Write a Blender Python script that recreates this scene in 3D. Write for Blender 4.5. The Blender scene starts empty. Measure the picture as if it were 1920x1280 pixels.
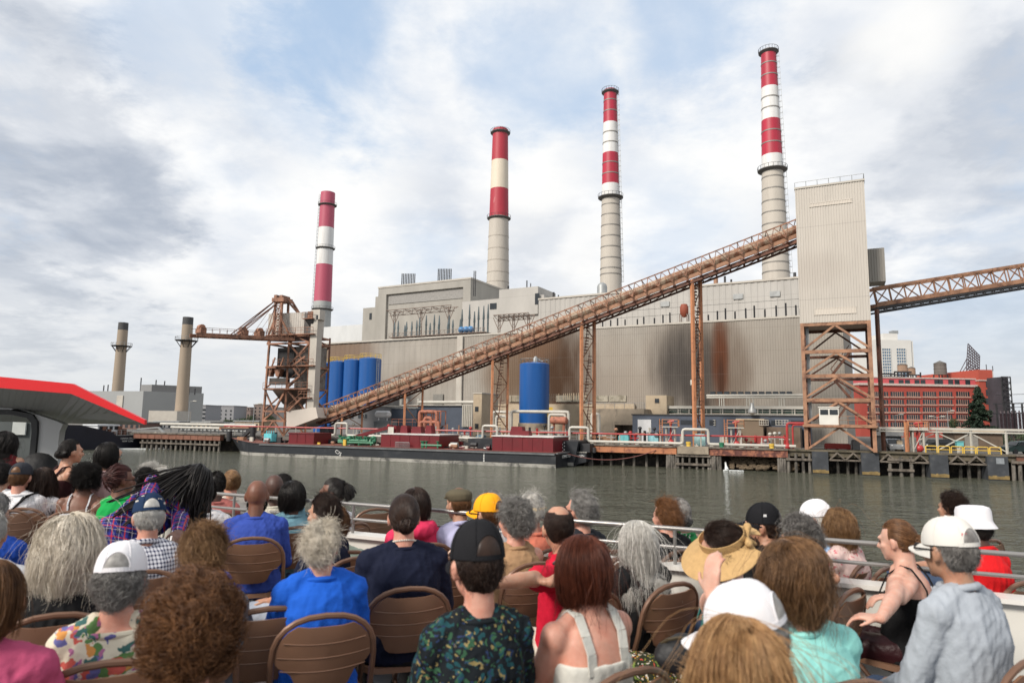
import bpy, bmesh, math, random
import numpy as np
from mathutils import Vector, Matrix
random.seed(7)
RNG = np.random.default_rng(7)
SC = bpy.context.scene
COL = SC.collection
rad = math.radians
# ------------------------------------------------------------------ camera
FPX = 1240.0
CAMZ = 6.2
DECK = 4.46
PITCH = math.atan(149.0 / FPX)
ROLL = 0.0148
CAM = Vector((0, 0, CAMZ))
fw = Vector((0, math.cos(PITCH), math.sin(PITCH)))
r0 = Vector((1, 0, 0))
u0 = Vector((0, -math.sin(PITCH), math.cos(PITCH)))
cr = math.cos(ROLL) * r0 + math.sin(ROLL) * u0
cu = math.cos(ROLL) * u0 - math.sin(ROLL) * r0
cam_d = bpy.data.cameras.new('camera')
cam = bpy.data.objects.new('camera', cam_d)
COL.objects.link(cam)
R3 = Matrix((cr, cu, -fw)).transposed()
cam.matrix_world = Matrix.Translation(CAM) @ R3.to_4x4()
cam_d.sensor_width = 36
cam_d.lens = FPX / 1920 * 36
cam_d.clip_start = 0.1
cam_d.clip_end = 9000
cam_d.dof.use_dof = True
cam_d.dof.focus_distance = 14.0
cam_d.dof.aperture_fstop = 2.8
SC.camera = cam
# ------------------------------------------------------------------ world
SUN_TO = Vector((-0.62, -0.55, 0.62)).normalized()
SUN_EL = math.asin(SUN_TO.z)
SUN_ROT = math.atan2(SUN_TO.x, SUN_TO.y)
def raydir(px, py):
 return (fw + cr * ((px - 960) / FPX) + cu * ((640 - py) / FPX))
def build_world():
 w = bpy.data.worlds.new('World')
 SC.world = w
 w.use_nodes = True
 nt = w.node_tree
 N, L = nt.nodes, nt.links
 N.clear()
 def nd(t, **k):
  n = N.new(t)
  for a, b in k.items():
   setattr(n, a, b)
  return n
 def math_(op, a, b=None, c=None, clamp=False):
  n = nd('ShaderNodeMath', operation=op)
  n.use_clamp = clamp
  for i, v in enumerate((a, b, c)):
   if v is None:
    continue
   if isinstance(v, (int, float)):
    n.inputs[i].default_value = v
   else:
    L.new(v, n.inputs[i])
  return n.outputs[0]
 def mix(f, a, b):
  n = nd('ShaderNodeMix', data_type='RGBA')
  for i, v in ((0, f), (6, a), (7, b)):
   if isinstance(v, (int, float)):
    n.inputs[i].default_value = v
   elif isinstance(v, tuple):
    n.inputs[i].default_value = (*v, 1)
   else:
    L.new(v, n.inputs[i])
  return n.outputs[2]
 def ramp(v, a, b, smooth=True):
  n = nd('ShaderNodeMapRange')
  n.interpolation_type = 'SMOOTHSTEP' if smooth else 'LINEAR'
  n.inputs[1].default_value = a
  n.inputs[2].default_value = b
  L.new(v, n.inputs[0])
  return n.outputs[0]
 tc = nd('ShaderNodeTexCoord')
 d = tc.outputs['Generated']
 sep = nd('ShaderNodeSeparateXYZ')
 L.new(d, sep.inputs[0])
 z = sep.outputs[2]
 zz = math_('ADD', math_('MAXIMUM', z, 0.0), 0.22)
 comb = nd('ShaderNodeCombineXYZ')
 L.new(math_('DIVIDE', sep.outputs[0], zz), comb.inputs[0])
 L.new(math_('DIVIDE', sep.outputs[1], zz), comb.inputs[1])
 p = comb.outputs[0]
 def noise(scale, detail, rough=0.5, dist=0.0, off=(0, 0, 0)):
  mp = nd('ShaderNodeMapping')
  mp.inputs['Location'].default_value = off
  L.new(p, mp.inputs[0])
  n = nd('ShaderNodeTexNoise')
  n.inputs['Scale'].default_value = scale
  n.inputs['Detail'].default_value = detail
  n.inputs['Roughness'].default_value = rough
  n.inputs['Distortion'].default_value = dist
  L.new(mp.outputs[0], n.inputs['Vector'])
  return n.outputs[0]
 n1 = noise(1.5, 8, 0.58, 0.35)
 n2 = noise(3.2, 7, 0.6, 0.25, (3.1, 7.7, 0))
 n3 = noise(8.0, 6, 0.62, 0.2, (9.1, 2.7, 0))
 def blob(px, py, r_in, r_out):
  v = raydir(px, py).normalized()
  n = nd('ShaderNodeVectorMath', operation='DOT_PRODUCT')
  nn = nd('ShaderNodeVectorMath', operation='NORMALIZE')
  L.new(d, nn.inputs[0])
  L.new(nn.outputs[0], n.inputs[0])
  n.inputs[1].default_value = v
  ang = math_('ARCCOSINE', math_('MINIMUM', n.outputs['Value'], 0.99999))
  jit = math_('MULTIPLY', math_('SUBTRACT', n2, 0.5), 1.5 * r_out)
  jit2 = math_('MULTIPLY', math_('SUBTRACT', n3, 0.5), 0.8 * r_out)
  ang = math_('ADD', math_('ADD', ang, jit), jit2)
  return ramp(ang, r_out, r_in)
 sky = nd('ShaderNodeTexSky', sky_type='NISHITA')
 sky.sun_disc = False
 sky.sun_elevation = SUN_EL
 sky.sun_rotation = SUN_ROT
 sky.air_density = 1.2
 sky.dust_density = 2.0
 def relief(scale, off, k, dx):
  a = noise(scale, 7, 0.55, 0.3, off)
  b = noise(scale, 7, 0.55, 0.3, (off[0] + dx, off[1] - dx * 0.6, 0))
  return math_('ADD', math_('MULTIPLY', math_('SUBTRACT', a, b), k), 0.5, None, True)
 rel = math_('ADD', math_('MULTIPLY', relief(1.3, (5.0, 2.0, 0), 2.6, 0.22), 0.6), math_('MULTIPLY', relief(3.4, (1.0, 6.0, 0), 2.4, 0.2), 0.4))
 # cloud body: bright tops and grey undersides
 shade = ramp(math_('ADD', math_('MULTIPLY', n1, 0.6), math_('MULTIPLY', n3, 0.4)), 0.36, 0.62)
 shade = math_('ADD', math_('MULTIPLY', shade, 0.45), math_('MULTIPLY', ramp(rel, 0.3, 0.7), 0.55))
 cloud = mix(shade, (7.1, 7.5, 8.15), (9.5, 9.5, 9.45))
 dark = None
 for px, py, a, b, k in ((130, 350, 0.09, 0.17, 1.0), (270, 385, 0.03, 0.1, 0.9), (-10, 270, 0.06, 0.13, 0.85), (20, 110, 0.06, 0.13, 0.7), (60, 440, 0.04, 0.12, 0.6), (330, 110, 0.03, 0.13, 0.35),
       (1840, 240, 0.1, 0.2, 0.6), (1660, 270, 0.06, 0.15, 0.45), (1880, 370, 0.08, 0.2, 0.5), (-330, 300, 0.2, 0.36, 0.9), (150, 520, 0.03, 0.13, 0.4),
       (2300, 250, 0.2, 0.42, 0.7), (820, 425, 0.03, 0.12, 0.3), (1040, 440, 0.03, 0.12, 0.35), (470, 250, 0.01, 0.1, 0.25)):
  bl = math_('MULTIPLY', blob(px, py, a, b), k)
  dark = bl if dark is None else math_('MAXIMUM', dark, bl)
 dcol = mix(math_('ADD', math_('MULTIPLY', ramp(n2, 0.38, 0.62), 0.4), math_('MULTIPLY', ramp(rel, 0.3, 0.7), 0.6)), (3.9, 4.4, 5.25), (7.1, 7.4, 7.9))
 cloud = mix(math_('MULTIPLY', dark, 0.92), cloud, dcol)
 bright = None
 for px, py, a, b, k in ((1140, 95, 0.01, 0.09, 0.9), (1700, 60, 0.01, 0.09, 0.8), (520, 540, 0.01, 0.08, 0.9),
       (760, 500, 0.01, 0.09, 0.8), (1010, 310, 0.02, 0.13, 0.8), (1330, 350, 0.02, 0.12, 0.7),
       (640, 330, 0.02, 0.15, 0.7), (1100, 480, 0.02, 0.1, 0.5), (420, 90, 0.02, 0.12, 0.4)):
  bl = math_('MULTIPLY', blob(px, py, a, b), k)
  bright = bl if bright is None else math_('MAXIMUM', bright, bl)
 cloud = mix(bright, cloud, (9.7, 9.6, 9.35))
 gap = None
 for px, py, a, b, k in ((640, 70, 0.04, 0.2, 1.0), (1000, 130, 0.04, 0.18, 0.85), (1290, 60, 0.03, 0.16, 0.8), (560, 200, 0.02, 0.12, 0.55), (330, 30, 0.03, 0.14, 0.5),
       (790, 480, 0.01, 0.1, 0.45), (450, 330, 0.01, 0.1, 0.35), (1260, 430, 0.01, 0.12, 0.4), (1830, 620, 0.05, 0.2, 0.5),
       (-900, 100, 0.1, 0.35, 0.7), (2900, 0, 0.1, 0.4, 0.7)):
  bl = math_('MULTIPLY', blob(px, py, a, b), k)
  gap = bl if gap is None else math_('MAXIMUM', gap, bl)
 veil = mix(0.75, sky.outputs[0], (5.2, 6.8, 9.0))
 gapn = math_('MULTIPLY', gap, ramp(n1, 0.7, 0.42))
 col = mix(gapn, cloud, veil)
 hz = ramp(z, 0.24, 0.0)
 col = mix(math_('MULTIPLY', hz, 0.8), col, (6.6, 6.85, 7.05))
 bg = nd('ShaderNodeBackground')
 bg.inputs[1].default_value = 0.1
 L.new(col, bg.inputs[0])
 out = nd('ShaderNodeOutputWorld')
 L.new(bg.outputs[0], out.inputs[0])
build_world()
sun_d = bpy.data.lights.new('sun', 'SUN')
sun_d.energy = 3.8
sun_d.angle = rad(14)
sun_d.color = (1, 0.925, 0.83)
sun = bpy.data.objects.new('sun', sun_d)
COL.objects.link(sun)
sun.rotation_euler = (-SUN_TO).to_track_quat('-Z', 'Y').to_euler()
SC.view_settings.view_transform = 'Standard'
SC.view_settings.look = 'None'
SC.view_settings.exposure = 0.12
SC.view_settings.gamma = 1.0
SC.cycles.max_bounces = 6
SC.cycles.diffuse_bounces = 3
SC.cycles.glossy_bounces = 3
SC.cycles.transmission_bounces = 3
SC.cycles.use_denoising = True
SC.cycles.use_adaptive_sampling = True
# ------------------------------------------------------------------ placing helpers
def P(px, py, Y):
 d = raydir(px, py)
 return CAM + d * (Y / d.y)
def PZ(px, py, z):
 d = raydir(px, py)
 return CAM + d * ((z - CAMZ) / d.z)
class Frame:
 """vertical plane family: u runs along, v runs away from the viewer."""
 def __init__(s, ox, oy, m, flip=False):
  k = math.hypot(1, m)
  s.o = Vector((ox, oy, 0))
  s.e = Vector((1 / k, -m / k, 0))
  s.n = Vector((m / k, 1 / k, 0))
  if flip:
   s.e = -s.e
 def pt(s, u, v, z):
  return s.o + s.e * u + s.n * v + Vector((0, 0, z))
 def hit(s, px, py, v=0.0):
  d = raydir(px, py)
  t = (v - (CAM - s.o).dot(s.n)) / d.dot(s.n)
  p = CAM + d * t
  return (p - s.o).dot(s.e), p.z
 def ang(s):
  return math.atan2(s.e.y, s.e.x)
# ------------------------------------------------------------------ materials
MATS = {}
def mat(name, col, rough=0.6, metal=0.0, var=0.2, scale=2.0, bump=0.0, bscale=30.0, col2=None, c2=(0.5, 0.7), c2scale=1.5, coat=0.0, sheen=0.0, stretch=None):
 if name in MATS:
  return MATS[name]
 m = bpy.data.materials.new(name)
 m.use_nodes = True
 nt = m.node_tree
 N, L = nt.nodes, nt.links
 b = N['Principled BSDF']
 b.inputs['Roughness'].default_value = rough
 b.inputs['Metallic'].default_value = metal
 if coat:
  b.inputs['Coat Weight'].default_value = coat
 if sheen:
  b.inputs['Sheen Weight'].default_value = sheen
 tc = N.new('ShaderNodeTexCoord')
 src = tc.outputs['Object']
 if stretch:
  mp = N.new('ShaderNodeMapping')
  mp.inputs['Scale'].default_value = stretch
  L.new(src, mp.inputs[0])
  src = mp.outputs[0]
 nz = N.new('ShaderNodeTexNoise')
 nz.inputs['Scale'].default_value = scale
 nz.inputs['Detail'].default_value = 6
 nz.inputs['Roughness'].default_value = 0.6
 L.new(src, nz.inputs['Vector'])
 mr = N.new('ShaderNodeMapRange')
 mr.inputs[1].default_value = 0.3
 mr.inputs[2].default_value = 0.7
 L.new(nz.outputs[0], mr.inputs[0])
 mx = N.new('ShaderNodeMix')
 mx.data_type = 'RGBA'
 mx.inputs[6].default_value = (*[c * (1 - var) for c in col], 1)
 mx.inputs[7].default_value = (*[min(1, c * (1 + var * 0.6)) for c in col], 1)
 L.new(mr.outputs[0], mx.inputs[0])
 out = mx.outputs[2]
 if col2:
  n2 = N.new('ShaderNodeTexNoise')
  n2.inputs['Scale'].default_value = c2scale
  n2.inputs['Detail'].default_value = 8
  n2.inputs['Roughness'].default_value = 0.68
  L.new(src, n2.inputs['Vector'])
  m2 = N.new('ShaderNodeMapRange')
  m2.inputs[1].default_value, m2.inputs[2].default_value = c2
  L.new(n2.outputs[0], m2.inputs[0])
  x2 = N.new('ShaderNodeMix')
  x2.data_type = 'RGBA'
  L.new(m2.outputs[0], x2.inputs[0])
  L.new(out, x2.inputs[6])
  x2.inputs[7].default_value = (*col2, 1)
  out = x2.outputs[2]
 L.new(out, b.inputs['Base Color'])
 if bump:
  nb = N.new('ShaderNodeTexNoise')
  nb.inputs['Scale'].default_value = bscale
  nb.inputs['Detail'].default_value = 5
  L.new(src, nb.inputs['Vector'])
  bp = N.new('ShaderNodeBump')
  bp.inputs['Strength'].default_value = bump
  bp.inputs['Distance'].default_value = 0.4 / bscale
  L.new(nb.outputs[0], bp.inputs['Height'])
  L.new(bp.outputs[0], b.inputs['Normal'])
 MATS[name] = m
 return m
# ------------------------------------------------------------------ mesh builder
ORG = {}
class MB:
 def __init__(s):
  s.v, s.f, s.mi, s.sm = [], [], [], []
 def face(s, idx, mi=0, sm=False):
  s.f.append(idx)
  s.mi.append(mi)
  s.sm.append(sm)
 def hexa(s, p, mi=0):
  """p: 4 bottom points (ccw from above) then 4 top"""
  b = len(s.v)
  s.v += [Vector(q) for q in p]
  for q in ((3, 2, 1, 0), (4, 5, 6, 7), (0, 1, 5, 4), (1, 2, 6, 5), (2, 3, 7, 6), (3, 0, 4, 7)):
   s.face([b + i for i in q], mi)
 def box(s, fr, a0, a1, b0, b1, z0, z1, mi=0):
  """box in a frame (fr None: world axes)"""
  g = (lambda u, v, z: Vector((u, v, z))) if fr is None else fr.pt
  s.hexa([g(a0, b0, z0), g(a1, b0, z0), g(a1, b1, z0), g(a0, b1, z0), g(a0, b0, z1), g(a1, b0, z1), g(a1, b1, z1), g(a0, b1, z1)], mi)
 def bar(s, p, q, w, h=None, mi=0, up=Vector((0, 0, 1))):
  p, q = Vector(p), Vector(q)
  h = h or w
  d = (q - p).normalized()
  sd = d.cross(up)
  if sd.length < 1e-3:
   sd = d.cross(Vector((1, 0.37, 0)))
  sd.normalize()
  uu = sd.cross(d)
  sd *= w / 2
  uu *= h / 2
  s.hexa([p - sd - uu, p + sd - uu, q + sd - uu, q - sd - uu, p - sd + uu, p + sd + uu, q + sd + uu, q - sd + uu], mi)
 def tube(s, pts, r, n=8, mi=0, cap=True):
  pts = [Vector(p) for p in pts]
  rs = r if isinstance(r, (list, tuple)) else [r] * len(pts)
  b = len(s.v)
  ref = None
  for i, p in enumerate(pts):
   d = (pts[min(i + 1, len(pts) - 1)] - pts[max(i - 1, 0)]).normalized()
   if ref is None:
    ref = d.cross(Vector((0, 0, 1)))
    if ref.length < 0.05:
     ref = d.cross(Vector((1, 0, 0)))
   ref = (ref - d * ref.dot(d)).normalized()
   o = d.cross(ref)
   for k in range(n):
    a = 2 * math.pi * k / n
    s.v.append(p + (ref * math.cos(a) + o * math.sin(a)) * rs[i])
  for i in range(len(pts) - 1):
   for k in range(n):
    k2 = (k + 1) % n
    s.face([b + i * n + k, b + i * n + k2, b + (i + 1) * n + k2, b + (i + 1) * n + k], mi, True)
  if cap:
   s.face([b + k for k in range(n)][::-1], mi)
   e = b + (len(pts) - 1) * n
   s.face([e + k for k in range(n)], mi)
 def lathe(s, c, prof, n=32, cap=True, axis=Vector((0, 0, 1)), mi_of=None):
  """prof: list of (z, r[, material index of the band above])"""
  b = len(s.v)
  c = Vector(c)
  for pr in prof:
   for k in range(n):
    a = 2 * math.pi * k / n
    s.v.append(c + Vector((pr[1] * math.cos(a), pr[1] * math.sin(a), pr[0])))
  for i in range(len(prof) - 1):
   mi = prof[i][2] if len(prof[i]) > 2 else 0
   for k in range(n):
    k2 = (k + 1) % n
    s.face([b + i * n + k, b + i * n + k2, b + (i + 1) * n + k2, b + (i + 1) * n + k], mi, True)
  if cap:
   s.face([b + k for k in range(n)][::-1], prof[0][2] if len(prof[0]) > 2 else 0)
   e = b + (len(prof) - 1) * n
   s.face([e + k for k in range(n)], prof[-2][2] if len(prof[-2]) > 2 else 0)
 def ell(s, c, r, nu=12, nv=8, mi=0, rot=None):
  c = Vector(c)
  b = len(s.v)
  for i in range(nv + 1):
   t = math.pi * i / nv
   for k in range(nu):
    a = 2 * math.pi * k / nu
    q = Vector((r[0] * math.sin(t) * math.cos(a), r[1] * math.sin(t) * math.sin(a), -r[2] * math.cos(t)))
    s.v.append(c + (rot @ q if rot else q))
  for i in range(nv):
   for k in range(nu):
    k2 = (k + 1) % nu
    s.face([b + i * nu + k, b + i * nu + k2, b + (i + 1) * nu + k2, b + (i + 1) * nu + k], mi, True)
 def poly(s, pts, mi=0):
  b = len(s.v)
  s.v += [Vector(p) for p in pts]
  s.face(list(range(b, b + len(pts))), mi)
 def prism(s, a, bb, mi=0):
  """two matching polygons (lists of points) joined"""
  n = len(a)
  b = len(s.v)
  s.v += [Vector(p) for p in a] + [Vector(p) for p in bb]
  s.face(list(range(b, b + n))[::-1], mi)
  s.face(list(range(b + n, b + 2 * n)), mi)
  for i in range(n):
   j = (i + 1) % n
   s.face([b + i, b + j, b + n + j, b + n + i], mi)
 def build(s, name, mats, parent=None, org=None, rotz=0.0, label=None):
  """parent given: vertices go into the parent's space (its org). rotz: object rotation, vertices un-rotated."""
  me = bpy.data.meshes.new(name)
  if parent is not None:
   o0 = ORG[parent.name]
  else:
   o0 = Vector(org) if org is not None else Vector((0, 0, 0))
  if rotz:
   Rm = Matrix.Rotation(-rotz, 3, 'Z')
   vs = [Rm @ (v - o0) for v in s.v]
  else:
   vs = [v - o0 for v in s.v]
  me.from_pydata([tuple(v) for v in vs], [], s.f)
  ms = mats if isinstance(mats, (list, tuple)) else [mats]
  for m in ms:
   me.materials.append(m)
  me.polygons.foreach_set('material_index', s.mi)
  me.polygons.foreach_set('use_smooth', s.sm)
  me.update()
  if any(s.sm):
   me.set_sharp_from_angle(angle=rad(40))
  o = bpy.data.objects.new(name, me)
  COL.objects.link(o)
  if parent is not None:
   o.parent = parent
   ORG[o.name] = o0
  else:
   o.location = o0
   ORG[o.name] = o0
  if rotz:
   o.rotation_euler = (0, 0, rotz)
  if label:
   o['label'] = label
  return o
def tag(o, label, cat, group=None, kind=None):
 o['label'] = label
 o['category'] = cat
 if group:
  o['group'] = group
 if kind:
  o['kind'] = kind
 return o
def thing(name, label, cat, loc=(0, 0, 0), group=None):
 o = bpy.data.objects.new(name, None)
 o.empty_display_size = 0.3
 COL.objects.link(o)
 o.location = loc
 ORG[o.name] = Vector(loc)
 return tag(o, label, cat, group)
def struct(o):
 o['kind'] = 'structure'
 return o
def copy_tree(o, loc=None, parent=None):
 c = o.copy()
 COL.objects.link(c)
 if parent is not None:
  c.parent = parent
 if loc is not None:
  c.location = loc
 ORG[c.name] = Vector(c.location)
 for ch in list(o.children):
  copy_tree(ch, None, c)
 return c
def lettering(name, text, loc, rot, size, m, parent):
 cu_ = bpy.data.curves.new(name, 'FONT')
 cu_.body = text
 cu_.size = size
 cu_.extrude = 0.008
 cu_.align_x = 'CENTER'
 cu_.align_y = 'CENTER'
 cu_.materials.append(m)
 tmp = bpy.data.objects.new(name, cu_)
 me = bpy.data.meshes.new_from_object(tmp)
 bpy.data.objects.remove(tmp)
 o = bpy.data.objects.new(name, me)
 COL.objects.link(o)
 o.parent = parent
 o.location = Vector(loc) - ORG[parent.name]
 o.rotation_euler = rot
 return o
# ------------------------------------------------------------------ shared materials
GZ = 2.95                       # quay level
RUST = mat('orange painted steel', (0.33, 0.172, 0.1), 0.65, 0, 0.35, 0.8, col2=(0.13, 0.058, 0.035), c2=(0.5, 0.66), c2scale=0.9)
RUSTU = mat('brown unloader steel', (0.32, 0.155, 0.095), 0.7, 0, 0.4, 0.8, col2=(0.08, 0.042, 0.03), c2=(0.46, 0.64), c2scale=0.9)
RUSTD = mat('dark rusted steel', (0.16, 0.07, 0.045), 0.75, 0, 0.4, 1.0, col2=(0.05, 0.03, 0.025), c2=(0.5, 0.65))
DARKST = mat('dark steel', (0.035, 0.035, 0.038), 0.6, 0.3, 0.3, 1.0)
GREYST = mat('grey steel', (0.3, 0.31, 0.31), 0.5, 0.4, 0.2, 1.0)
WHITEP = mat('white pipe paint', (0.46, 0.44, 0.39), 0.45, 0, 0.15, 0.7, col2=(0.35, 0.28, 0.2), c2=(0.62, 0.75), c2scale=1.5)
CREAM = mat('cream cladding', (0.44, 0.41, 0.36), 0.6, 0, 0.12, 0.3, col2=(0.36, 0.32, 0.28), c2=(0.5, 0.75), c2scale=0.35)
REDP = mat('red pipe paint', (0.38, 0.035, 0.035), 0.4, 0, 0.2, 1.0)
MAROON = mat('maroon deckhouse paint', (0.13, 0.004, 0.009), 0.45, 0, 0.2, 0.5, col2=(0.1, 0.008, 0.01), c2=(0.5, 0.75), c2scale=0.6)
GLASS = mat('dark window glass', (0.025, 0.03, 0.035), 0.12, 0, 0.3, 0.6)
GLASSB = mat('blue window glass', (0.12, 0.19, 0.27), 0.1, 0, 0.25, 0.2)
YELLOW = mat('yellow paint', (0.6, 0.4, 0.06), 0.5, 0, 0.2, 1.0)
SILOBLUE = mat('blue silo paint', (0.007, 0.08, 0.29), 0.35, 0, 0.18, 0.4, stretch=(1, 1, 0.12))
CONC = mat('weathered concrete', (0.3, 0.25, 0.19), 0.85, 0, 0.25, 0.5, bump=0.3, bscale=6, col2=(0.1, 0.085, 0.07), c2=(0.52, 0.7), c2scale=0.4)
WOOD = mat('weathered timber', (0.16, 0.135, 0.11), 0.9, 0, 0.35, 1.5, bump=0.4, bscale=10, col2=(0.04, 0.035, 0.03), c2=(0.5, 0.68), c2scale=1.0, stretch=(1, 1, 0.3))
BLACKH = mat('black hull paint', (0.014, 0.017, 0.022), 0.45, 0, 0.3, 0.4, col2=(0.05, 0.052, 0.055), c2=(0.55, 0.75), c2scale=0.5)
GREENP = mat('green machinery paint', (0.02, 0.16, 0.08), 0.45, 0, 0.25, 1.0)
SLATE = mat('slate blue wall paint', (0.06, 0.075, 0.105), 0.7, 0, 0.2, 0.4, col2=(0.035, 0.042, 0.055), c2=(0.5, 0.72), c2scale=0.4)
TANP = mat('tan wall paint', (0.42, 0.34, 0.24), 0.75, 0, 0.15, 0.4, col2=(0.27, 0.2, 0.14), c2=(0.52, 0.75), c2scale=0.5)
# ------------------------------------------------------------------ water, land
FQ = Frame(0, 102, 0.35)        # quay edge
FP = Frame(0, 146, 0.55)        # power station front wall
def water_mat():
 m = bpy.data.materials.new('river water')
 m.use_nodes = True
 nt = m.node_tree
 N, L = nt.nodes, nt.links
 b = N['Principled BSDF']
 b.inputs['Base Color'].default_value = (0.085, 0.088, 0.064, 1)
 b.inputs['Roughness'].default_value = 0.07
 b.inputs['IOR'].default_value = 1.33
 tc = N.new('ShaderNodeTexCoord')
 hs = None
 for sc, rot, w, det, st in ((0.045, 0.2, 1.5, 2, (1, 2.0, 1)), (0.15, 0.5, 0.9, 3, (1, 2.2, 1)), (0.5, -0.3, 0.9, 4, (1, 2.0, 1)), (1.5, 0.25, 0.65, 3, (1, 1.8, 1)), (5, 0.7, 0.06, 3, (1, 1.4, 1))):
  mp = N.new('ShaderNodeMapping')
  mp.inputs['Rotation'].default_value = (0, 0, rot)
  mp.inputs['Scale'].default_value = tuple(sc * q for q in st)
  L.new(tc.outputs['Object'], mp.inputs[0])
  nz = N.new('ShaderNodeTexNoise')
  nz.inputs['Scale'].default_value = 1.0
  nz.inputs['Detail'].default_value = det
  nz.inputs['Distortion'].default_value = 0.6
  L.new(mp.outputs[0], nz.inputs['Vector'])
  mu = N.new('ShaderNodeMath')
  mu.operation = 'MULTIPLY_ADD'
  L.new(nz.outputs[0], mu.inputs[0])
  mu.inputs[1].default_value = w
  if hs is None:
   mu.inputs[2].default_value = 0
  else:
   L.new(hs, mu.inputs[2])
  hs = mu.outputs[0]
 bp = N.new('ShaderNodeBump')
 bp.inputs['Strength'].default_value = 1.0
 bp.inputs['Distance'].default_value = 1.0
 L.new(hs, bp.inputs['Height'])
 L.new(bp.outputs[0], b.inputs['Normal'])
 return m
mb = MB()
mb.poly([(-2500, -400, 0), (2500, -400, 0), (2500, 1500, 0), (-2500, 1500, 0)])
struct(mb.build('river_water', water_mat()))
mb = MB()
g = [FQ.pt(-330, 0.3, GZ), FQ.pt(400, 0.3, GZ), Vector((1500, 3500, GZ)), Vector((-3500, 3500, GZ))]
mb.prism([q - Vector((0, 0, 0.6)) for q in g], g)
struct(mb.build('ground', mat('yard ground', (0.13, 0.12, 0.105), 0.9, 0, 0.3, 0.2, bump=0.2, bscale=3, col2=(0.07, 0.065, 0.06), c2=(0.5, 0.7), c2scale=0.1)))
mb = MB()                       # retaining wall below the land, set back behind the piles
for k in range(-60, 70):
 u = k * 4.0
 mb.box(FQ, u, u + 3.98, 2.6 + 0.5 * random.random(), 4.6, -1, GZ - 0.62)
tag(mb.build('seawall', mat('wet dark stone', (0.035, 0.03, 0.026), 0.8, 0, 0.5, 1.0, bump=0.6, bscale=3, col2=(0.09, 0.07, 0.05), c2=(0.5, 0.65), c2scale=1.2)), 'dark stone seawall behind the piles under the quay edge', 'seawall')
# rubble slope
mb = MB()
for k in range(260):
 u = FQ.hit(1370, 850)[0] + random.random() * 8.5
 a = random.random()
 q = FQ.pt(u, 0.4 + 2.0 * a, 0.25 + 1.7 * a)
 mb.ell(q, (0.22 + 0.2 * random.random(), 0.2 + 0.15 * random.random(), 0.14 + 0.12 * random.random()), 6, 4)
tag(mb.build('rubble', mat('brown rubble', (0.13, 0.095, 0.06), 0.9, 0, 0.4, 2.0, bump=0.4, bscale=8)), 'heap of brown stone rubble sloping under the quay between two pile groups', 'rubble', kind='stuff')
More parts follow.
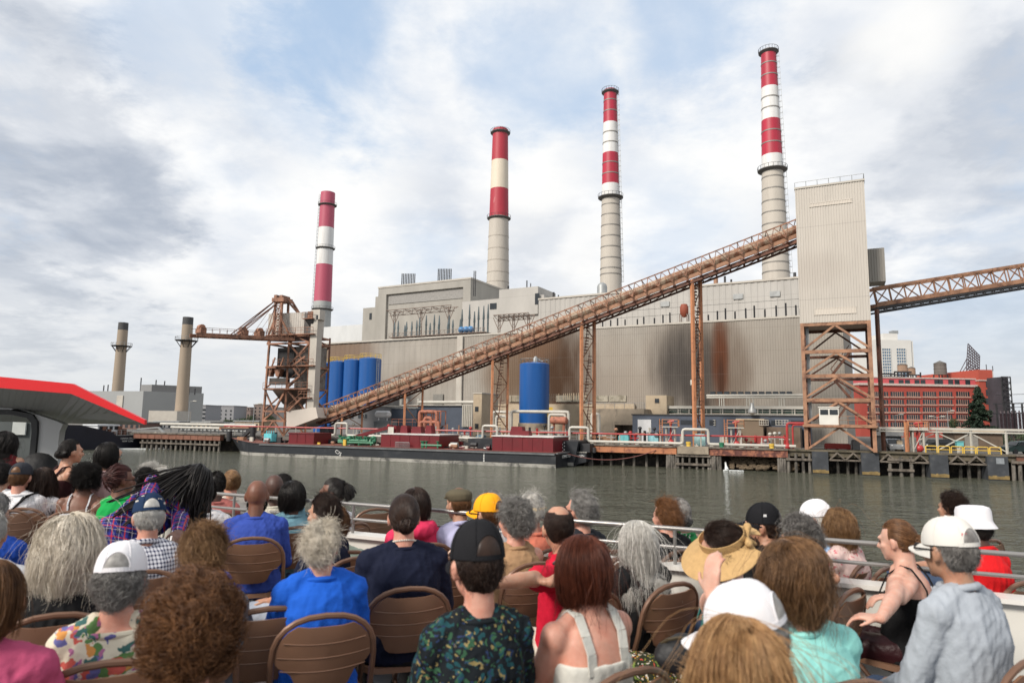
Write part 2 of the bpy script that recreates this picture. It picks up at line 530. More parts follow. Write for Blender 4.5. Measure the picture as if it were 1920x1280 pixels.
# ------------------------------------------------------------------ corrugated wall helper
def corrugate(mb, fr, u0, u1, v, z0, z1, pitch, depth, back=0.4, mi=0):
 n = max(1, int(round((u1 - u0) / pitch)))
 p = (u1 - u0) / n
 prof = []
 for i in range(n):
  a = u0 + i * p
  prof += [(a, 0), (a + 0.42 * p, 0), (a + 0.52 * p, depth), (a + 0.9 * p, depth)]
 prof.append((u1, 0))
 b = len(mb.v)
 for u, d in prof:
  mb.v.append(fr.pt(u, v + d, z0))
  mb.v.append(fr.pt(u, v + d, z1))
 for i in range(len(prof) - 1):
  mb.face([b + 2 * i, b + 2 * i + 2, b + 2 * i + 3, b + 2 * i + 1], mi)
def siding_mat(name, col, stains=(), var=0.1, seams=None):
 """cladding material; stains in object x (along) and z (up): (x, z, rx, rz, colour, strength)"""
 m = mat(name, col, 0.6, 0, var, 0.22, col2=tuple(c * 0.8 for c in col), c2=(0.5, 0.8), c2scale=0.15, stretch=(1, 1, 0.35))
 nt = m.node_tree
 N, L = nt.nodes, nt.links
 b = N['Principled BSDF']
 b.inputs['Roughness'].default_value = 0.92
 b.inputs['Specular IOR Level'].default_value = 0.15
 cur = b.inputs['Base Color'].links[0].from_socket
 tc = N.new('ShaderNodeTexCoord')
 sp = N.new('ShaderNodeSeparateXYZ')
 L.new(tc.outputs['Object'], sp.inputs[0])
 nz = N.new('ShaderNodeTexNoise')
 nz.inputs['Scale'].default_value = 0.5
 nz.inputs['Detail'].default_value = 7
 mp = N.new('ShaderNodeMapping')
 mp.inputs['Scale'].default_value = (1, 1, 0.25)
 L.new(tc.outputs['Object'], mp.inputs[0])
 L.new(mp.outputs[0], nz.inputs['Vector'])
 def mth(op, a, b2=None):
  n = N.new('ShaderNodeMath')
  n.operation = op
  for i, v in enumerate((a, b2)):
   if v is None:
    continue
   if isinstance(v, (int, float)):
    n.inputs[i].default_value = v
   else:
    L.new(v, n.inputs[i])
  return n.outputs[0]
 for (x, z, rx, rz, c, st) in stains:
  dx = mth('DIVIDE', mth('SUBTRACT', sp.outputs[0], x), rx)
  dz = mth('DIVIDE', mth('SUBTRACT', sp.outputs[2], z), rz)
  d = mth('ADD', mth('MULTIPLY', dx, dx), mth('MULTIPLY', dz, dz))
  d = mth('ADD', d, mth('MULTIPLY', mth('SUBTRACT', nz.outputs[0], 0.5), 0.8))
  mr = N.new('ShaderNodeMapRange')
  mr.interpolation_type = 'SMOOTHSTEP'
  mr.inputs[1].default_value, mr.inputs[2].default_value = 1.2, -0.05
  L.new(d, mr.inputs[0])
  f = mth('MULTIPLY', mr.outputs[0], st)
  mx = N.new('ShaderNodeMix')
  mx.data_type = 'RGBA'
  L.new(f, mx.inputs[0])
  L.new(cur, mx.inputs[6])
  mx.inputs[7].default_value = (*c, 1)
  cur = mx.outputs[2]
 if seams:
  w = mth('PINGPONG', sp.outputs[2], seams / 2)
  f = mth('MULTIPLY', mth('LESS_THAN', w, 0.05), 0.25)
  mx = N.new('ShaderNodeMix')
  mx.data_type = 'RGBA'
  L.new(f, mx.inputs[0])
  L.new(cur, mx.inputs[6])
  mx.inputs[7].default_value = (0.16, 0.14, 0.13, 1)
  cur = mx.outputs[2]
 L.new(cur, b.inputs['Base Color'])
 return m
def rail_mb(mb, pts, h=1.1, step=1.8, w=0.05, mid=True):
 """handrail along a polyline"""
 pts = [Vector(p) for p in pts]
 up = Vector((0, 0, h))
 for a, b in zip(pts[:-1], pts[1:]):
  mb.bar(a + up, b + up, w)
  if mid:
   mb.bar(a + up * 0.55, b + up * 0.55, w * 0.8)
  n = max(1, int((b - a).length / step))
  for i in range(n + 1):
   q = a.lerp(b, i / n)
   mb.bar(q, q + up, w)
# ------------------------------------------------------------------ main power station
ps = thing('power_station', 'huge pale grey corrugated power station building behind the quay conveyor', 'power station', FP.pt(0, 0, GZ))
RZ = FP.ang()
uL = FP.hit(596, 700)[0]
uM = FP.hit(866, 700)[0]
uR = FP.hit(1584, 700)[0]
ZF = 25.5
def stn(px, py, rx, rz, c, s):
 u, z = FP.hit(px, py)
 return (u, z - GZ, rx, rz, c, s)
BRN = (0.12, 0.068, 0.04)
stains = [stn(1180, 738, 34, 6, (0.24, 0.205, 0.17), 0.5), stn(800, 700, 14, 4, (0.28, 0.24, 0.2), 0.5), stn(1450, 700, 16, 10, (0.28, 0.25, 0.215), 0.6), stn(940, 690, 7, 9, (0.2, 0.15, 0.11), 0.7), stn(1130, 700, 14, 9, (0.29, 0.25, 0.21), 0.5),
   stn(640, 660, 14, 6, (0.18, 0.125, 0.09), 0.95), stn(1310, 665, 12, 10, (0.2, 0.165, 0.135), 0.75), stn(1035, 700, 11, 15, (0.07, 0.04, 0.025), 1.0), stn(965, 715, 8, 9, (0.15, 0.1, 0.065), 0.8), stn(1000, 645, 7, 6, (0.16, 0.095, 0.06), 0.85), stn(1345, 712, 7.5, 12, (0.13, 0.095, 0.07), 0.7),
   stn(1288, 692, 8, 11, (0.06, 0.054, 0.05), 0.95), stn(1351, 668, 2.0, 10.5, (0.1, 0.036, 0.018), 0.95), stn(1352, 718, 0.8, 6, (0.06, 0.028, 0.018), 0.95)]
SIDE = siding_mat('pale grey siding', (0.335, 0.308, 0.272), stains, 0.12, seams=4.2)
SIDE2 = siding_mat('upper grey siding', (0.42, 0.405, 0.38), (), 0.1, seams=5.0)
ROOFM = mat('grey roofing', (0.3, 0.29, 0.28), 0.9, 0, 0.2, 0.3)
mb = MB()
corrugate(mb, FP, uM, uR, 0, GZ, ZF, 0.45, 0.05)
corrugate(mb, FP, uL, uM - 0.05, 0.25, GZ, ZF, 1.6, 0.05)
mb.box(FP, uL, uR, 0.6, 48, GZ, ZF - 0.3)
mb.build('front_wall', SIDE, ps, rotz=RZ)
mb = MB()
mb.box(FP, uL - 0.1, uR + 0.1, -0.12, 0.75, ZF + 0.003, ZF + 0.35)
mb.build('parapet', CREAM, ps, rotz=RZ)
mb = MB()                                   # corner pier with drain pipe
mb.box(FP, uM - 1.3, uM - 0.1, -0.35, 0.3, GZ, ZF - 0.01)
mb.tube([FP.pt(uM + 0.15, -0.35, GZ), FP.pt(uM + 0.15, -0.35, ZF)], 0.22, 8)
mb.build('corner_pier', CREAM, ps, rotz=RZ)
# upper tier
v2 = 17.0
u2L = FP.hit(1010, 570, v2)[0]
z2 = FP.hit(1400, 530, v2)[1]
z2b = FP.hit(1113, 548, v2)[1]
mb = MB()
corrugate(mb, FP, u2L, uR, v2, ZF - 0.5, z2, 1.3, 0.08)
mb.box(FP, u2L, uR, v2 + 0.15, v2 + 25, ZF - 0.5, z2 - 0.1)
mb.build('upper_wall', SIDE2, ps, rotz=RZ)
mb = MB()
mb.box(FP, u2L - 0.1, uR, v2 - 0.2, v2 + 0.5, z2 + 0.003, z2 + 0.4)
mb.build('upper_coping', CREAM, ps, rotz=RZ)
for px, py in ((1183, 574), (1247, 570), (1384, 556), (1453, 551)):
 u, z = FP.hit(px, py, v2)
 mb = MB()
 mb.box(FP, u - 1.0, u + 1.0, v2 - 0.25, v2 - 0.05, z - 0.55, z + 0.55)
 f = mb.build('vent_louvre', GREYST, ps, rotz=RZ)
 mb = MB()
 for q in range(5):
  mb.box(FP, u - 0.9, u + 0.9, v2 - 0.32, v2 - 0.253, z - 0.47 + q * 0.2, z - 0.37 + q * 0.2)
 mb.build('louvre_slats', DARKST, f, rotz=0) if False else None
# boiler house block
v3 = 24.0
b0 = FP.hit(709, 560, v3)[0]
b1 = FP.hit(882, 560, v3)[0]
z3 = FP.hit(880, 523, v3)[1]
CONCW = siding_mat('boiler house wall', (0.34, 0.325, 0.295), (), 0.15)
mb = MB()
mb.box(FP, b0, b1, v3 + 0.8, v3 + 24, ZF - 0.5, z3)
# projecting front frame round a recessed panel
r0_, r1_ = FP.hit(724, 560, v3)[0], FP.hit(868, 560, v3)[0]
zr = FP.hit(866, 538, v3)[1]
mb.box(FP, b0, r0_, v3, v3 + 0.797, ZF - 0.5, z3 - 0.003)
mb.box(FP, r1_, b1, v3, v3 + 0.797, ZF - 0.5, z3 - 0.003)
mb.box(FP, r0_ + 0.003, r1_ - 0.003, v3, v3 + 0.797, zr, z3 - 0.003)
mb.build('boiler_house', CONCW, ps, rotz=RZ)
mb = MB()
mb.box(FP, r0_ + 0.4, r1_ - 0.4, v3 + 0.6, v3 + 0.795, zr - 3.0, zr - 0.4)
mb.build('louvre_band', mat('dull grey louvre', (0.27, 0.26, 0.245), 0.7, 0, 0.3, 1.5, stretch=(4, 1, 1)), ps, rotz=RZ)
mb = MB()
mb.box(FP, b0 - 0.15, b1 + 0.15, v3 - 0.15, v3 + 24.1, z3 + 0.003, z3 + 0.45)
mb.build('roof_coping', CREAM, ps, rotz=RZ)
# left steps
a0 = FP.hit(680, 600, v3 + 3)[0]
mb = MB()
mb.box(FP, a0, FP.hit(707, 600, v3 + 3)[0], v3 + 3, v3 + 20, ZF - 0.5, FP.hit(690, 577, v3 + 3)[1])
mb.box(FP, FP.hit(704, 560, v3 + 1.5)[0], b0 - 0.01, v3 + 1.5, v3 + 3 - 0.01, ZF - 0.5, FP.hit(708, 556, v3 + 1.5)[1])
mb.build('stepped_wing', CONCW, ps, rotz=RZ)
u, z = FP.hit(695, 593, v3 + 3)
mb = MB()
mb.box(FP, u - 0.45, u + 0.45, v3 + 2.9, v3 + 2.99, z - 1, z + 1)
mb.build('window', GLASS, ps, rotz=RZ)
mb = MB()
mb.box(FP, FP.hit(600, 600, v3 + 12)[0], a0 - 0.02, v3 + 12, v3 + 30, ZF - 0.5, FP.hit(650, 610, v3 + 12)[1])
mb.build('low_wing', siding_mat('white siding', (0.56, 0.57, 0.57), (), 0.06), ps, rotz=RZ)
# wall right of the boiler house with the small penthouse
v4 = 20.0
mb = MB()
w0, w1 = FP.hit(897, 580, v4)[0], u2L + 0.05
mb.box(FP, b1 + 0.02, u2L - 0.02, v4, v4 + 20, ZF - 0.5, FP.hit(930, 560, v4)[1])
mb.build('link_wall', SIDE2, ps, rotz=RZ)
mb = MB()
q0, q1 = FP.hit(945, 560, v4 + 2)[0], FP.hit(1017, 560, v4 + 2)[0]
zp = FP.hit(985, 543, v4 + 2)[1]
mb.box(FP, q0, q1, v4 - 0.6, v4 + 10, z2 - 3, zp)
mb.build('penthouse', SIDE2, ps, rotz=RZ)
u, z = FP.hit(1007, 560, v4 - 0.7)
mb = MB()
mb.box(FP, u - 0.6, u + 0.6, v4 - 0.72, v4 - 0.61, z - 1.4, z + 1.4)
mb.build('window', GLASS, ps, rotz=RZ)
u, z = FP.hit(925, 574, v4)
mb = MB()
mb.box(FP, u - 1.0, u + 1.0, v4 - 0.1, v4 - 0.01, z - 0.8, z + 0.8)
mb.build('window', GLASS, ps, rotz=RZ)
# roof vent pipes in two rows, single stubs
for n, (x0, x1, y0, y1) in enumerate(((754, 778, 513, 536), (822, 846, 504, 530))):
 for k in range(9):
  px = x0 + (x1 - x0) * k / 8
  u, z = FP.hit(px, y0, v3 + 4)
  mb = MB()
  mb.tube([FP.pt(u, v3 + 4, z3), FP.pt(u, v3 + 4, z)], 0.16, 6)
  mb.build('vent_pipe', DARKST, ps, rotz=0)
for px, py, r in ((889, 508, 0.14), (892, 508, 0.14), (953, 536, 0.3), (988, 526, 0.18), (995, 531, 0.14), (1038, 548, 0.3), (1047, 553, 0.18), (1342, 522, 0.5), (1359, 518, 0.25), (1371, 524, 0.22), (1272, 542, 0.2), (1288, 534, 0.3), (1490, 511, 0.3)):
 u, z = FP.hit(px, py, v2 + 6)
 mb = MB()
 mb.tube([FP.pt(u, v2 + 6, z - 7), FP.pt(u, v2 + 6, z)], r, 6)
 mb.build('roof_stub', DARKST if r < 0.45 else RUST, ps)
# lightning posts on the front parapet with wires
mb = MB()
posts = [(1130, 603), (1145, 600), (1158, 596), (1172, 599), (1195, 598), (1207, 594), (1227, 596), (1243, 590), (1256, 586), (1328, 590), (1345, 583), (1360, 578), (1378, 584), (1398, 578), (1414, 573), (1434, 580), (1455, 573), (1473, 568), (1492, 572), (1500, 578)]
for px, py in posts:
 u, z = FP.hit(px, py, 1.5)
 mb.bar(FP.pt(u, 1.5, ZF - 0.3), FP.pt(u, 1.5, z), 0.22)
mb.build('insulator_posts', DARKST, ps)['kind'] = 'stuff'
mb = MB()
for zz in (2.2, 3.6):
 mb.tube([FP.pt(FP.hit(1125, 600)[0], 1.5, ZF + zz), FP.pt(uR, 1.5, ZF + zz)], 0.03, 4)
mb.build('wires', DARKST, ps)
# ground-floor windows and lower band
LOUV = mat('old dull window panes', (0.32, 0.29, 0.23), 0.5, 0, 0.35, 0.8, col2=(0.16, 0.14, 0.1), c2=(0.5, 0.6), c2scale=0.6)
for k, (x0, x1) in enumerate(((956, 976), (1043, 1072), (1074, 1100), (1114, 1140), (1142, 1174))):
 u0_, zt = FP.hit(x0, 741, -0.1)
 u1_, zb = FP.hit(x1, 753, -0.1)
 mb = MB()
 mb.box(FP, u0_, u1_, -0.2, -0.08, zb, zt)
 w_ = mb.build('window', LOUV, ps, rotz=RZ)
 mb = MB()
 for q in range(6):
  uu = u0_ + (u1_ - u0_) * q / 5
  mb.box(FP, uu - 0.06, uu + 0.06, -0.27, -0.203, zb, zt)
 mb.build('mullions', TANP, w_, rotz=0)
for k in range(12):
 px = 1332 + k * 13
 u0_, z_ = FP.hit(px, 739, -0.1)
 mb = MB()
 mb.box(FP, u0_, u0_ + 0.9, -0.2, -0.05, z_ - 0.5, z_ + 0.5)
 mb.build('window', GLASS, ps, rotz=RZ)
# lower tan base course
mb = MB()
ub0, zb0 = FP.hit(905, 757, -0.6)
ub1, _ = FP.hit(1190, 757, -0.6)
mb.box(FP, ub0, ub1, -0.6, -0.02, GZ, zb0)
mb.build('base_wall', TANP, ps, rotz=RZ)
u_, z_ = FP.hit(820, 745, -0.3)
mb = MB()
mb.box(FP, u_ - 1.4, u_ + 1.4, -0.1, 0.2, z_ - 1.6, z_ + 0.8)
mb.build('door', mat('grey shutter', (0.2, 0.19, 0.17), 0.6), ps, rotz=RZ)
# ladder of fine joints on the small bulging vent canister beside the third chimney
u, zt = FP.hit(1129, 530, 24)
mb = MB()
mb.lathe(FP.pt(u, 24, 0), [(z2 - 2, 1.25), (zt - 1, 1.25), (zt - 0.4, 1.0), (zt, 0.4)], 16)
mb.build('vent_canister', GREYST, ps)
# switchgear on the roof in front of the boiler house
sg = thing('roof_switchgear', 'rusty lattice gantry with insulators on the roof before the boiler house', 'switchgear', FP.pt(FP.hit(790, 630, 3)[0], 3, ZF))
def gantry(parent, x0, x1, ytop, ybot, v, m):
 u0_, zt = FP.hit(x0, ytop + 4, v)
 u1_, _ = FP.hit(x1, ytop, v)
 zb = ZF
 mb = MB()
 n = 7
 for z_, dv in ((zt, 0), (zt, 3), (zt - 1.2, 1.5)):
  mb.bar(FP.pt(u0_, v + dv, z_), FP.pt(u1_, v + dv, z_), 0.16)
 for i in range(n):
  ua, ub = u0_ + (u1_ - u0_) * i / n, u0_ + (u1_ - u0_) * (i + 1) / n
  um = (ua + ub) / 2
  for dv in (0, 3):
   mb.bar(FP.pt(ua, v + dv, zt), FP.pt(um, v + 1.5, zt - 1.2), 0.1)
   mb.bar(FP.pt(um, v + 1.5, zt - 1.2), FP.pt(ub, v + dv, zt), 0.1)
  mb.bar(FP.pt(ua, v, zt), FP.pt(ua, v + 3, zt), 0.1)
 mb.build('gantry_truss', m, parent)
 for f in (0.08, 0.5, 0.92):
  uc = u0_ + (u1_ - u0_) * f
  mb = MB()
  for du in (-1.6, 1.6):
   mb.bar(FP.pt(uc + du, v + 1.5, zt - 0.3), FP.pt(uc + du * 0.15, v + 1.5, zt - 3.2), 0.13)
  mb.bar(FP.pt(uc - 0.25, v + 1.5, zb), FP.pt(uc - 0.25, v + 1.5, zt), 0.16)
  mb.bar(FP.pt(uc + 0.25, v + 1.5, zb), FP.pt(uc + 0.25, v + 1.5, zt), 0.16)
  k = int((zt - zb) / 0.8)
  for i in range(k):
   mb.bar(FP.pt(uc - 0.25, v + 1.5, zb + i * 0.8), FP.pt(uc + 0.25, v + 1.5, zb + i * 0.8 + 0.8), 0.07)
  mb.build('gantry_leg', m, parent)
RUSTG = mat('brownish lattice steel', (0.2, 0.15, 0.125), 0.7, 0.2, 0.3, 1.0)
gantry(sg, 724, 846, 578, 632, 3, RUSTG)
mb = MB()
ua, ub = FP.hit(733, 630, 2)[0], FP.hit(912, 622, 2)[0]
mb.box(FP, ua, ub, 1.2, 5.5, ZF + 0.9, ZF + 1.05)
n = int((ub - ua) / 1.1)
for i in range(n + 1):
 uu = ua + (ub - ua) * i / n
 mb.bar(FP.pt(uu, 1.2, ZF), FP.pt(uu, 1.2, ZF + 2.0), 0.07)
 if i < n:
  mb.bar(FP.pt(uu, 1.2, ZF + 1.0), FP.pt(uu + (ub - ua) / n, 1.2, ZF + 2.0), 0.05)
mb.bar(FP.pt(ua, 1.2, ZF + 2.0), FP.pt(ub, 1.2, ZF + 2.0), 0.07)
mb.build('platform', RUSTG, sg)
for k in range(22):
 uu = ua + (ub - ua) * (k + 0.5) / 22
 h = 3.2 + 2.3 * random.random() + (1.8 if k > 15 else 0)
 mb = MB()
 mb.lathe(FP.pt(uu, 2 + 2 * random.random(), ZF + 1.05), [(0, 0.22), (h * 0.5, 0.2), (h * 0.52, 0.28), (h, 0.1)], 6)
 if 16 <= k <= 18:
  mb.ell(FP.pt(uu, 2.2, ZF + 1.9), (0.8, 0.7, 0.8), 10, 6, 1)
 mb.build('insulator', [mat('grey green porcelain', (0.1, 0.13, 0.14), 0.4), mat('blue breaker tank', (0.05, 0.2, 0.42), 0.4)], sg)
sg2 = thing('roof_lattice', 'small brown lattice frame standing on the roof left of the conveyor middle', 'switchgear', FP.pt(FP.hit(955, 615, 3)[0], 3, ZF))
gantry(sg2, 925, 991, 587, 620, 3, RUSTG)
# rust red kettle tank on the parapet roof
u, z = FP.hit(1283, 590, 2)
rt = thing('roof_tank', 'small rust red tank on thin legs on the roof edge near the tallest conveyor legs', 'tank', FP.pt(u, 2, ZF))
mb = MB()
mb.lathe(FP.pt(u, 2, 0), [(ZF + 1.6, 0.3), (ZF + 2.3, 0.85), (ZF + 3.6, 0.85), (ZF + 4.2, 0.6)], 12)
mb.build('tank_body', mat('rust red', (0.25, 0.06, 0.03), 0.7), rt)
for du, dv in ((-0.7, -0.7), (0.7, -0.7), (0.7, 0.7), (-0.7, 0.7)):
 mb = MB()
 mb.bar(FP.pt(u + du, 2 + dv, ZF), FP.pt(u + du, 2 + dv, ZF + 2.2), 0.14)
 mb.build('leg', RUSTG, rt)
# ------------------------------------------------------------------ chimneys
WHT = mat('white chimney paint', (0.66, 0.66, 0.65), 0.55, 0, 0.1, 0.5, col2=(0.46, 0.43, 0.39), c2=(0.5, 0.78), c2scale=0.6, stretch=(1, 1, 0.07))
CRM = mat('stained cream chimney paint', (0.62, 0.55, 0.44), 0.6, 0, 0.08, 0.1, col2=(0.5, 0.33, 0.17), c2=(0.55, 0.75), c2scale=0.12, stretch=(1, 1, 0.5))
REDC = mat('red chimney paint', (0.4, 0.014, 0.04), 0.5, 0, 0.2, 0.5, col2=(0.26, 0.02, 0.035), c2=(0.48, 0.75), c2scale=0.6, stretch=(1, 1, 0.07))
REDHAZE = mat('haze tinted red chimney paint', (0.43, 0.075, 0.125), 0.55, 0, 0.15, 0.1, stretch=(1, 1, 0.12))  # paler pink stands for distance haze, put into the paint colour
REDW = mat('worn red chimney paint', (0.36, 0.022, 0.04), 0.55, 0, 0.15, 0.12, col2=(0.5, 0.2, 0.2), c2=(0.62, 0.75), c2scale=0.3, stretch=(1, 1, 0.3))
BGE = mat('beige chimney concrete', (0.48, 0.44, 0.385), 0.7, 0, 0.14, 0.5, col2=(0.34, 0.31, 0.27), c2=(0.5, 0.78), c2scale=0.5, stretch=(1, 1, 0.09))
GRC = mat('grey chimney concrete', (0.36, 0.37, 0.36), 0.7, 0, 0.12, 0.15)
def chimney(label, Y, top, bot, wt, wb, bands, rings, platforms, ladder, seam=None, zbase=20.0):
 """top/bot: (px,py) of the axis; bands: [(py_top, material)]; Y depth of the axis"""
 T, B = P(*top, Y), P(*bot, Y)
 c = Vector(((T.x + B.x) / 2, Y, 0))
 rt_, rb_ = wt * Y / FPX / 2, wb * Y / FPX / 2
 def zof(py):
  return P(c.x / Y * FPX + 960 if False else top[0] + (bot[0] - top[0]) * (py - top[1]) / (bot[1] - top[1]), py, Y).z
 zt, zb = T.z, B.z
 def rof(z):
  return rt_ + (rb_ - rt_) * (zt - z) / (zt - zb)
 root = thing('chimney', label, 'chimney', (c.x, c.y, GZ), 'tall chimneys of the power station')
 ms = []
 zs = [zt]
 for py, m in bands:
  if m not in ms:
   ms.append(m)
 lev = [(zof(py) if i else zt, ms.index(m)) for i, (py, m) in enumerate(bands)] + [(zbase, 0)]
 mb = MB()
 prof = []
 for i in range(len(lev) - 1, 0, -1):
  z_lo, z_hi, mi = lev[i][0], lev[i - 1][0], lev[i - 1][1]
  k = max(1, int((z_hi - z_lo) / 6))
  for j in range(k):
   zz = z_lo + (z_hi - z_lo) * j / k
   prof.append((zz, rof(zz), mi))
 prof.append((zt, rt_, lev[0][1]))
 prof.append((zt + 0.02, rt_ * 0.75, lev[0][1]))
 mb.lathe(c, prof, 36)
 mb.build('shaft', ms, root)
 for py in rings:
  z = zof(py)
  r = rof(z)
  mb = MB()
  mb.lathe(c, [(z - 0.22, r + 0.02), (z - 0.22, r + 0.1), (z + 0.22, r + 0.1), (z + 0.22, r + 0.02)], 36, cap=False)
  mb.build('band_ring', seam or GREYST, root)
 for py, ext, kind in platforms:
  z = zof(py)
  r = rof(z)
  mb = MB()
  mb.lathe(c, [(z - 0.9, r), (z - 0.15, r + ext), (z + 0.1, r + ext), (z + 0.1, r)], 36, cap=False)
  pl = mb.build('platform', mat('gallery steel', (0.13, 0.125, 0.12), 0.6, 0.2), root)
  mb = MB()
  nn = 20
  for k in range(nn):
   a, a2 = 2 * math.pi * k / nn, 2 * math.pi * (k + 1) / nn
   p = c + Vector((math.cos(a), math.sin(a), 0)) * (r + ext) + Vector((0, 0, z))
   p2 = c + Vector((math.cos(a2), math.sin(a2), 0)) * (r + ext) + Vector((0, 0, z))
   mb.bar(p, p + Vector((0, 0, 1.3)), 0.09)
   mb.bar(p + Vector((0, 0, 1.3)), p2 + Vector((0, 0, 1.3)), 0.09)
  mb.build('guard_rail', DARKST, pl)
 if ladder is not None:
  a = ladder
  mb = MB()
  dirv = Vector((math.cos(a), math.sin(a), 0))
  sd = Vector((-dirv.y, dirv.x, 0))
  for s_, off in ((-0.3, 0.25), (0.3, 0.25), (-0.35, 0.95), (0.35, 0.95)):
   mb.bar(c + dirv * (rof(zb) + off) + sd * s_ + Vector((0, 0, zb)), c + dirv * (rt_ + off) + sd * s_ + Vector((0, 0, zt - 1)), 0.09)
  z = zb
  while z < zt - 2:
   r = rof(z)
   q = c + dirv * r + Vector((0, 0, z))
   mb.bar(q + sd * -0.3, q + dirv * 0.95 - sd * 0.35, 0.09)
   mb.bar(q + sd * 0.3, q + dirv * 0.95 + sd * 0.35, 0.09)
   mb.bar(q + dirv * 0.95 - sd * 0.35, q + dirv * 0.95 + sd * 0.35, 0.09)
   z += 2.2
  mb.build('caged_ladder', GREYST, root)
 return root
PLATS = mat('gallery steel', (0.13, 0.125, 0.12), 0.6, 0.2)
DKR = mat('dark ring steel', (0.24, 0.225, 0.205), 0.6, 0.3)
chimney('banded chimney with painted-in haze on its pink red bands behind the rusty unloader tower', 390, (615.5, 362), (604, 580), 27, 33,
  [(362, REDHAZE), (428, WHT), (497, REDHAZE), (566, GRC)], [], [(385, 1.2, 0), (466, 1.0, 0), (580, 1.1, 0)], math.radians(185))
chimney('stout chimney with a stained cream band rising behind the boiler house roof', 300, (938, 244), (933.5, 540), 30, 43,
  [(244, REDW), (303, CRM), (356, REDW), (408, BGE)], [445, 468, 490, 512, 530], [(250, 1.0, 0), (410, 1.0, 0)], None, seam=mat('pale joint', (0.42, 0.38, 0.33), 0.7))
chimney('slim red and white chimney with a small dome canister at its foot', 262, (1144, 170), (1145.5, 530), 25, 41,
  [(170, REDC), (232, WHT), (289, REDC), (347, WHT), (368, BGE)], [191, 211, 251, 270, 308, 328, 386, 405, 425, 445, 465, 486, 505, 516], [(174, 0.9, 0), (371, 1.5, 0)], math.radians(-25), seam=DKR)
chimney('tallest red and white chimney directly left of the ribbed transfer tower', 230, (1440, 96), (1456, 525), 28, 50,
  [(96, REDC), (166, WHT), (227, REDC), (293, WHT), (318, BGE)], [122, 144, 186, 206, 249, 271, 335, 357, 380, 401, 423, 445, 468, 480, 495, 512], [(99, 0.9, 0), (320, 1.4, 0)], math.radians(-25), seam=DKR)
# ------------------------------------------------------------------ far plant at the left
FF = Frame(0, 0, 0.45)
Yf = 300.0
cF = P(267, 760, Yf)
FFr = Frame(cF.x, cF.y, 0.9)        # right (dark) face runs away to the right
FFl = Frame(cF.x, cF.y, 0.9)
fp_root = thing('generating_plant', 'plain grey box plant building with two beige chimneys beyond the dark ship', 'power station', (cF.x, cF.y, GZ))
GBOX = mat('mid grey cladding', (0.3, 0.31, 0.31), 0.6, 0, 0.08, 0.05)
zt = P(267, 733, Yf).z
eL = Vector((-1, 0.28, 0)).normalized()
eR = Vector((0.72, 0.69, 0)).normalized()
def hitray(px, o, e):
 d = raydir(px, 740)
 # intersection in plan of ray t*d with o + s*e
 A = d.x * (-e.y) + d.y * e.x
 s = (d.x * o.y - d.y * o.x) / (d.y * e.x - d.x * e.y)
 return s
sL = hitray(150, cF, eL)
sR = hitray(382, cF, eR)
c0 = Vector((cF.x, cF.y, 0))
mb = MB()
pl = [c0 + eL * sL, c0, c0 + eR * sR, c0 + eR * sR + eL * sL]
mb.prism([q + Vector((0, 0, GZ)) for q in pl], [q + Vector((0, 0, zt)) for q in pl])
mb.build('main_block', GBOX, fp_root)
mb = MB()
pr = [c0 + eL * 10 + eR * 6, c0 + eL * 1 + eR * 4, c0 + eL * 1 + eR * 26, c0 + eL * 10 + eR * 26]
mb.prism([q + Vector((0, 0, zt)) for q in pr], [q + Vector((0, 0, P(280, 720, Yf).z)) for q in pr])
mb.build('roof_block', mat('darker cladding', (0.2, 0.2, 0.2), 0.7), fp_root)
for px, py in ((265, 708), (293, 712), (309, 714), (195, 722), (203, 721), (355, 727), (366, 728)):
 q = P(px, py, Yf + 10)
 mb = MB()
 mb.tube([Vector((q.x, q.y, zt - 1)), q], 0.25, 6)
 mb.build('roof_stub', DARKST, fp_root)
mb = MB()
o1 = c0 - Vector((0.3, 1.0, 0)) * 0.3
for sa, sb, za, zb in ((11, 14.5, zt - 12, zt - 2),):
 mb.prism([c0 + eL * sa + Vector((0, -0.4, zb)), c0 + eL * sb + Vector((0, -0.4, zb)), c0 + eL * sb + Vector((0, -0.4, za)), c0 + eL * sa + Vector((0, -0.4, za))],
    [c0 + eL * sa + Vector((0, 0.3, zb)), c0 + eL * sb + Vector((0, 0.3, zb)), c0 + eL * sb + Vector((0, 0.3, za)), c0 + eL * sa + Vector((0, 0.3, za))])
mb.build('loading_door', CREAM, fp_root)
mb = MB()
q = P(338, 788, 270)
mb.box(None, q.x - 13, q.x - 1.5, 270, 282, GZ, P(320, 770, 270).z)
mb.build('annex', CREAM, fp_root)
TANC = mat('brown beige chimney', (0.3, 0.24, 0.18), 0.7, 0, 0.1, 0.15, stretch=(1, 1, 0.2))
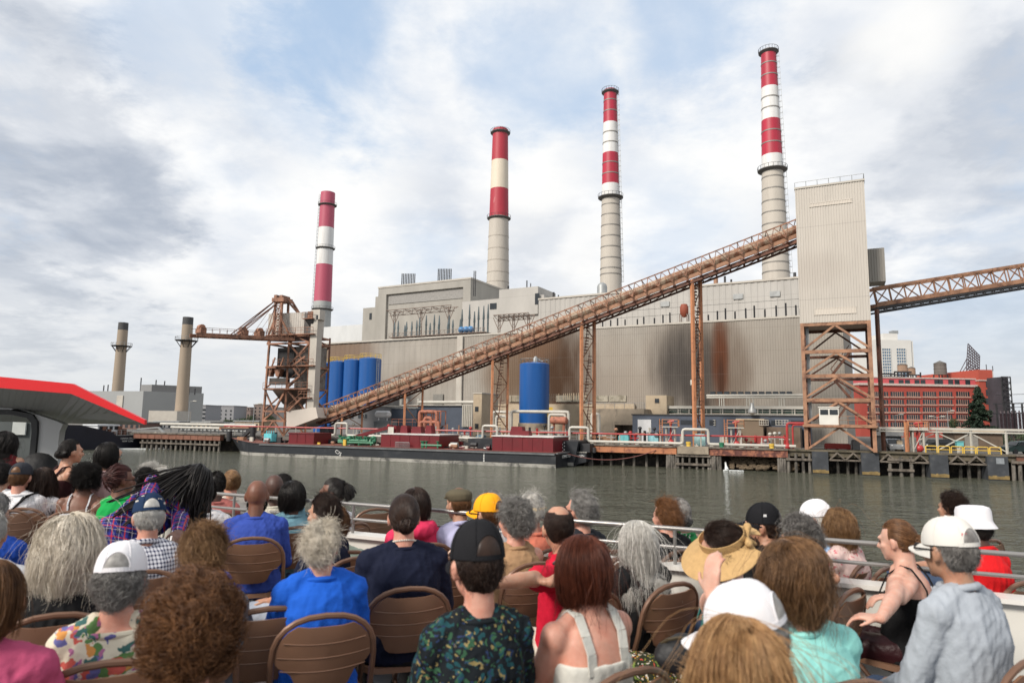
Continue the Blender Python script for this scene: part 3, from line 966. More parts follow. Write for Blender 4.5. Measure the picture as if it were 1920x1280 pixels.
for lab, top, bot, wt, Y in (('beige chimney with a black top standing farther left behind the grey plant', (232.5, 605), (220, 730), 17, 330),
        ('beige chimney with a black top standing in front of the grey plant corner', (351.5, 595), (340, 790), 18.5, 285)):
 T, B = P(*top, Y), P(*bot, Y)
 c = Vector(((T.x + B.x) / 2, Y, 0))
 r = wt * Y / FPX / 2
 root = thing('chimney', lab, 'chimney', (c.x, Y, GZ), 'beige chimneys at the far plant')
 mb = MB()
 zc = P(top[0], top[1] + 14, Y).z
 mb.lathe(c, [(GZ, r * 1.25, 0), (zc, r * 1.02, 1), (T.z, r, 1), (T.z + 0.05, r * 0.8, 1)], 28)
 mb.build('shaft', [TANC, mat('soot black cap', (0.06, 0.06, 0.062), 0.8)], root)
 zp_ = P(top[0], top[1] + 44, Y).z
 mb = MB()
 mb.lathe(c, [(zp_ - 0.4, r), (zp_, r + 2.4), (zp_ + 0.2, r + 2.4), (zp_ + 0.2, r)], 28, cap=False)
 for k in range(8):
  a = k * math.pi / 4
  dv = Vector((math.cos(a), math.sin(a), 0))
  mb.bar(c + dv * r + Vector((0, 0, zp_ - 3)), c + dv * (r + 2.2) + Vector((0, 0, zp_)), 0.25)
 pl_ = mb.build('platform', DARKST, root)
 mb = MB()
 for k in range(16):
  a, a2 = k * math.pi / 8, (k + 1) * math.pi / 8
  p, p2 = [c + Vector((math.cos(x), math.sin(x), 0)) * (r + 2.4) + Vector((0, 0, zp_)) for x in (a, a2)]
  mb.bar(p, p + Vector((0, 0, 1.6)), 0.12)
  mb.bar(p + Vector((0, 0, 1.6)), p2 + Vector((0, 0, 1.6)), 0.12)
 mb.build('guard_rail', GREYST, pl_)
# ------------------------------------------------------------------ distant town at the left
DIST = [mat('far brick block', (0.22, 0.17, 0.15), 0.9), mat('far grey block', (0.26, 0.26, 0.27), 0.9), mat('far pale block', (0.36, 0.33, 0.3), 0.9), mat('far brown block', (0.2, 0.15, 0.135), 0.9)]
for i, (x0, x1, yt, Y, k, lab) in enumerate(((380, 386, 760, 560, 1, 'thin distant grey block right beside the grey plant'), (392, 404, 767, 640, 2, 'low pale distant house left of the flat-topped grey block'),
         (396, 402, 764, 700, 1, 'small distant grey roof hut seen above the pale house'), (411, 439, 761, 620, 1, 'wide flat-topped distant grey block above the trees'),
         (440, 470, 769, 700, 3, 'long low brown distant building right of the grey block'), (458, 469, 764, 760, 0, 'small distant brick roof block over the brown building'),
         (476, 500, 759, 650, 0, 'distant brick building partly behind the unloader legs'), (505, 520, 764, 690, 2, 'pale distant building seen between the unloader legs'),
         (118, 178, 772, 700, 3, 'low distant brown building seen above the cabin roof edge'))):
 a, b = P(x0, yt, Y), P(x1, yt, Y)
 root = thing('apartment_block', lab, 'building', ((a.x + b.x) / 2, Y, GZ), 'distant town buildings')
 mb = MB()
 mb.box(None, a.x, b.x, Y, Y + 30, GZ, a.z)
 mb.box(None, a.x - 0.4, b.x + 0.4, Y - 0.4, Y + 30.4, a.z + 0.01, a.z + 0.7)
 mb.build('wall', DIST[k], root)
 mb = MB()
 nf = int((a.z - GZ) / 3.4)
 nw = max(2, int((b.x - a.x) / 3.5))
 for r_ in range(nf):
  for c_ in range(nw):
   xx = a.x + (c_ + 0.3) * (b.x - a.x) / nw
   mb.box(None, xx, xx + 1.2, Y - 0.25, Y - 0.02, GZ + 1.2 + r_ * 3.4, GZ + 2.8 + r_ * 3.4)
 mb.build('window_rows', GLASS, root)['kind'] = 'stuff'
# ------------------------------------------------------------------ trees
def leaf_mat(name, a, b):
 m = bpy.data.materials.new(name)
 m.use_nodes = True
 N, L = m.node_tree.nodes, m.node_tree.links
 bs = N['Principled BSDF']
 bs.inputs['Roughness'].default_value = 0.7
 gi = N.new('ShaderNodeNewGeometry')
 mx = N.new('ShaderNodeMix')
 mx.data_type = 'RGBA'
 mx.inputs[6].default_value = (*a, 1)
 mx.inputs[7].default_value = (*b, 1)
 L.new(gi.outputs['Random Per Island'], mx.inputs[0])
 L.new(mx.outputs[2], bs.inputs['Base Color'])
 return m
def np_object(name, V, Fq, m, parent=None, org=None, smooth=False):
 me = bpy.data.meshes.new(name)
 o0 = ORG[parent.name] if parent is not None else Vector(org or (0, 0, 0))
 V = np.asarray(V, float) - np.array(o0)
 Fq = np.asarray(Fq)
 me.vertices.add(len(V))
 me.vertices.foreach_set('co', V.ravel())
 k = Fq.shape[1]
 me.loops.add(Fq.size)
 me.loops.foreach_set('vertex_index', Fq.ravel().astype(np.int32))
 me.polygons.add(len(Fq))
 me.polygons.foreach_set('loop_start', np.arange(0, Fq.size, k, dtype=np.int32))
 me.polygons.foreach_set('loop_total', np.full(len(Fq), k, dtype=np.int32))
 me.update(calc_edges=True)
 if smooth:
  me.polygons.foreach_set('use_smooth', np.ones(len(me.polygons), bool))
 for mm in (m if isinstance(m, (list, tuple)) else [m]):
  me.materials.append(mm)
 o = bpy.data.objects.new(name, me)
 COL.objects.link(o)
 if parent is not None:
  o.parent = parent
 else:
  o.location = o0
 ORG[o.name] = o0
 return o
def leaves(C, size, rng):
 """random oriented quads at the centres C (N,3)"""
 n = len(C)
 a = rng.normal(size=(n, 3))
 a /= np.linalg.norm(a, axis=1)[:, None]
 b = np.cross(a, rng.normal(size=(n, 3)))
 b /= np.linalg.norm(b, axis=1)[:, None]
 s = size * (0.6 + 0.8 * rng.random((n, 1)))
 a, b = a * s, b * s * 0.6
 V = np.stack([C - a, C - b, C + a, C + b], 1).reshape(-1, 3)
 return V, np.arange(4 * n).reshape(n, 4)
LEAFD = leaf_mat('dark foliage', (0.02, 0.04, 0.016), (0.06, 0.09, 0.035))
LEAFC = leaf_mat('conifer needles', (0.006, 0.018, 0.01), (0.02, 0.042, 0.02))
BARK = mat('bark', (0.1, 0.075, 0.055), 0.9, 0, 0.3, 2)
def round_tree(px, py, w, h, Y, lab, group):
 c = P(px, py, Y)
 root = thing('tree', lab, 'tree', (c.x, Y, GZ), group)
 W_, H_ = w * Y / FPX / 2, h * Y / FPX
 zt = P(px, py, Y).z
 rng = np.random.default_rng(int(px * 7 + py))
 cl = []
 for k in range(14):
  d = rng.normal(size=3)
  d /= np.linalg.norm(d)
  cc = np.array([c.x, Y, zt - H_ * 0.45]) + d * np.array([W_ * 0.7, W_ * 0.6, H_ * 0.36])
  q = rng.normal(size=(90, 3))
  q *= (rng.random((90, 1)) ** 0.33) / np.linalg.norm(q, axis=1)[:, None]
  cl.append(cc + q * np.array([W_ * 0.42, W_ * 0.42, H_ * 0.2]))
 V, Fq = leaves(np.concatenate(cl), H_ * 0.045, rng)
 np_object('crown', V, Fq, LEAFD, root)
 mb = MB()
 mb.tube([(c.x, Y, GZ - 0.1), (c.x + 0.1, Y, GZ + (zt - GZ) * 0.4), (c.x, Y, zt - H_ * 0.3)], [H_ * 0.035, H_ * 0.028, H_ * 0.012], 8)
 for k in range(4):
  a = k * 1.6
  mb.tube([(c.x, Y, GZ + (zt - GZ) * 0.38), (c.x + W_ * 0.5 * math.cos(a), Y + W_ * 0.5 * math.sin(a), zt - H_ * 0.4)], [H_ * 0.018, H_ * 0.006], 6)
 mb.build('trunk', BARK, root)
round_tree(447, 782, 34, 26, 420, 'dark green bushy tree left of the unloader legs, nearest the legs', 'distant trees')
round_tree(430, 786, 24, 22, 430, 'dark green bushy tree below the flat-topped grey distant block', 'distant trees')
round_tree(470, 780, 24, 24, 450, 'dark green tree just behind the left unloader leg', 'distant trees')
round_tree(505, 778, 26, 26, 470, 'dark green tree seen between the two unloader legs', 'distant trees')
round_tree(1788, 785, 18, 20, 190, 'light bush by the red brick building left of the conifer', 'distant trees')
# conifer
def conifer():
 Y = 128
 T = P(1833, 726, Y)
 root = thing('conifer_tree', 'dark broad conifer in front of the red brick building', 'tree', (T.x, Y, GZ))
 rng = np.random.default_rng(5)
 H_ = T.z - GZ
 Wd = 70 * Y / FPX / 2
 pts = []
 mb = MB()
 mb.tube([(T.x, Y, GZ - 0.1), (T.x, Y, GZ + H_ * 0.5), (T.x, Y, T.z - 0.2)], [0.32, 0.2, 0.03], 8)
 for i in range(170):
  f = rng.random() ** 0.8
  z = GZ + 0.6 + f * (H_ - 0.7)
  r = Wd * (1 - f) ** 0.8 * (0.7 + 0.45 * rng.random()) + 0.12
  a = rng.random() * 6.283
  n = int(26 + 60 * r)
  t = rng.random(n) ** 0.7
  base = np.array([T.x, Y, z])
  dr = np.array([math.cos(a), math.sin(a), 0])
  drop = -0.22 * r * t ** 1.5
  q = base + dr * (t * r)[:, None] + np.stack([np.zeros(n), np.zeros(n), drop], 1) + rng.normal(size=(n, 3)) * (0.1 + 0.1 * (1 - t))[:, None]
  pts.append(q)
  mb.tube([tuple(base), tuple(base + dr * r * 0.9 + np.array([0, 0, -0.18 * r]))], [0.05, 0.015], 4)
 V, Fq = leaves(np.concatenate(pts), 0.17, rng)
 np_object('crown', V, Fq, LEAFC, root)
 mb.build('trunk', BARK, root)
conifer()
# ------------------------------------------------------------------ unloader tower (left)
Yu = 118.0
FU = Frame(0, 104.5, 0.35)
ucx, _ = FU.hit(545, 700, 0)
ut = thing('ship_unloader', 'rusty orange ship unloader tower with a long boom over the barge', 'unloader', FU.pt(ucx, 3, GZ))
def U(px, py, v):
 u, z = FU.hit(px, py, v)
 return FU.pt(u, v, z)
uA, uB, uC = FU.hit(492, 800, 0)[0], FU.hit(533, 800, 0)[0], FU.hit(578, 700, 0)[0]
zl = lambda py: FU.hit(530, py, 0)[1]
Z0, Z1, Z2, Z3, Z4, Z5, Z6 = GZ, zl(789), zl(771), zl(729), zl(688), zl(644), zl(628)
mb = MB()
for u_ in (uA, uB, uC):
 for v_ in (0, 6):
  mb.bar(FU.pt(u_, v_, Z0), FU.pt(u_ + (0.5 if u_ == uA else 0), v_, Z6), 0.42 if u_ != uB else 0.5)
mb.build('legs', RUSTU, ut) if False else None
for u_ in (uA, uB, uC):
 for v_ in (0, 6):
  mb = MB()
  mb.bar(FU.pt(u_, v_, Z0), FU.pt(u_ + (0.5 if u_ == uA else 0), v_, Z6), 0.32)
  mb.build('leg', RUSTU if v_ == 0 else RUSTD, ut)
mb = MB()
for v_, w in ((0, 0.34), (6, 0.28)):
 for z_ in (Z1, Z2, Z3, Z5):
  mb.bar(FU.pt(uA, v_, z_), FU.pt(uC if z_ > Z2 + 0.1 else uB, v_, z_), w * (1.5 if z_ == Z3 else 1), w)
 mb.bar(FU.pt(uA + 0.3, v_, Z4), FU.pt(uC, v_, Z4), 0.4)
 um = (uA + uB) / 2
 for za, zb in ((Z0, Z1), (Z1, Z2)):
  mb.bar(FU.pt(uA, v_, za), FU.pt(um, v_, zb), 0.28)
  mb.bar(FU.pt(um, v_, zb), FU.pt(uB, v_, za), 0.28)
 mb.bar(FU.pt(uA, v_, Z3), FU.pt(um, v_, Z2), 0.24)
 mb.bar(FU.pt(um, v_, Z2), FU.pt(uB, v_, Z3), 0.32)
 mb.bar(FU.pt(uB, v_, Z3), FU.pt(uC, v_, Z2), 0.3)
 mb.bar(FU.pt(uA, v_, Z5), FU.pt(uA + 1.4, v_, Z6 + 1), 0.25)
 mb.bar(FU.pt(uB, v_, Z5), FU.pt(uC, v_, Z4), 0.26)
 mb.bar(FU.pt(uC, v_, Z5), FU.pt(uB, v_, Z4), 0.26)
 mb.bar(FU.pt(uB, v_, Z3), FU.pt(uC, v_, Z4), 0.26)
 mb.bar(FU.pt(uB, v_, Z6 + 0.3), FU.pt(uC, v_, Z5), 0.26)
for u_ in (uA, uB, uC):
 for z_ in (Z1, Z2, Z3, Z4, Z5):
  mb.bar(FU.pt(u_, 0, z_), FU.pt(u_, 6, z_), 0.3)
 mb.bar(FU.pt(u_, 0, Z2), FU.pt(u_, 6, Z3), 0.22)
 mb.bar(FU.pt(u_, 0, Z3), FU.pt(u_, 6, Z4), 0.22)
mb.build('bracing', RUSTU, ut)
# machinery house clad in grey sheet
hz0, hz1 = zl(627), zl(585)
h0, h1 = FU.hit(502, 610, 1)[0], FU.hit(570, 610, 1)[0]
mb = MB()
corrugate(mb, FU, h0 + 1.0, h1, 1.0, hz0, hz1, 0.5, 0.05)
mb.box(FU, h0, h1, 1.1, 7, hz0, hz1)
mb.build('machinery_house', mat('pale weathered sheet', (0.45, 0.42, 0.38), 0.6, 0, 0.15, 0.5, col2=(0.3, 0.2, 0.14), c2=(0.58, 0.75), c2scale=0.8), ut)
mb = MB()
mb.box(FU, h0 + 0.1, h1 + 1.0, 0.4, 7.5, hz0 - 0.35, hz0 - 0.01)
mb.build('house_floor', RUSTU, ut)
# inner bunkers, hoppers
mb = MB()
mb.box(FU, uA + 1.2, uB + 0.2, 1.5, 5.6, zl(705), zl(650))
mb.build('bunker', mat('coal black sheet', (0.02, 0.02, 0.022), 0.8, 0, 0.4, 1.0), ut)
mb = MB()
mb.box(FU, uB + 0.4, uC - 0.25, 1.6, 5.6, zl(727), zl(648))
mb.build('bin_wall', mat('dirty grey plate', (0.17, 0.155, 0.14), 0.7, 0, 0.35, 0.7, col2=(0.08, 0.05, 0.035), c2=(0.5, 0.65)), ut)
mb = MB()
a_, b_ = zl(727), zl(757)
ul, ur = uA + 0.7, uB + 2.6
mb.hexa([FU.pt(ul + 1.6, 2.4, b_), FU.pt(ur - 1.6, 2.4, b_), FU.pt(ur - 1.6, 4.0, b_), FU.pt(ul + 1.6, 4.0, b_), FU.pt(ul, 0.8, a_), FU.pt(ur, 0.8, a_), FU.pt(ur, 5.6, a_), FU.pt(ul, 5.6, a_)])
mb.box(FU, ul + 1.7, ur - 1.7, 2.5, 3.9, zl(772), b_ + 0.1)
mb.build('hopper', mat('rusty hopper plate', (0.1, 0.075, 0.06), 0.8, 0, 0.4, 0.8), ut)
mb = MB()
mb.box(FU, uA + 0.6, uB - 0.5, 0.4, 1.5, zl(720), zl(708))
mb.build('hopper_lip', mat('worn black plate', (0.05, 0.045, 0.04), 0.7, 0, 0.4, 1.0), ut)
for px in (507, 523):
 q = U(px, 705, 0.6)
 mb = MB()
 mb.prism([q + FU.e * -0.7 + FU.n * -0.5 + Vector((0, 0, 1.3)), q + FU.e * 0.7 + FU.n * -0.5 + Vector((0, 0, 1.3)), q + FU.e * 0.25 + FU.n * -0.5 + Vector((0, 0, -0.1)), q + FU.e * -0.35 + FU.n * -0.5 + Vector((0, 0, 0))],
    [q + FU.e * -0.7 + FU.n * 0.6 + Vector((0, 0, 1.3)), q + FU.e * 0.7 + FU.n * 0.6 + Vector((0, 0, 1.3)), q + FU.e * 0.25 + FU.n * 0.6 + Vector((0, 0, -0.1)), q + FU.e * -0.35 + FU.n * 0.6 + Vector((0, 0, 0))])
 mb.bar(q + Vector((0, 0, 1.2)), q + FU.e * 0.8 + Vector((0, 0, 3.4)), 0.2)
 mb.build('grab_bucket', RUSTU, ut)
# walkways, stairs
mb = MB()
for py, x0, x1 in ((686, 512, 588), (729, 494, 578), (745, 560, 582), (628, 500, 588)):
 z_ = zl(py)
 a, b = FU.hit(x0, py, -0.8)[0], FU.hit(x1, py, -0.8)[0]
 mb.box(FU, a, b, -1.0, -0.05, z_ - 0.15, z_)
 rail_mb(mb, [FU.pt(a, -1, z_), FU.pt(b, -1, z_)], 1.1, 1.2, 0.07)
mb.build('walkway', RUSTU, ut)
for (xa, ya, xb, yb) in ((548, 686, 572, 668), (550, 690, 562, 705), (540, 722, 562, 705), (540, 770, 566, 745)):
 mb = MB()
 for v_ in (-1.0, -0.3):
  mb.bar(U(xa, ya, v_), U(xb, yb, v_), 0.14, 0.3)
 A, B = U(xa, ya, -0.65), U(xb, yb, -0.65)
 for k in range(9):
  q = A.lerp(B, k / 8)
  mb.bar(q - FU.n * 0.35, q + FU.n * 0.35, 0.22, 0.05)
 for v_ in (-1.0,):
  mb.bar(U(xa, ya, v_) + Vector((0, 0, 1)), U(xb, yb, v_) + Vector((0, 0, 1)), 0.07)
 mb.build('stair_flight', RUSTU, ut)
# A frame
ax0, ax1 = FU.hit(502, 632, -0.2)[0], FU.hit(543, 632, -0.2)[0]
zA = zl(562)
uT = FU.hit(523, 562, -0.2)[0]
mb = MB()
for du, w in ((-0.85, 0.34), (0.85, 0.34)):
 mb.bar(FU.pt(uT + du, -0.2, hz0 - 0.3), FU.pt(uT + du * 0.8, -0.2, zA), w)
 mb.bar(FU.pt(uT + du, 1.6, hz0 - 0.3), FU.pt(uT + du * 0.8, 1.6, zA), w)
for k in range(6):
 z_ = hz0 + (zA - hz0) * k / 6
 zn = hz0 + (zA - hz0) * (k + 1) / 6
 mb.bar(FU.pt(uT - 0.8, -0.2, z_), FU.pt(uT + 0.8, -0.2, zn), 0.14)
 mb.bar(FU.pt(uT + 0.8, -0.2, z_), FU.pt(uT - 0.8, -0.2, zn), 0.14)
 mb.bar(FU.pt(uT - 0.8, -0.2, zn), FU.pt(uT + 0.8, -0.2, zn), 0.16)
mb.bar(FU.pt(ax0, -0.2, hz0 - 0.3), FU.pt(uT - 0.4, -0.2, zl(592)), 0.26)
mb.bar(FU.pt(ax1, -0.2, hz0 - 0.3), FU.pt(uT + 0.4, -0.2, zl(592)), 0.26)
mb.box(FU, uT - 1.25, uT + 1.35, -0.6, 2.0, zA - 0.4, zA + 0.35)
mb.box(FU, uT - 0.9, uT - 0.3, -0.5, 1.8, zA + 0.36, zA + 0.9)
mb.box(FU, uT + 0.3, uT + 0.9, -0.5, 1.8, zA + 0.36, zA + 0.8)
mb.bar(FU.pt(uT + 1.2, 0.5, zA), FU.pt(FU.hit(573, 610, 3)[0], 3, zl(600)), 0.32)
mb.bar(FU.pt(uT + 1.2, 2, zA), FU.pt(FU.hit(573, 610, 5)[0], 5, zl(600)), 0.32)
mb.build('mast_frame', RUSTU, ut)
# boom out over the river
tip = P(362, 628, 105.5)
root_ = FU.pt(FU.hit(545, 640, -0.4)[0], -0.4, zl(638))
dB = (tip - root_)
dB.z = 0
LB = dB.length
dB.normalize()
sB = Vector((-dB.y, dB.x, 0))
zb_ = root_.z
mb = MB()
for s_ in (-1.3, 1.3):
 mb.bar(root_ + sB * s_, root_ + dB * LB + sB * s_ + Vector((0, 0, tip.z - zb_)), 0.22, 0.6)
n = 14
for k in range(n):
 a = root_ + dB * (LB * k / n) + Vector((0, 0, (tip.z - zb_) * k / n))
 b = root_ + dB * (LB * (k + 1) / n) + Vector((0, 0, (tip.z - zb_) * (k + 1) / n))
 mb.bar(a - sB * 1.3, a + sB * 1.3, 0.2, 0.3)
 mb.bar(a - sB * 1.3, b + sB * 1.3, 0.14)
 for s_ in (-1.3, 1.3):
  mb.bar(a + sB * s_ + Vector((0, 0, 0.4)), a + sB * s_ + Vector((0, 0, 1.15)), 0.06)
  mb.bar(a + sB * s_ + Vector((0, 0, 1.15)), b + sB * s_ + Vector((0, 0, 1.15)), 0.06)
mb.box(None, *(0, 0), *(0, 0), 0, 0) if False else None
for f in (0.93, 0.35, 0.52):
 q = root_ + dB * LB * f + Vector((0, 0, 0.75 + (tip.z - zb_) * f))
 mb.bar(q - sB * 1.1, q + sB * 1.1, 0.9, 0.8)
 mb.tube([q - sB * 0.5 + Vector((0, 0, 0.5)), q + sB * 0.5 + Vector((0, 0, 0.5))], 0.55, 10)
mb.build('boom', RUSTU, ut)
for f, w in ((0.62, 0.14), (0.58, 0.14), (0.25, 0.1), (0.17, 0.1), (0.4, 0.04)):
 mb = MB()
 for s_ in (-1.1, 1.1):
  mb.bar(FU.pt(uT - 0.6, 0.6 + s_ * 0.5, zA + 0.2), root_ + dB * LB * f + sB * s_ + Vector((0, 0, 0.4 + (tip.z - zb_) * f)), w)
 mb.build('stay_rod', RUSTD, ut)
# pale clad pillar at the right of the tower
mb = MB()
kx0, kx1 = FU.hit(584, 600, -0.2)[0], FU.hit(600, 600, -0.2)[0]
mb.box(FU, kx0, kx1 - 0.4, -0.3, 1.2, zl(766), zl(602))
mb.box(FU, kx0 - 0.1, kx1, -0.35, 1.25, zl(602) + 0.003, zl(584))
mb.build('clad_pillar', CREAM, ut)
mb = MB()
q = U(594, 595, -0.4)
mb.box(FU, FU.hit(593, 595, -0.4)[0], FU.hit(596, 595, -0.4)[0], -0.4, -0.353, q.z - 0.35, q.z + 0.45)
mb.build('window', GLASS, ut)
mb = MB()
d0, d1 = FU.hit(568, 602, -0.6)[0], FU.hit(588, 602, -0.6)[0]
mb.box(FU, d0, d1, -0.9, 2.5, zl(601), zl(600))
mb.box(FU, d0 + 0.9, d1 - 0.4, -0.5, 2, zl(600) + 0.01, zl(587))
rail_mb(mb, [FU.pt(d0, -0.9, zl(600)), FU.pt(d1, -0.9, zl(600))], 1.1, 0.8, 0.07)
mb.build('winch_platform', RUSTU, ut)
mb = MB()
mb.hexa([FU.pt(d0 + 1.4, 0.2, zl(620)), FU.pt(d0 + 1.9, 0.2, zl(620)), FU.pt(d0 + 1.9, 0.9, zl(620)), FU.pt(d0 + 1.4, 0.9, zl(620)), FU.pt(d0 + 0.4, -0.7, zl(602)), FU.pt(d1 - 0.2, -0.7, zl(602)), FU.pt(d1 - 0.2, 1.8, zl(602)), FU.pt(d0 + 0.4, 1.8, zl(602))])
mb.build('discharge_chute', DARKST, ut)
# ------------------------------------------------------------------ inclined conveyor
FC = Frame(0, 106.5, 0.35)
cv = thing('conveyor', 'long inclined rusty conveyor gallery climbing from the unloader up to the ribbed tower', 'conveyor', FC.pt(0, 0, GZ))
cu0, cz0 = FC.hit(594, 779, 0)
cu1, cz1 = FC.hit(1498, 428, 0)
A0, A1 = FC.pt(cu0, 0, cz0), FC.pt(cu1, 0, cz1)
dC = (A1 - A0)
LC = dC.length
dC.normalize()
upC = FC.n.cross(dC) * -1
if upC.z < 0:
 upC = -upC
def C_(s, v, h):
 return A0 + dC * s + FC.n * v + upC * h
mb = MB()
for v_ in (0, 3.2):
 mb.bar(C_(0, v_, -0.9), C_(LC, v_, -0.9), 0.25, 0.55)
mb.build('main_girder', RUST, cv)
TUBEM = mat('rust stained cream cover', (0.4, 0.31, 0.22), 0.6, 0, 0.2, 0.6, col2=(0.22, 0.09, 0.045), c2=(0.42, 0.6), c2scale=0.9)
mb = MB()
mb.tube([C_(0, 1.5, 0.15), C_(LC * 0.5, 1.5, 0.15), C_(LC, 1.5, 0.15)], 0.8, 14)
mb.build('belt_cover', TUBEM, cv)
mb = MB()
n = 40
for v_ in (-0.5, 3.7):
 mb.bar(C_(0, v_, 1.25), C_(LC, v_, 1.25), 0.13, 0.16)
 mb.bar(C_(0, v_, 0.2), C_(LC, v_, 0.2), 0.07)
 for k in range(n):
  s0, s1 = LC * k / n, LC * (k + 1) / n
  mb.bar(C_(s0, v_, -0.7), C_(s0, v_, 1.25), 0.1)
  mb.bar(C_(s0, v_, -0.7), C_((s0 + s1) / 2, v_, 1.25), 0.1)
  mb.bar(C_((s0 + s1) / 2, v_, 1.25), C_(s1, v_, -0.7), 0.1)
mb.build('side_truss', RUSTU, cv)
mb = MB()
for k in range(n + 1):
 s0 = LC * k / n
 mb.bar(C_(s0, -0.6, 1.3), C_(s0, 3.8, 1.3), 0.1)
 mb.bar(C_(s0, -0.6, -1.3), C_(s0, 3.8, -1.3), 0.22, 0.3)
 if k < n:
  mb.bar(C_(s0, 0, -1.75), C_(s0 + LC / n, 0, -1.3), 0.1)
  mb.bar(C_(s0, 0, -1.3), C_(s0, 0, -1.75), 0.12)
  mb.bar(C_(s0, 3.2, -1.75), C_(s0 + LC / n, 3.2, -1.3), 0.1)
  mb.bar(C_(s0, 0, -1.75), C_(s0, 3.2, -1.75), 0.12)
for v_ in (0, 3.2):
 mb.bar(C_(0, v_, -1.75), C_(LC, v_, -1.75), 0.22, 0.3)
mb.bar(C_(0, 1.6, -1.4), C_(LC, 1.6, -1.4), 2.6, 0.15)
mb.build('under_frame', RUSTD, cv)
mb = MB()
for k in range(70):
 s0 = LC * (k + 0.5) / 70
 mb.tube([C_(s0, 1.5, 0.15), C_(s0 + 0.12, 1.5, 0.15)], 0.84, 14)
mb.build('cover_hoops', RUST, cv)['kind'] = 'stuff'
# lower chute housing
h = [FC.hit(537, 771, -2.7), FC.hit(592, 763, -2.7), FC.hit(596, 783, -2.7), FC.hit(537, 805, -2.7)]
mb = MB()
mb.prism([FC.pt(u, -2.7, z) for u, z in h], [FC.pt(u, 4.2, z) for u, z in h])
mb.build('tail_housing', mat('pale beige sheet', (0.54, 0.49, 0.43), 0.6, 0, 0.08, 0.3), cv)
# bents
BENTP = mat('bright orange steel', (0.5, 0.215, 0.105), 0.6, 0, 0.2, 0.8, col2=(0.22, 0.08, 0.04), c2=(0.55, 0.7), c2scale=1.0)
for (xa, xb, yt, yb) in ((640, 673, 765, 812), (757, 786, 718, 815), (921, 947, 655, 826), (1090, 1112, 590, 826), (1303, 1318, 508, 832)):
 b_ = MB()
 ua, ub = FC.hit(xa, yb, 0.2)[0], FC.hit(xb, yb, 2.2)[0]
 sA = (ua - cu0) / (dC.dot(FC.e))
 sB_ = (ub - cu0) / (dC.dot(FC.e))
 zA_, zB_ = C_(sA, 0, -1.5).z, C_(sB_, 0, -1.5).z
 col = []
 for (u_, v_, z_) in ((ua, 0.2, zA_), (ub, 3.0, zB_)):
  mb = MB()
  r_ = 0.25 if yt < 600 else 0.19
  mb.bar(FC.pt(u_, v_, GZ), FC.pt(u_, v_, z_), r_ * 2, r_ * 1.6)
  mb.build('support_column', BENTP, cv)
 mb = MB()
 z_ = GZ + 2.0
 i = 0
 while z_ < min(zA_, zB_) - 0.5:
  mb.bar(FC.pt(ua, 0.2, z_), FC.pt(ub, 3.0, z_), 0.14)
  zn = min(z_ + 3.6, min(zA_, zB_))
  mb.bar(FC.pt(ua if i % 2 else ub, 0.2 if i % 2 else 3.0, z_), FC.pt(ub if i % 2 else ua, 3.0 if i % 2 else 0.2, zn), 0.12)
  z_ += 3.6
  i += 1
 mb.build('column_bracing', RUST, cv)
 if yt < 700:
  mb = MB()
  uc = (ua + ub) / 2
  zt_ = min(zA_, zB_)
  k = int((zt_ - GZ) / 0.5)
  amp = (ub - ua) * 0.28
  for j in range(k):
   ph = (j % 14) / 14.0
   uu = uc - amp + 2 * amp * ph
   mb.box(FC, uu - 0.25, uu + 0.25, 1.2, 2.0, GZ + j * 0.5, GZ + j * 0.5 + 0.09)
   mb.bar(FC.pt(uu, 1.2, GZ + j * 0.5), FC.pt(uu, 1.2, GZ + j * 0.5 + 1.0), 0.05)
  mb.build('access_stair', RUSTD, cv)
# ------------------------------------------------------------------ transfer tower (right)
FT = Frame(38.7, 88.0, 0.5)
tt = thing('transfer_tower', 'tall pale ribbed conveyor tower standing on a rusty lattice base at the quay', 'tower', FT.pt(0, 0, GZ))
Wt, Dt = FT.hit(1633, 598)[0], 8.5
zT, zB = FT.hit(1494, 355)[1], FT.hit(1505, 606)[1]
RIB = siding_mat('ribbed pale siding', (0.5, 0.465, 0.42), [(1.5, 4 + zB, 5, 3, (0.42, 0.38, 0.34), 0.5)], 0.06, seams=10)
RIBW = mat('cream panel', (0.53, 0.48, 0.42), 0.6, 0, 0.05, 0.3)
mb = MB()
corrugate(mb, FT, 0, Wt, 0, zB, zT, 0.33, 0.05)
FT2 = Frame(*FT.pt(Wt, 0, 0).xy, 0)
FT2.e, FT2.n = FT.n, -FT.e
corrugate(mb, FT2, 0, Dt, 0, zB, zT, 0.33, 0.05)
mb.box(FT, 0.002, Wt - 0.12, 0.12, Dt, zB, zT)
mb.build('cladding', RIB, tt, rotz=FT.ang())
mb = MB()
mb.box(FT, -0.08, Wt + 0.08, -0.08, Dt + 0.08, zT + 0.003, zT + 0.25)
mb.build('roof_edge', CREAM, tt)
mb = MB()
rail_mb(mb, [FT.pt(0, 0, zT + 0.2), FT.pt(Wt, 0, zT + 0.2), FT.pt(Wt, Dt, zT + 0.2)], 0.75, 1.3, 0.05, False)
mb.build('roof_rail', GREYST, tt)
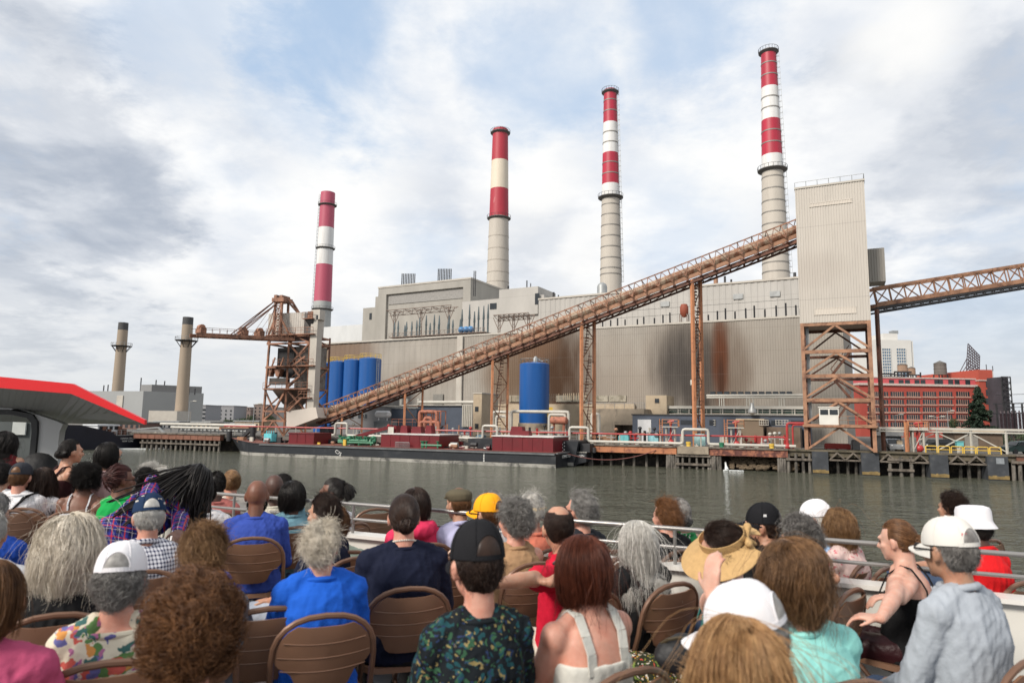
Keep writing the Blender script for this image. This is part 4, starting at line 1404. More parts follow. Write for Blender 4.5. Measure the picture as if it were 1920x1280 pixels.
for x0, y0, x1, y1 in ((1518, 373, 1597, 388), (1527, 575, 1605, 590)):
 u0_, z0_ = FT.hit(x0, y1, -0.05)
 u1_, z1_ = FT.hit(x1, y0, -0.05)
 mb = MB()
 corrugate(mb, FT, u0_, u1_, -0.05, z0_, z1_, 0.33, 0.04)
 mb.box(FT, u0_, u1_, -0.015, -0.004, z0_, z1_)
 mb.box(FT, u0_ - 0.06, u1_ + 0.06, -0.06, -0.004, z1_, z1_ + 0.06)
 mb.box(FT, u0_ - 0.06, u1_ + 0.06, -0.06, -0.004, z0_ - 0.06, z0_)
 mb.build('cover_panel', RIBW, tt)
# side hopper box
u0_, u1_ = FT.hit(1634, 500, Dt * 0.9)[0], FT.hit(1657, 500, Dt * 0.9)[0]
za, zb2 = FT.hit(1650, 535, Dt * 0.9)[1], FT.hit(1650, 474, Dt * 0.9)[1]
mb = MB()
corrugate(mb, FT, Wt, u1_, Dt * 0.55, za, zb2, 0.33, 0.08)
mb.box(FT, Wt, u1_, Dt * 0.55 + 0.1, Dt * 0.95, za, zb2)
mb.build('side_box', siding_mat('darker ribbed siding', (0.36, 0.34, 0.31)), tt)
# lattice base
levels = [zB, FT.hit(1510, 657)[1], FT.hit(1515, 702)[1], FT.hit(1518, 747)[1], FT.hit(1520, 795)[1], GZ]
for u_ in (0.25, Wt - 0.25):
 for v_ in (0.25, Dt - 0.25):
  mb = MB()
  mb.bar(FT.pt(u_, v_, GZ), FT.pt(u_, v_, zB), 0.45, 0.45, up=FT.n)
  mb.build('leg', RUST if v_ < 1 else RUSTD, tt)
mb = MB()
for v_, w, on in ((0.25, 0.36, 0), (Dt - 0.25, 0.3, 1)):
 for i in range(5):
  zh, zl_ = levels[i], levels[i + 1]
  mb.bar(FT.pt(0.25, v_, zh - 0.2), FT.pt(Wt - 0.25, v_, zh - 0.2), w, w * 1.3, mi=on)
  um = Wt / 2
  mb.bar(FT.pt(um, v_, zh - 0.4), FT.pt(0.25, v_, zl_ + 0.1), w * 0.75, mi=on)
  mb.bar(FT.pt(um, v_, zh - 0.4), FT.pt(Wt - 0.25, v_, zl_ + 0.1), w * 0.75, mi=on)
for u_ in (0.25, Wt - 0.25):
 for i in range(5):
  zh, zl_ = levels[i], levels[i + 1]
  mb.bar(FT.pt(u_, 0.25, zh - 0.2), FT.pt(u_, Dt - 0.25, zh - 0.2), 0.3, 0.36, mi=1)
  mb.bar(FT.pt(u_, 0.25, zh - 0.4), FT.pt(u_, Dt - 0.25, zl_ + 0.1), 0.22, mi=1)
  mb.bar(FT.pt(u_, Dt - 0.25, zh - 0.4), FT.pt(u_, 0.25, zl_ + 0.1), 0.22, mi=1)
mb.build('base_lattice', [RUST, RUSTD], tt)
# outer column at the right and stairs inside
mb = MB()
uo = FT.hit(1650, 700, Dt * 0.5)[0]
mb.bar(FT.pt(uo, Dt * 0.5, GZ), FT.pt(uo, Dt * 0.5, FT.hit(1645, 580, Dt * 0.5)[1]), 0.4)
mb.build('outer_column', RUSTD, tt)
for i in range(1, 4):
 zh, zl_ = levels[i], levels[i + 1]
 mb = MB()
 s = 1 if i % 2 else -1
 for dv in (0, 0.9):
  mb.bar(FT.pt(Wt * 0.55 - s * 1.2, 4 + dv, zl_), FT.pt(Wt * 0.55 + s * 1.2, 4 + dv, zh), 0.12, 0.3)
  mb.bar(FT.pt(Wt * 0.55 - s * 1.2, 4 + dv, zl_ + 1), FT.pt(Wt * 0.55 + s * 1.2, 4 + dv, zh + 1), 0.06)
 for k in range(10):
  q = FT.pt(Wt * 0.55 - s * 1.2, 4, zl_).lerp(FT.pt(Wt * 0.55 + s * 1.2, 4, zh), k / 9)
  mb.bar(q, q + FT.n * 0.9, 0.22, 0.05)
 mb.build('stair_flight', RUSTD, tt)
mb = MB()
mb.box(FT, -0.1, Wt + 0.1, -0.5, Dt, levels[4] - 0.35, levels[4] - 0.05)
rail_mb(mb, [FT.pt(4.2, -0.45, levels[4]), FT.pt(Wt, -0.45, levels[4])], 1.1, 1.0, 0.05)
mb.build('machine_deck', RUST, tt)
mb = MB()
u0_, u1_ = FT.hit(1536, 780, -0.3)[0], FT.hit(1573, 780, -0.3)[0]
cz_ = levels[4]
mb.box(FT, u0_, u1_, -0.4, 2.0, cz_ - 0.04, FT.hit(1555, 764, -0.3)[1])
mb.box(FT, u0_ - 0.1, u1_ + 0.1, -0.5, 2.1, FT.hit(1555, 764, -0.3)[1] + 0.003, FT.hit(1555, 764, -0.3)[1] + 0.12)
cb = mb.build('control_cabin', mat('white cabin paint', (0.62, 0.6, 0.55), 0.5, 0, 0.1, 0.8), tt)
zc0, zc1 = FT.hit(1555, 777, -0.4)[1], FT.hit(1555, 767.5, -0.4)[1]
for a, b in ((0.06, 0.46), (0.54, 0.95)):
 mb = MB()
 mb.box(FT, u0_ + (u1_ - u0_) * a, u0_ + (u1_ - u0_) * b, -0.45, -0.404, zc0, zc1)
 mb.build('window', GLASS, cb)
mb = MB()
mb.box(FT, 0.6, 1.0, 1.2, 1.6, levels[4], zB)
mb.build('drop_pipe', GREYST, tt)
# dim plant below the deck
mb = MB()
mb.box(FT, 2.5, 6.2, 2.0, 5.0, GZ, GZ + 0.9)
mb.build('red_skip', mat('red skip paint', (0.4, 0.03, 0.02), 0.5), tt) if False else None
# ------------------------------------------------------------------ right conveyor bridge
cb2 = thing('conveyor_bridge', 'rusty lattice conveyor bridge running right from the ribbed tower out of view', 'conveyor', (48, 93, GZ))
B0, B1 = P(1640, 557, 92), P(2130, 478, 96)
T0, T1 = P(1640, 572, 92), P(2130, 496, 96)
dD = (B1 - B0)
LD = dD.length
dD.normalize()
nD = Vector((-dD.y, dD.x, 0)).normalized()
upD = dD.cross(nD)
if upD.z < 0:
 upD = -upD
hb = 2.7
def D_(s, v, h):
 return B0 + dD * s + nD * v + upD * h
mb = MB()
for v_ in (0, 3):
 mb.bar(D_(0, v_, 1.25), D_(LD, v_, 1.25), 0.3, 0.34)
 mb.bar(D_(0, v_, -1.1), D_(LD, v_, -1.1), 0.3, 0.6)
 n = 18
 for k in range(n):
  s0, s1 = LD * k / n, LD * (k + 1) / n
  mb.bar(D_(s0, v_, -1.1), D_(s0, v_, 1.25), 0.12)
  if k % 2:
   mb.bar(D_(s0, v_, 1.2), D_(s1, v_, -1), 0.13)
  else:
   mb.bar(D_(s0, v_, -1), D_(s1, v_, 1.2), 0.13)
for k in range(19):
 mb.bar(D_(LD * k / 18, 0, 1.25), D_(LD * k / 18, 3, 1.25), 0.12)
mb.build('bridge_truss', RUST, cb2)
mb = MB()
mb.bar(D_(0, 1.5, -1.6), D_(LD, 1.5, -1.6), 3.2, 0.3)
for v_ in (0, 3):
 mb.bar(D_(0, v_, -2.1), D_(LD, v_, -2.1), 0.2, 0.25)
for k in range(30):
 mb.bar(D_(LD * k / 30, 0, -2.1), D_(LD * k / 30, 0, -1.5), 0.12)
 mb.bar(D_(LD * k / 30, 0, -1.5), D_(LD * (k + 1) / 30, 0, -2.1), 0.1)
mb.build('belt_deck', DARKST, cb2)
for v_ in (0.2, 2.8):
 mb = MB()
 q = D_(LD - 2, v_, -2.1)
 mb.bar(Vector((q.x, q.y, GZ)), q, 0.5)
 mb.build('support_column', RUST, cb2)
# ------------------------------------------------------------------ blue silos
for i, (x0, x1, yt, lab) in enumerate(((596, 620, 682, 'blue silo half hidden behind the pale pillar, farthest left of four'), (621, 647, 679, 'second blue silo from the pale pillar in the row of four'),
         (648, 676, 676, 'third blue silo from the pale pillar in the row of four'), (677, 709, 673, 'blue silo at the right end of the row of four with a ladder'))):
 v_ = -9.0
 u0_, u1_ = FP.hit(x0, 720, v_)[0], FP.hit(x1, 720, v_)[0]
 zt_ = FP.hit((x0 + x1) / 2, yt, v_)[1]
 c = FP.pt((u0_ + u1_) / 2, v_, 0)
 r = (u1_ - u0_) / 2 * 0.99
 root = thing('silo', lab, 'silo', (c.x, c.y, GZ), 'row of four blue silos')
 mb = MB()
 mb.lathe(c, [(GZ, r), (zt_, r), (zt_ + 0.3, r * 0.6), (zt_ + 0.35, 0.1)], 28)
 mb.build('shell', SILOBLUE, root)
 mb = MB()
 for k in range(14):
  a, a2 = k * math.pi / 7, (k + 1) * math.pi / 7
  p, p2 = [c + Vector((math.cos(x), math.sin(x), 0)) * r * 0.97 + Vector((0, 0, zt_)) for x in (a, a2)]
  mb.bar(p, p + Vector((0, 0, 1.1)), 0.07)
  mb.bar(p + Vector((0, 0, 1.1)), p2 + Vector((0, 0, 1.1)), 0.07)
  mb.bar(p + Vector((0, 0, 0.55)), p2 + Vector((0, 0, 0.55)), 0.06)
 mb.build('top_rail', YELLOW, root)
 if i == 3:
  mb = MB()
  q = c + Vector((0.75, -0.65, 0)).normalized() * (r + 0.3)
  for s_ in (-0.25, 0.25):
   mb.bar(q + Vector((s_, 0, GZ)), q + Vector((s_, 0, zt_ + 0.8)), 0.08)
  for k in range(40):
   z_ = GZ + k * (zt_ - GZ) / 40
   mb.bar(q + Vector((-0.25, 0, z_)), q + Vector((0.25, 0, z_)), 0.05)
  mb.build('ladder', GREYST, root)
v_ = -11
u0_, u1_ = FP.hit(977, 740, v_)[0], FP.hit(1027, 740, v_)[0]
c = FP.pt((u0_ + u1_) / 2, v_, 0)
r = (u1_ - u0_) / 2
zt_, zb_2 = FP.hit(1002, 683, v_)[1], FP.hit(1002, 791, v_)[1]
bs = thing('silo', 'single large blue silo standing alone before the brown stained wall', 'silo', (c.x, c.y, GZ))
mb = MB()
mb.lathe(c, [(zb_2 - 0.2, r), (zt_, r), (zt_ + 0.25, r * 0.8), (zt_ + 0.5, 0.1)], 36)
mb.build('shell', SILOBLUE, bs)
mb = MB()
mb.lathe(c, [(GZ, r * 1.05), (zb_2 - 0.2, r * 1.05)], 36)
mb.build('skirt', CONC, bs)
mb = MB()
mb.lathe(c + Vector((0.2, 0, 0)), [(zt_ + 0.3, 0.5), (zt_ + 1.2, 0.5), (zt_ + 1.6, 0.2)], 12)
mb.tube([c + Vector((0.2, 0, zt_ + 1.2)), c + Vector((1.6, 0, zt_ + 0.6))], 0.15, 6)
mb.build('top_filter', GREYST, bs)
mb = MB()
rail_mb(mb, [c + Vector((math.cos(a), math.sin(a), 0)) * r * 0.97 + Vector((0, 0, zt_)) for a in [k * math.pi / 8 for k in range(17)]], 1.0, 1.1, 0.06, False)
mb.build('top_rail', GREYST, bs)
mb = MB()
q = c + FP.e * (r + 0.7) + Vector((0, 0, zb_2))
mb.box(None, q.x - 0.6, q.x + 0.6, q.y - 0.6, q.y + 0.6, q.z + 0.9, q.z + 1.0)
mb.box(None, q.x - 0.35, q.x + 0.35, q.y - 0.3, q.y + 0.3, q.z + 1.0, q.z + 2.9)
rail_mb(mb, [q + Vector((-0.6, -0.6, 1)), q + Vector((0.9, -0.6, 1))], 1.1, 0.6, 0.08)
for dx in (-0.5, 0.5):
 mb.bar(q + Vector((dx, -0.5, -3)), q + Vector((dx, -0.5, 1)), 0.12)
mb.build('yellow_platform', YELLOW, bs)
# ------------------------------------------------------------------ dock front
def qz(px, py, v=0.0):
 return FQ.hit(px, py, v)
def qpt(px, py, v=0.0):
 u, z = FQ.hit(px, py, v)
 return FQ.pt(u, v, z)
GIRD = mat('orange dock girder', (0.42, 0.17, 0.08), 0.7, 0, 0.2, 0.8, col2=(0.17, 0.06, 0.04), c2=(0.52, 0.66), c2scale=0.7)
for x0, x1, lab, m in ((1100, 1268, 'long orange dock girder right beside the black barge stern', GIRD), (1331, 1476, 'flaking rusty dock girder over the stone rubble', mat('flaking girder', (0.33, 0.13, 0.075), 0.75, 0, 0.3, 2.0, col2=(0.1, 0.035, 0.028), c2=(0.42, 0.55), c2scale=1.2)),
      (250, 412, 'brown dock girder between the dark ship and the long barge bow', mat('brown girder', (0.2, 0.085, 0.055), 0.75, 0, 0.3, 1.0)), (1905, 2030, 'brown dock girder at the far right end of the quay', RUSTD)):
 u0_, u1_ = qz(x0, 845, -0.5)[0], qz(x1, 845, -0.5)[0]
 t = thing('dock_girder', lab, 'girder', FQ.pt(u0_, -0.5, GZ))
 mb = MB()
 mb.box(FQ, u0_, u1_, -0.62, 0.25, GZ - 1.0, GZ - 0.08)
 n = int((u1_ - u0_) / 1.6)
 for k in range(n + 1):
  uu = u0_ + (u1_ - u0_) * k / max(1, n)
  mb.box(FQ, uu - 0.04, uu + 0.04, -0.68, -0.623, GZ - 1.0, GZ - 0.1)
 mb.build('web', m, t)
 mb = MB()
 mb.box(FQ, u0_ - 0.1, u1_ + 0.1, -0.8, 2.0, GZ - 0.077, GZ + 0.12)
 mb.build('deck_planks', WOOD, t)
def piles(name, lab, cat, xs, ytop, r, jitter, group=None, cap=None, v=-0.3):
 u, z = qz(xs[0], ytop, v)
 t = thing(name, lab, cat, FQ.pt(u, v, 0), group)
 for px in xs:
  u, z = qz(px, ytop, v)
  mb = MB()
  j = lambda: random.uniform(-jitter, jitter)
  a = FQ.pt(u + j(), v + j(), -0.8)
  b = FQ.pt(u + j() * 0.5, v + j() * 0.5, z)
  mb.tube([a, a.lerp(b, 0.5), b], [r, r * 0.97, r * 0.9], 8)
  mb.build('pile', PILE, t)
 if cap:
  for py in cap:
   z = qz(xs[0], py, v)[1]
   mb = MB()
   mb.box(FQ, qz(xs[0], py, v)[0] - 0.3, qz(xs[-1], py, v)[0] + 0.3, v - r - 0.22, v - r - 0.01, z - 0.15, z + 0.15)
   mb.build('cross_beam', WOOD, t)
 return t
PILE = mat('tide stained timber pile', (0.2, 0.18, 0.155), 0.9, 0, 0.35, 1.5, bump=0.3, bscale=10, col2=(0.05, 0.045, 0.038), c2=(0.45, 0.62), c2scale=0.9, stretch=(1, 1, 0.4))
piles('mooring_dolphin', 'cluster of pale timber piles beside the small black stern', 'dolphin', [1098, 1101, 1104, 1107, 1110], 848, 0.18, 0.12)
piles('mooring_dolphin', 'cluster of leaning timber piles left of the framed bent', 'dolphin', [1251, 1255, 1259, 1263, 1267], 846, 0.2, 0.15)
piles('pile_bent', 'open frame of slim timber piles with two cross beams under a concrete cap', 'pile bent', [1271, 1280, 1293, 1306, 1318, 1328], 847, 0.17, 0.05, None, (853, 869))
piles('mooring_dolphin', 'cluster of timber piles just left of the stone rubble', 'dolphin', [1333, 1337, 1341, 1345, 1349], 848, 0.2, 0.14)
piles('mooring_dolphin', 'cluster of pale timber piles at the right end of the stone rubble', 'dolphin', [1459, 1463, 1467, 1471], 849, 0.2, 0.14)
piles('pile_bent', 'three timber piles left of the first dark concrete pier', 'pile bent', [1478, 1492, 1506, 1517], 850, 0.2, 0.06, None, (860,))
piles('pile_bent', 'three slim piles between the second and third dark piers', 'pile bent', [1668, 1688, 1708], 856, 0.22, 0.05, None, (861, 880))
piles('pile_bent', 'pile row under the right end of the quay', 'pile bent', [1900, 1912, 1926, 1940], 862, 0.22, 0.06, None, (866,))
piles('pile_bent', 'long row of dark piles under the brown girder behind the barge bow', 'pile bent', list(range(268, 418, 9)), 824, 0.24, 0.1, None, (829,))
piles('pile_bent', 'scattered old piles in the shadow under the long orange girder', 'pile bent', [1128, 1146, 1168, 1189, 1212, 1232], 852, 0.2, 0.1, v=1.2)
piles('pile_bent', 'old piles in the shadow behind the dark concrete piers', 'pile bent', [1570, 1590, 1605, 1730, 1800, 1815, 1835], 862, 0.2, 0.1, v=1.4)
# concrete cap between girders
mb = MB()
u0_, u1_ = qz(1269, 840, -0.5)[0], qz(1330, 840, -0.5)[0]
mb.box(FQ, u0_ + 0.1, u1_ - 0.1, -0.9, 2, GZ - 0.9, GZ + 0.1)
tag(mb.build('concrete_block', CONC), 'mossy concrete cap block on the framed pile bent', 'concrete cap')
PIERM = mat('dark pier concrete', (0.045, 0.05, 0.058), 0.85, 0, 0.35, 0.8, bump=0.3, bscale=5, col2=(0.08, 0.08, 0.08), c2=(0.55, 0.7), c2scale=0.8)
ALG = mat('ochre tide line', (0.2, 0.14, 0.055), 0.9, 0, 0.4, 2.0)
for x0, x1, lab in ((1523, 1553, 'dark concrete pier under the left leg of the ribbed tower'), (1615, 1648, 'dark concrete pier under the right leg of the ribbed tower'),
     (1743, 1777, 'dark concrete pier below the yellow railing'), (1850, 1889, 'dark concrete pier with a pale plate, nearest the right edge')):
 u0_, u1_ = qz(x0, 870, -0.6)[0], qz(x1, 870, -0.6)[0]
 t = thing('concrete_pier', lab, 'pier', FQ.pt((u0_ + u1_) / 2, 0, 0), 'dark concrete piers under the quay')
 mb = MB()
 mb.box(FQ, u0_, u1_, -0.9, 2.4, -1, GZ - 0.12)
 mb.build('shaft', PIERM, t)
 mb = MB()
 n = 10
 for k in range(n):
  a, b = u0_ + (u1_ - u0_) * k / n, u0_ + (u1_ - u0_) * (k + 1) / n
  mb.box(FQ, a, b, -1.0, -0.903, 0.12, 0.45 + 0.12 * random.random())
 mb.build('algae_band', ALG, t)
 if x0 == 1850:
  mb = MB()
  mb.box(FQ, u0_ + 0.9, u1_ - 0.4, -0.94, -0.903, GZ - 1.0, GZ - 0.3)
  mb.build('plate', mat('pale plate', (0.22, 0.24, 0.26), 0.6), t)
# timber capping and braces of the right quay
mb = MB()
u0_, u1_ = qz(1478, 850, -0.4)[0], qz(1960, 850, -0.4)[0]
mb.box(FQ, u0_, u1_, -0.5, 2.2, GZ - 0.115, GZ + 0.1)
mb.box(FQ, u0_, u1_, -0.2, 0.2, GZ - 0.8, GZ - 0.12)
tag(mb.build('quay_capping', mat('mossy timber capping', (0.12, 0.1, 0.07), 0.9, 0, 0.4, 0.8, bump=0.4, bscale=6, col2=(0.05, 0.05, 0.03), c2=(0.5, 0.65))), 'long mossy timber capping along the right quay edge', 'quay edge')
for px in (1570, 1600, 1665, 1725, 1795, 1830):
 u_, z_ = qz(px, 855, -0.55)
 mb = MB()
 for s in (-1, 1):
  mb.bar(FQ.pt(u_, -0.55, GZ - 0.2), FQ.pt(u_ + s * 0.9, -0.55, GZ - 1.1), 0.18)
 mb.bar(FQ.pt(u_ - 1.2, -0.5, GZ - 1.15), FQ.pt(u_ + 1.2, -0.5, GZ - 1.15), 0.2)
 tag(mb.build('fender_brace', WOOD), {1570: 'timber brace left of the middle between the two tower piers', 1600: 'timber brace right of the middle between the two tower piers', 1665: 'timber brace just right of the second dark pier',
           1725: 'timber brace just left of the third dark pier', 1795: 'timber brace just right of the third dark pier', 1830: 'timber brace just left of the fourth dark pier'}[px], 'brace', 'timber braces under the quay')
# ------------------------------------------------------------------ pipes along the quay
vp = 0.8
wp = thing('white_pipeline', 'white pipeline along the quay with square expansion loops', 'pipe', qpt(1150, 828, vp))
loops = [(628, 650), (905, 932), (1068, 1103), (1280, 1328)]
zlo = qz(1150, 828, vp)[1]
zhi = qz(1085, 801, vp)[1]
pts = [FQ.pt(qz(560, 820, vp)[0], vp, zlo)]
for a, b in loops:
 for px, z in ((a, zlo), (a, zhi), (b, zhi), (b, zlo)):
  pts.append(FQ.pt(qz(px, 820, vp)[0], vp, z))
pts.append(FQ.pt(qz(1492, 830, vp)[0], vp, zlo))
def pipe(mb, pts, r, n=8, bend=0.35):
 out = [pts[0]]
 for i in range(1, len(pts) - 1):
  a, b, c = pts[i - 1], pts[i], pts[i + 1]
  d1, d2 = (a - b).normalized(), (c - b).normalized()
  p1, p2 = b + d1 * bend, b + d2 * bend
  out += [p1, (p1 + p2) / 2 * 0.5 + b * 0.5, p2]
 out.append(pts[-1])
 mb.tube(out, r, n)
mb = MB()
pipe(mb, pts, 0.2)
mb.build('pipe_run', WHITEP, wp)
mb = MB()
for px in range(690, 1490, 28):
 u_, _ = qz(px, 828, vp)
 mb.bar(FQ.pt(u_, vp, GZ), FQ.pt(u_, vp, zlo), 0.12)
 mb.bar(FQ.pt(u_ - 0.25, vp, zlo - 0.26), FQ.pt(u_ + 0.25, vp, zlo - 0.26), 0.1)
mb.build('pipe_supports', WHITEP, wp)
rp = thing('red_pipeline', 'red pipe raised along the quay edge rising at its right end', 'pipe', qpt(1150, 815, 1.2))
zr_ = qz(1150, 813, 1.2)[1]
mb = MB()
uE = qz(1474, 815, 1.2)[0]
pipe(mb, [FQ.pt(qz(420, 805, 1.2)[0], 1.2, zr_), FQ.pt(uE, 1.2, zr_), FQ.pt(uE, 1.2, GZ + 0.3)], 0.11)
ut_ = qz(1476, 815, 1.0)[0]
pipe(mb, [FQ.pt(ut_, 1.0, GZ), FQ.pt(ut_, 1.0, qz(1476, 793, 1.0)[1]), FQ.pt(qz(1523, 793, 1.0)[0], 1.0, qz(1476, 793, 1.0)[1])], 0.17)
pipe(mb, [FQ.pt(ut_ + 0.7, 1.0, GZ), FQ.pt(ut_ + 0.7, 1.0, qz(1476, 796, 1.0)[1]), FQ.pt(qz(1523, 796, 1.0)[0], 1.0, qz(1476, 796, 1.0)[1])], 0.12)
mb.ell(FQ.pt(ut_, 0.9, GZ + 0.4), (0.45, 0.35, 0.4), 10, 6)
mb.build('pipe_run', REDP, rp)
mb = MB()
for px in range(440, 1470, 38):
 u_, _ = qz(px, 815, 1.2)
 mb.bar(FQ.pt(u_, 1.2, GZ), FQ.pt(u_, 1.2, zr_ - 0.1), 0.12)
mb.build('pipe_posts', WHITEP, rp)
# fire monitor stands
def monitor(px, py_top, py_bot, lab, v):
 u, zt = qz(px, py_top, v)
 t = thing('monitor_stand', lab, 'hose stand', FQ.pt(u, v, GZ), 'fire monitor stands on the quay')
 H_ = zt - GZ
 zp = GZ + H_ * 0.72
 mb = MB()
 for du in (-0.1, 1.1):
  for dv in (0, 1.1):
   mb.bar(FQ.pt(u + du, v + dv, GZ), FQ.pt(u + du, v + dv, zp), 0.16)
  mb.bar(FQ.pt(u + du, v, GZ + 0.2), FQ.pt(u + du, v + 1.1, zp), 0.1)
 mb.bar(FQ.pt(u - 0.1, v, GZ + 0.3), FQ.pt(u + 1.1, v, zp), 0.08)
 mb.box(FQ, u - 0.6, u + 1.6, v - 0.4, v + 1.5, zp, zp + 0.12)
 mb.build('stand_frame', WHITEP, t)
 mb = MB()
 mb.tube([FQ.pt(u + 0.5, v + 0.5, GZ), FQ.pt(u + 0.5, v + 0.5, zt - 0.4)], 0.14, 8)
 mb.ell(FQ.pt(u + 0.5, v + 0.5, zp + 0.7), (0.28, 0.28, 0.4), 10, 6)
 mb.ell(FQ.pt(u + 0.6, v - 0.1, GZ + 0.55), (0.45, 0.3, 0.45), 10, 6)
 mb.tube([FQ.pt(u + 0.1, v + 0.3, zt - 0.3), FQ.pt(u + 1.0, v + 0.3, zt - 0.1)], 0.12, 8)
 mb.build('monitor', REDP, t)
 mb = MB()
 for k in range(12):
  z_ = GZ + k * (zp + 0.9 - GZ) / 12
  mb.bar(FQ.pt(u - 1.0, v, z_), FQ.pt(u - 0.6, v, z_), 0.06)
 for du in (-1.0, -0.6):
  mb.bar(FQ.pt(u + du, v, GZ), FQ.pt(u + du, v, zp + 1.2), 0.08)
 rail_mb(mb, [FQ.pt(u - 0.6, v - 0.4, zp + 0.1), FQ.pt(u + 1.6, v - 0.4, zp + 0.1), FQ.pt(u + 1.6, v + 1.5, zp + 0.1)], 1.0, 0.9, 0.07)
 mb.build('ladder', BENTP, t)
monitor(1250, 787, 832, 'white stand with a red fire monitor left of the tallest orange conveyor legs', 1.6)
monitor(1372, 788, 834, 'white stand with a red fire monitor before the brown shed', 1.6)
monitor(1712, 790, 845, 'white and orange stand with a red fire monitor right of the ribbed tower', 1.6)
# ------------------------------------------------------------------ buildings on the quay
sb = thing('switch_house', 'low slate blue building with white framed windows behind the red pipe', 'building', FP.pt(FP.hit(1340, 800, -20)[0], -20, GZ))
vs = -20
s0, s1 = FP.hit(1186, 800, vs)[0], FP.hit(1512, 800, vs)[0]
zs = FP.hit(1300, 779, vs)[1]
mb = MB()
mb.box(FP, s0, s1, vs, vs + 9, GZ, zs)
mb.build('wall', SLATE, sb, rotz=RZ)
mb = MB()
mb.box(FP, s0 - 0.15, s1 + 0.15, vs - 0.15, vs + 9.2, zs + 0.003, zs + 0.2)
mb.build('roof', DARKST, sb, rotz=RZ)
def framed_window(parent, fr, x0, x1, y0, y1, v, cols, rows, m=WHITEP, rz=None):
 u0_, z1_ = fr.hit(x0, y0, v)
 u1_, z0_ = fr.hit(x1, y1, v)
 rz = fr.ang() if rz is None else rz
 mb = MB()
 mb.box(fr, u0_, u1_, v - 0.06, v - 0.004, z0_, z1_)
 w = mb.build('window', GLASS, parent, rotz=rz)
 mb = MB()
 for c_ in range(cols + 1):
  uu = u0_ + (u1_ - u0_) * c_ / cols
  mb.box(fr, uu - 0.03, uu + 0.03, v - 0.12, v - 0.063, z0_ - 0.05, z1_ + 0.05)
 for r_ in range(rows + 1):
  zz = z0_ + (z1_ - z0_) * r_ / rows
  mb.box(fr, u0_ - 0.08, u1_ + 0.08, v - 0.14, v - 0.066, zz - 0.03, zz + 0.03)
 o = mb.build('frame', m, w)
 return w
for x0, x1, y0, y1, c_ in ((1235, 1260, 787, 796, 4), (1276, 1300, 787, 796, 3), (1330, 1342, 787, 797, 2), (1446, 1466, 788, 797, 4), (1483, 1510, 788, 797, 4)):
 framed_window(sb, FP, x0, x1, y0, y1, vs, c_, 2)
mb = MB()
u0_, z1_ = FP.hit(1196, 786, vs)
u1_ = FP.hit(1221, 786, vs)[0]
mb.box(FP, u0_, u1_, vs - 0.1, vs - 0.004, GZ, z1_)
dr = mb.build('garage_door', mat('white ribbed door', (0.5, 0.51, 0.52), 0.6, 0, 0.1, 1.0), sb, rotz=RZ)
mb = MB()
for k in range(9):
 uu = u0_ + (u1_ - u0_) * k / 8
 mb.box(FP, uu - 0.03, uu + 0.03, vs - 0.14, vs - 0.103, GZ, z1_)
mb.build('door_ribs', WHITEP, dr)
mb = MB()
q = FP.pt(FP.hit(1411, 790, vs - 1)[0], vs - 1, zs)
mb.lathe(q, [(0.2, 0.12), (0.5, 0.6), (0.9, 0.6), (1.5, 0.25), (2.0, 0.22)], 12)
mb.build('roof_vent', GREYST, sb)
# brown shed
bsh = thing('shed', 'low brown shed in front of the slate blue building', 'shed', FP.pt(FP.hit(1415, 800, -24)[0], -24, GZ))
mb = MB()
a, b = FP.hit(1383, 800, -24)[0], FP.hit(1431, 800, -24)[0]
mb.box(FP, a, b, -24, -20.3, GZ, FP.hit(1400, 787, -24)[1])
mb.build('wall', mat('brown shed paint', (0.17, 0.125, 0.085), 0.8, 0, 0.15, 0.4), bsh, rotz=RZ)
mb = MB()
mb.box(FP, a - 0.2, b + 0.2, -24.2, -20.2, FP.hit(1400, 787, -24)[1] + 0.003, FP.hit(1400, 786, -24)[1] + 0.1)
mb.build('roof', TANP, bsh, rotz=RZ)
mb = MB()
mb.box(FP, b + 0.3, FP.hit(1500, 800, -23)[0], -23, -20.3, GZ, FP.hit(1450, 800, -23)[1])
mb.build('lean_to', mat('brown boards', (0.15, 0.11, 0.08), 0.85, 0, 0.25, 1.0), bsh, rotz=RZ)
# tan cabin above the roof
tb = thing('tan_cabin', 'tan box cabin with a small dark window above the slate blue roof', 'cabin', FP.pt(FP.hit(1230, 760, -9)[0], -9, GZ))
mb = MB()
a, b = FP.hit(1211, 760, -9)[0], FP.hit(1250, 760, -9)[0]
mb.box(FP, a, b, -9, -4, GZ, FP.hit(1230, 741, -9)[1])
mb.build('wall', TANP, tb, rotz=RZ)
mb = MB()
w0, z1_ = FP.hit(1228, 747, -9)
w1, z0_ = FP.hit(1236, 755, -9)
mb.box(FP, w0, w1, -9.1, -9.004, z0_, z1_)
mb.build('window', GLASS, tb, rotz=RZ)
# gallery with green panels
gl = thing('pipe_gallery', 'raised walkway gallery with dark green panels and white rails above the slate blue roof', 'gallery', FP.pt(FP.hit(1380, 765, -8)[0], -8, GZ))
a, b = FP.hit(1252, 768, -8)[0], FP.hit(1514, 768, -8)[0]
zt_, zb_2 = FP.hit(1380, 761, -8)[1], FP.hit(1380, 776, -8)[1]
mb = MB()
mb.box(FP, a, b, -7.6, -7.2, zb_2 + 0.2, zt_ - 0.5)
mb.build('green_panel', mat('dark green panel', (0.02, 0.065, 0.05), 0.5, 0, 0.2, 0.5), gl, rotz=RZ)
mb = MB()
mb.box(FP, a - 0.2, b + 0.2, -8.3, -5.2, zt_ - 0.5, zt_)
mb.box(FP, a - 0.2, b + 0.2, -8.3, -5.2, zb_2 - 0.15, zb_2)
rail_mb(mb, [FP.pt(a, -8.2, zb_2), FP.pt(b, -8.2, zb_2)], 1.0, 2.2, 0.07)
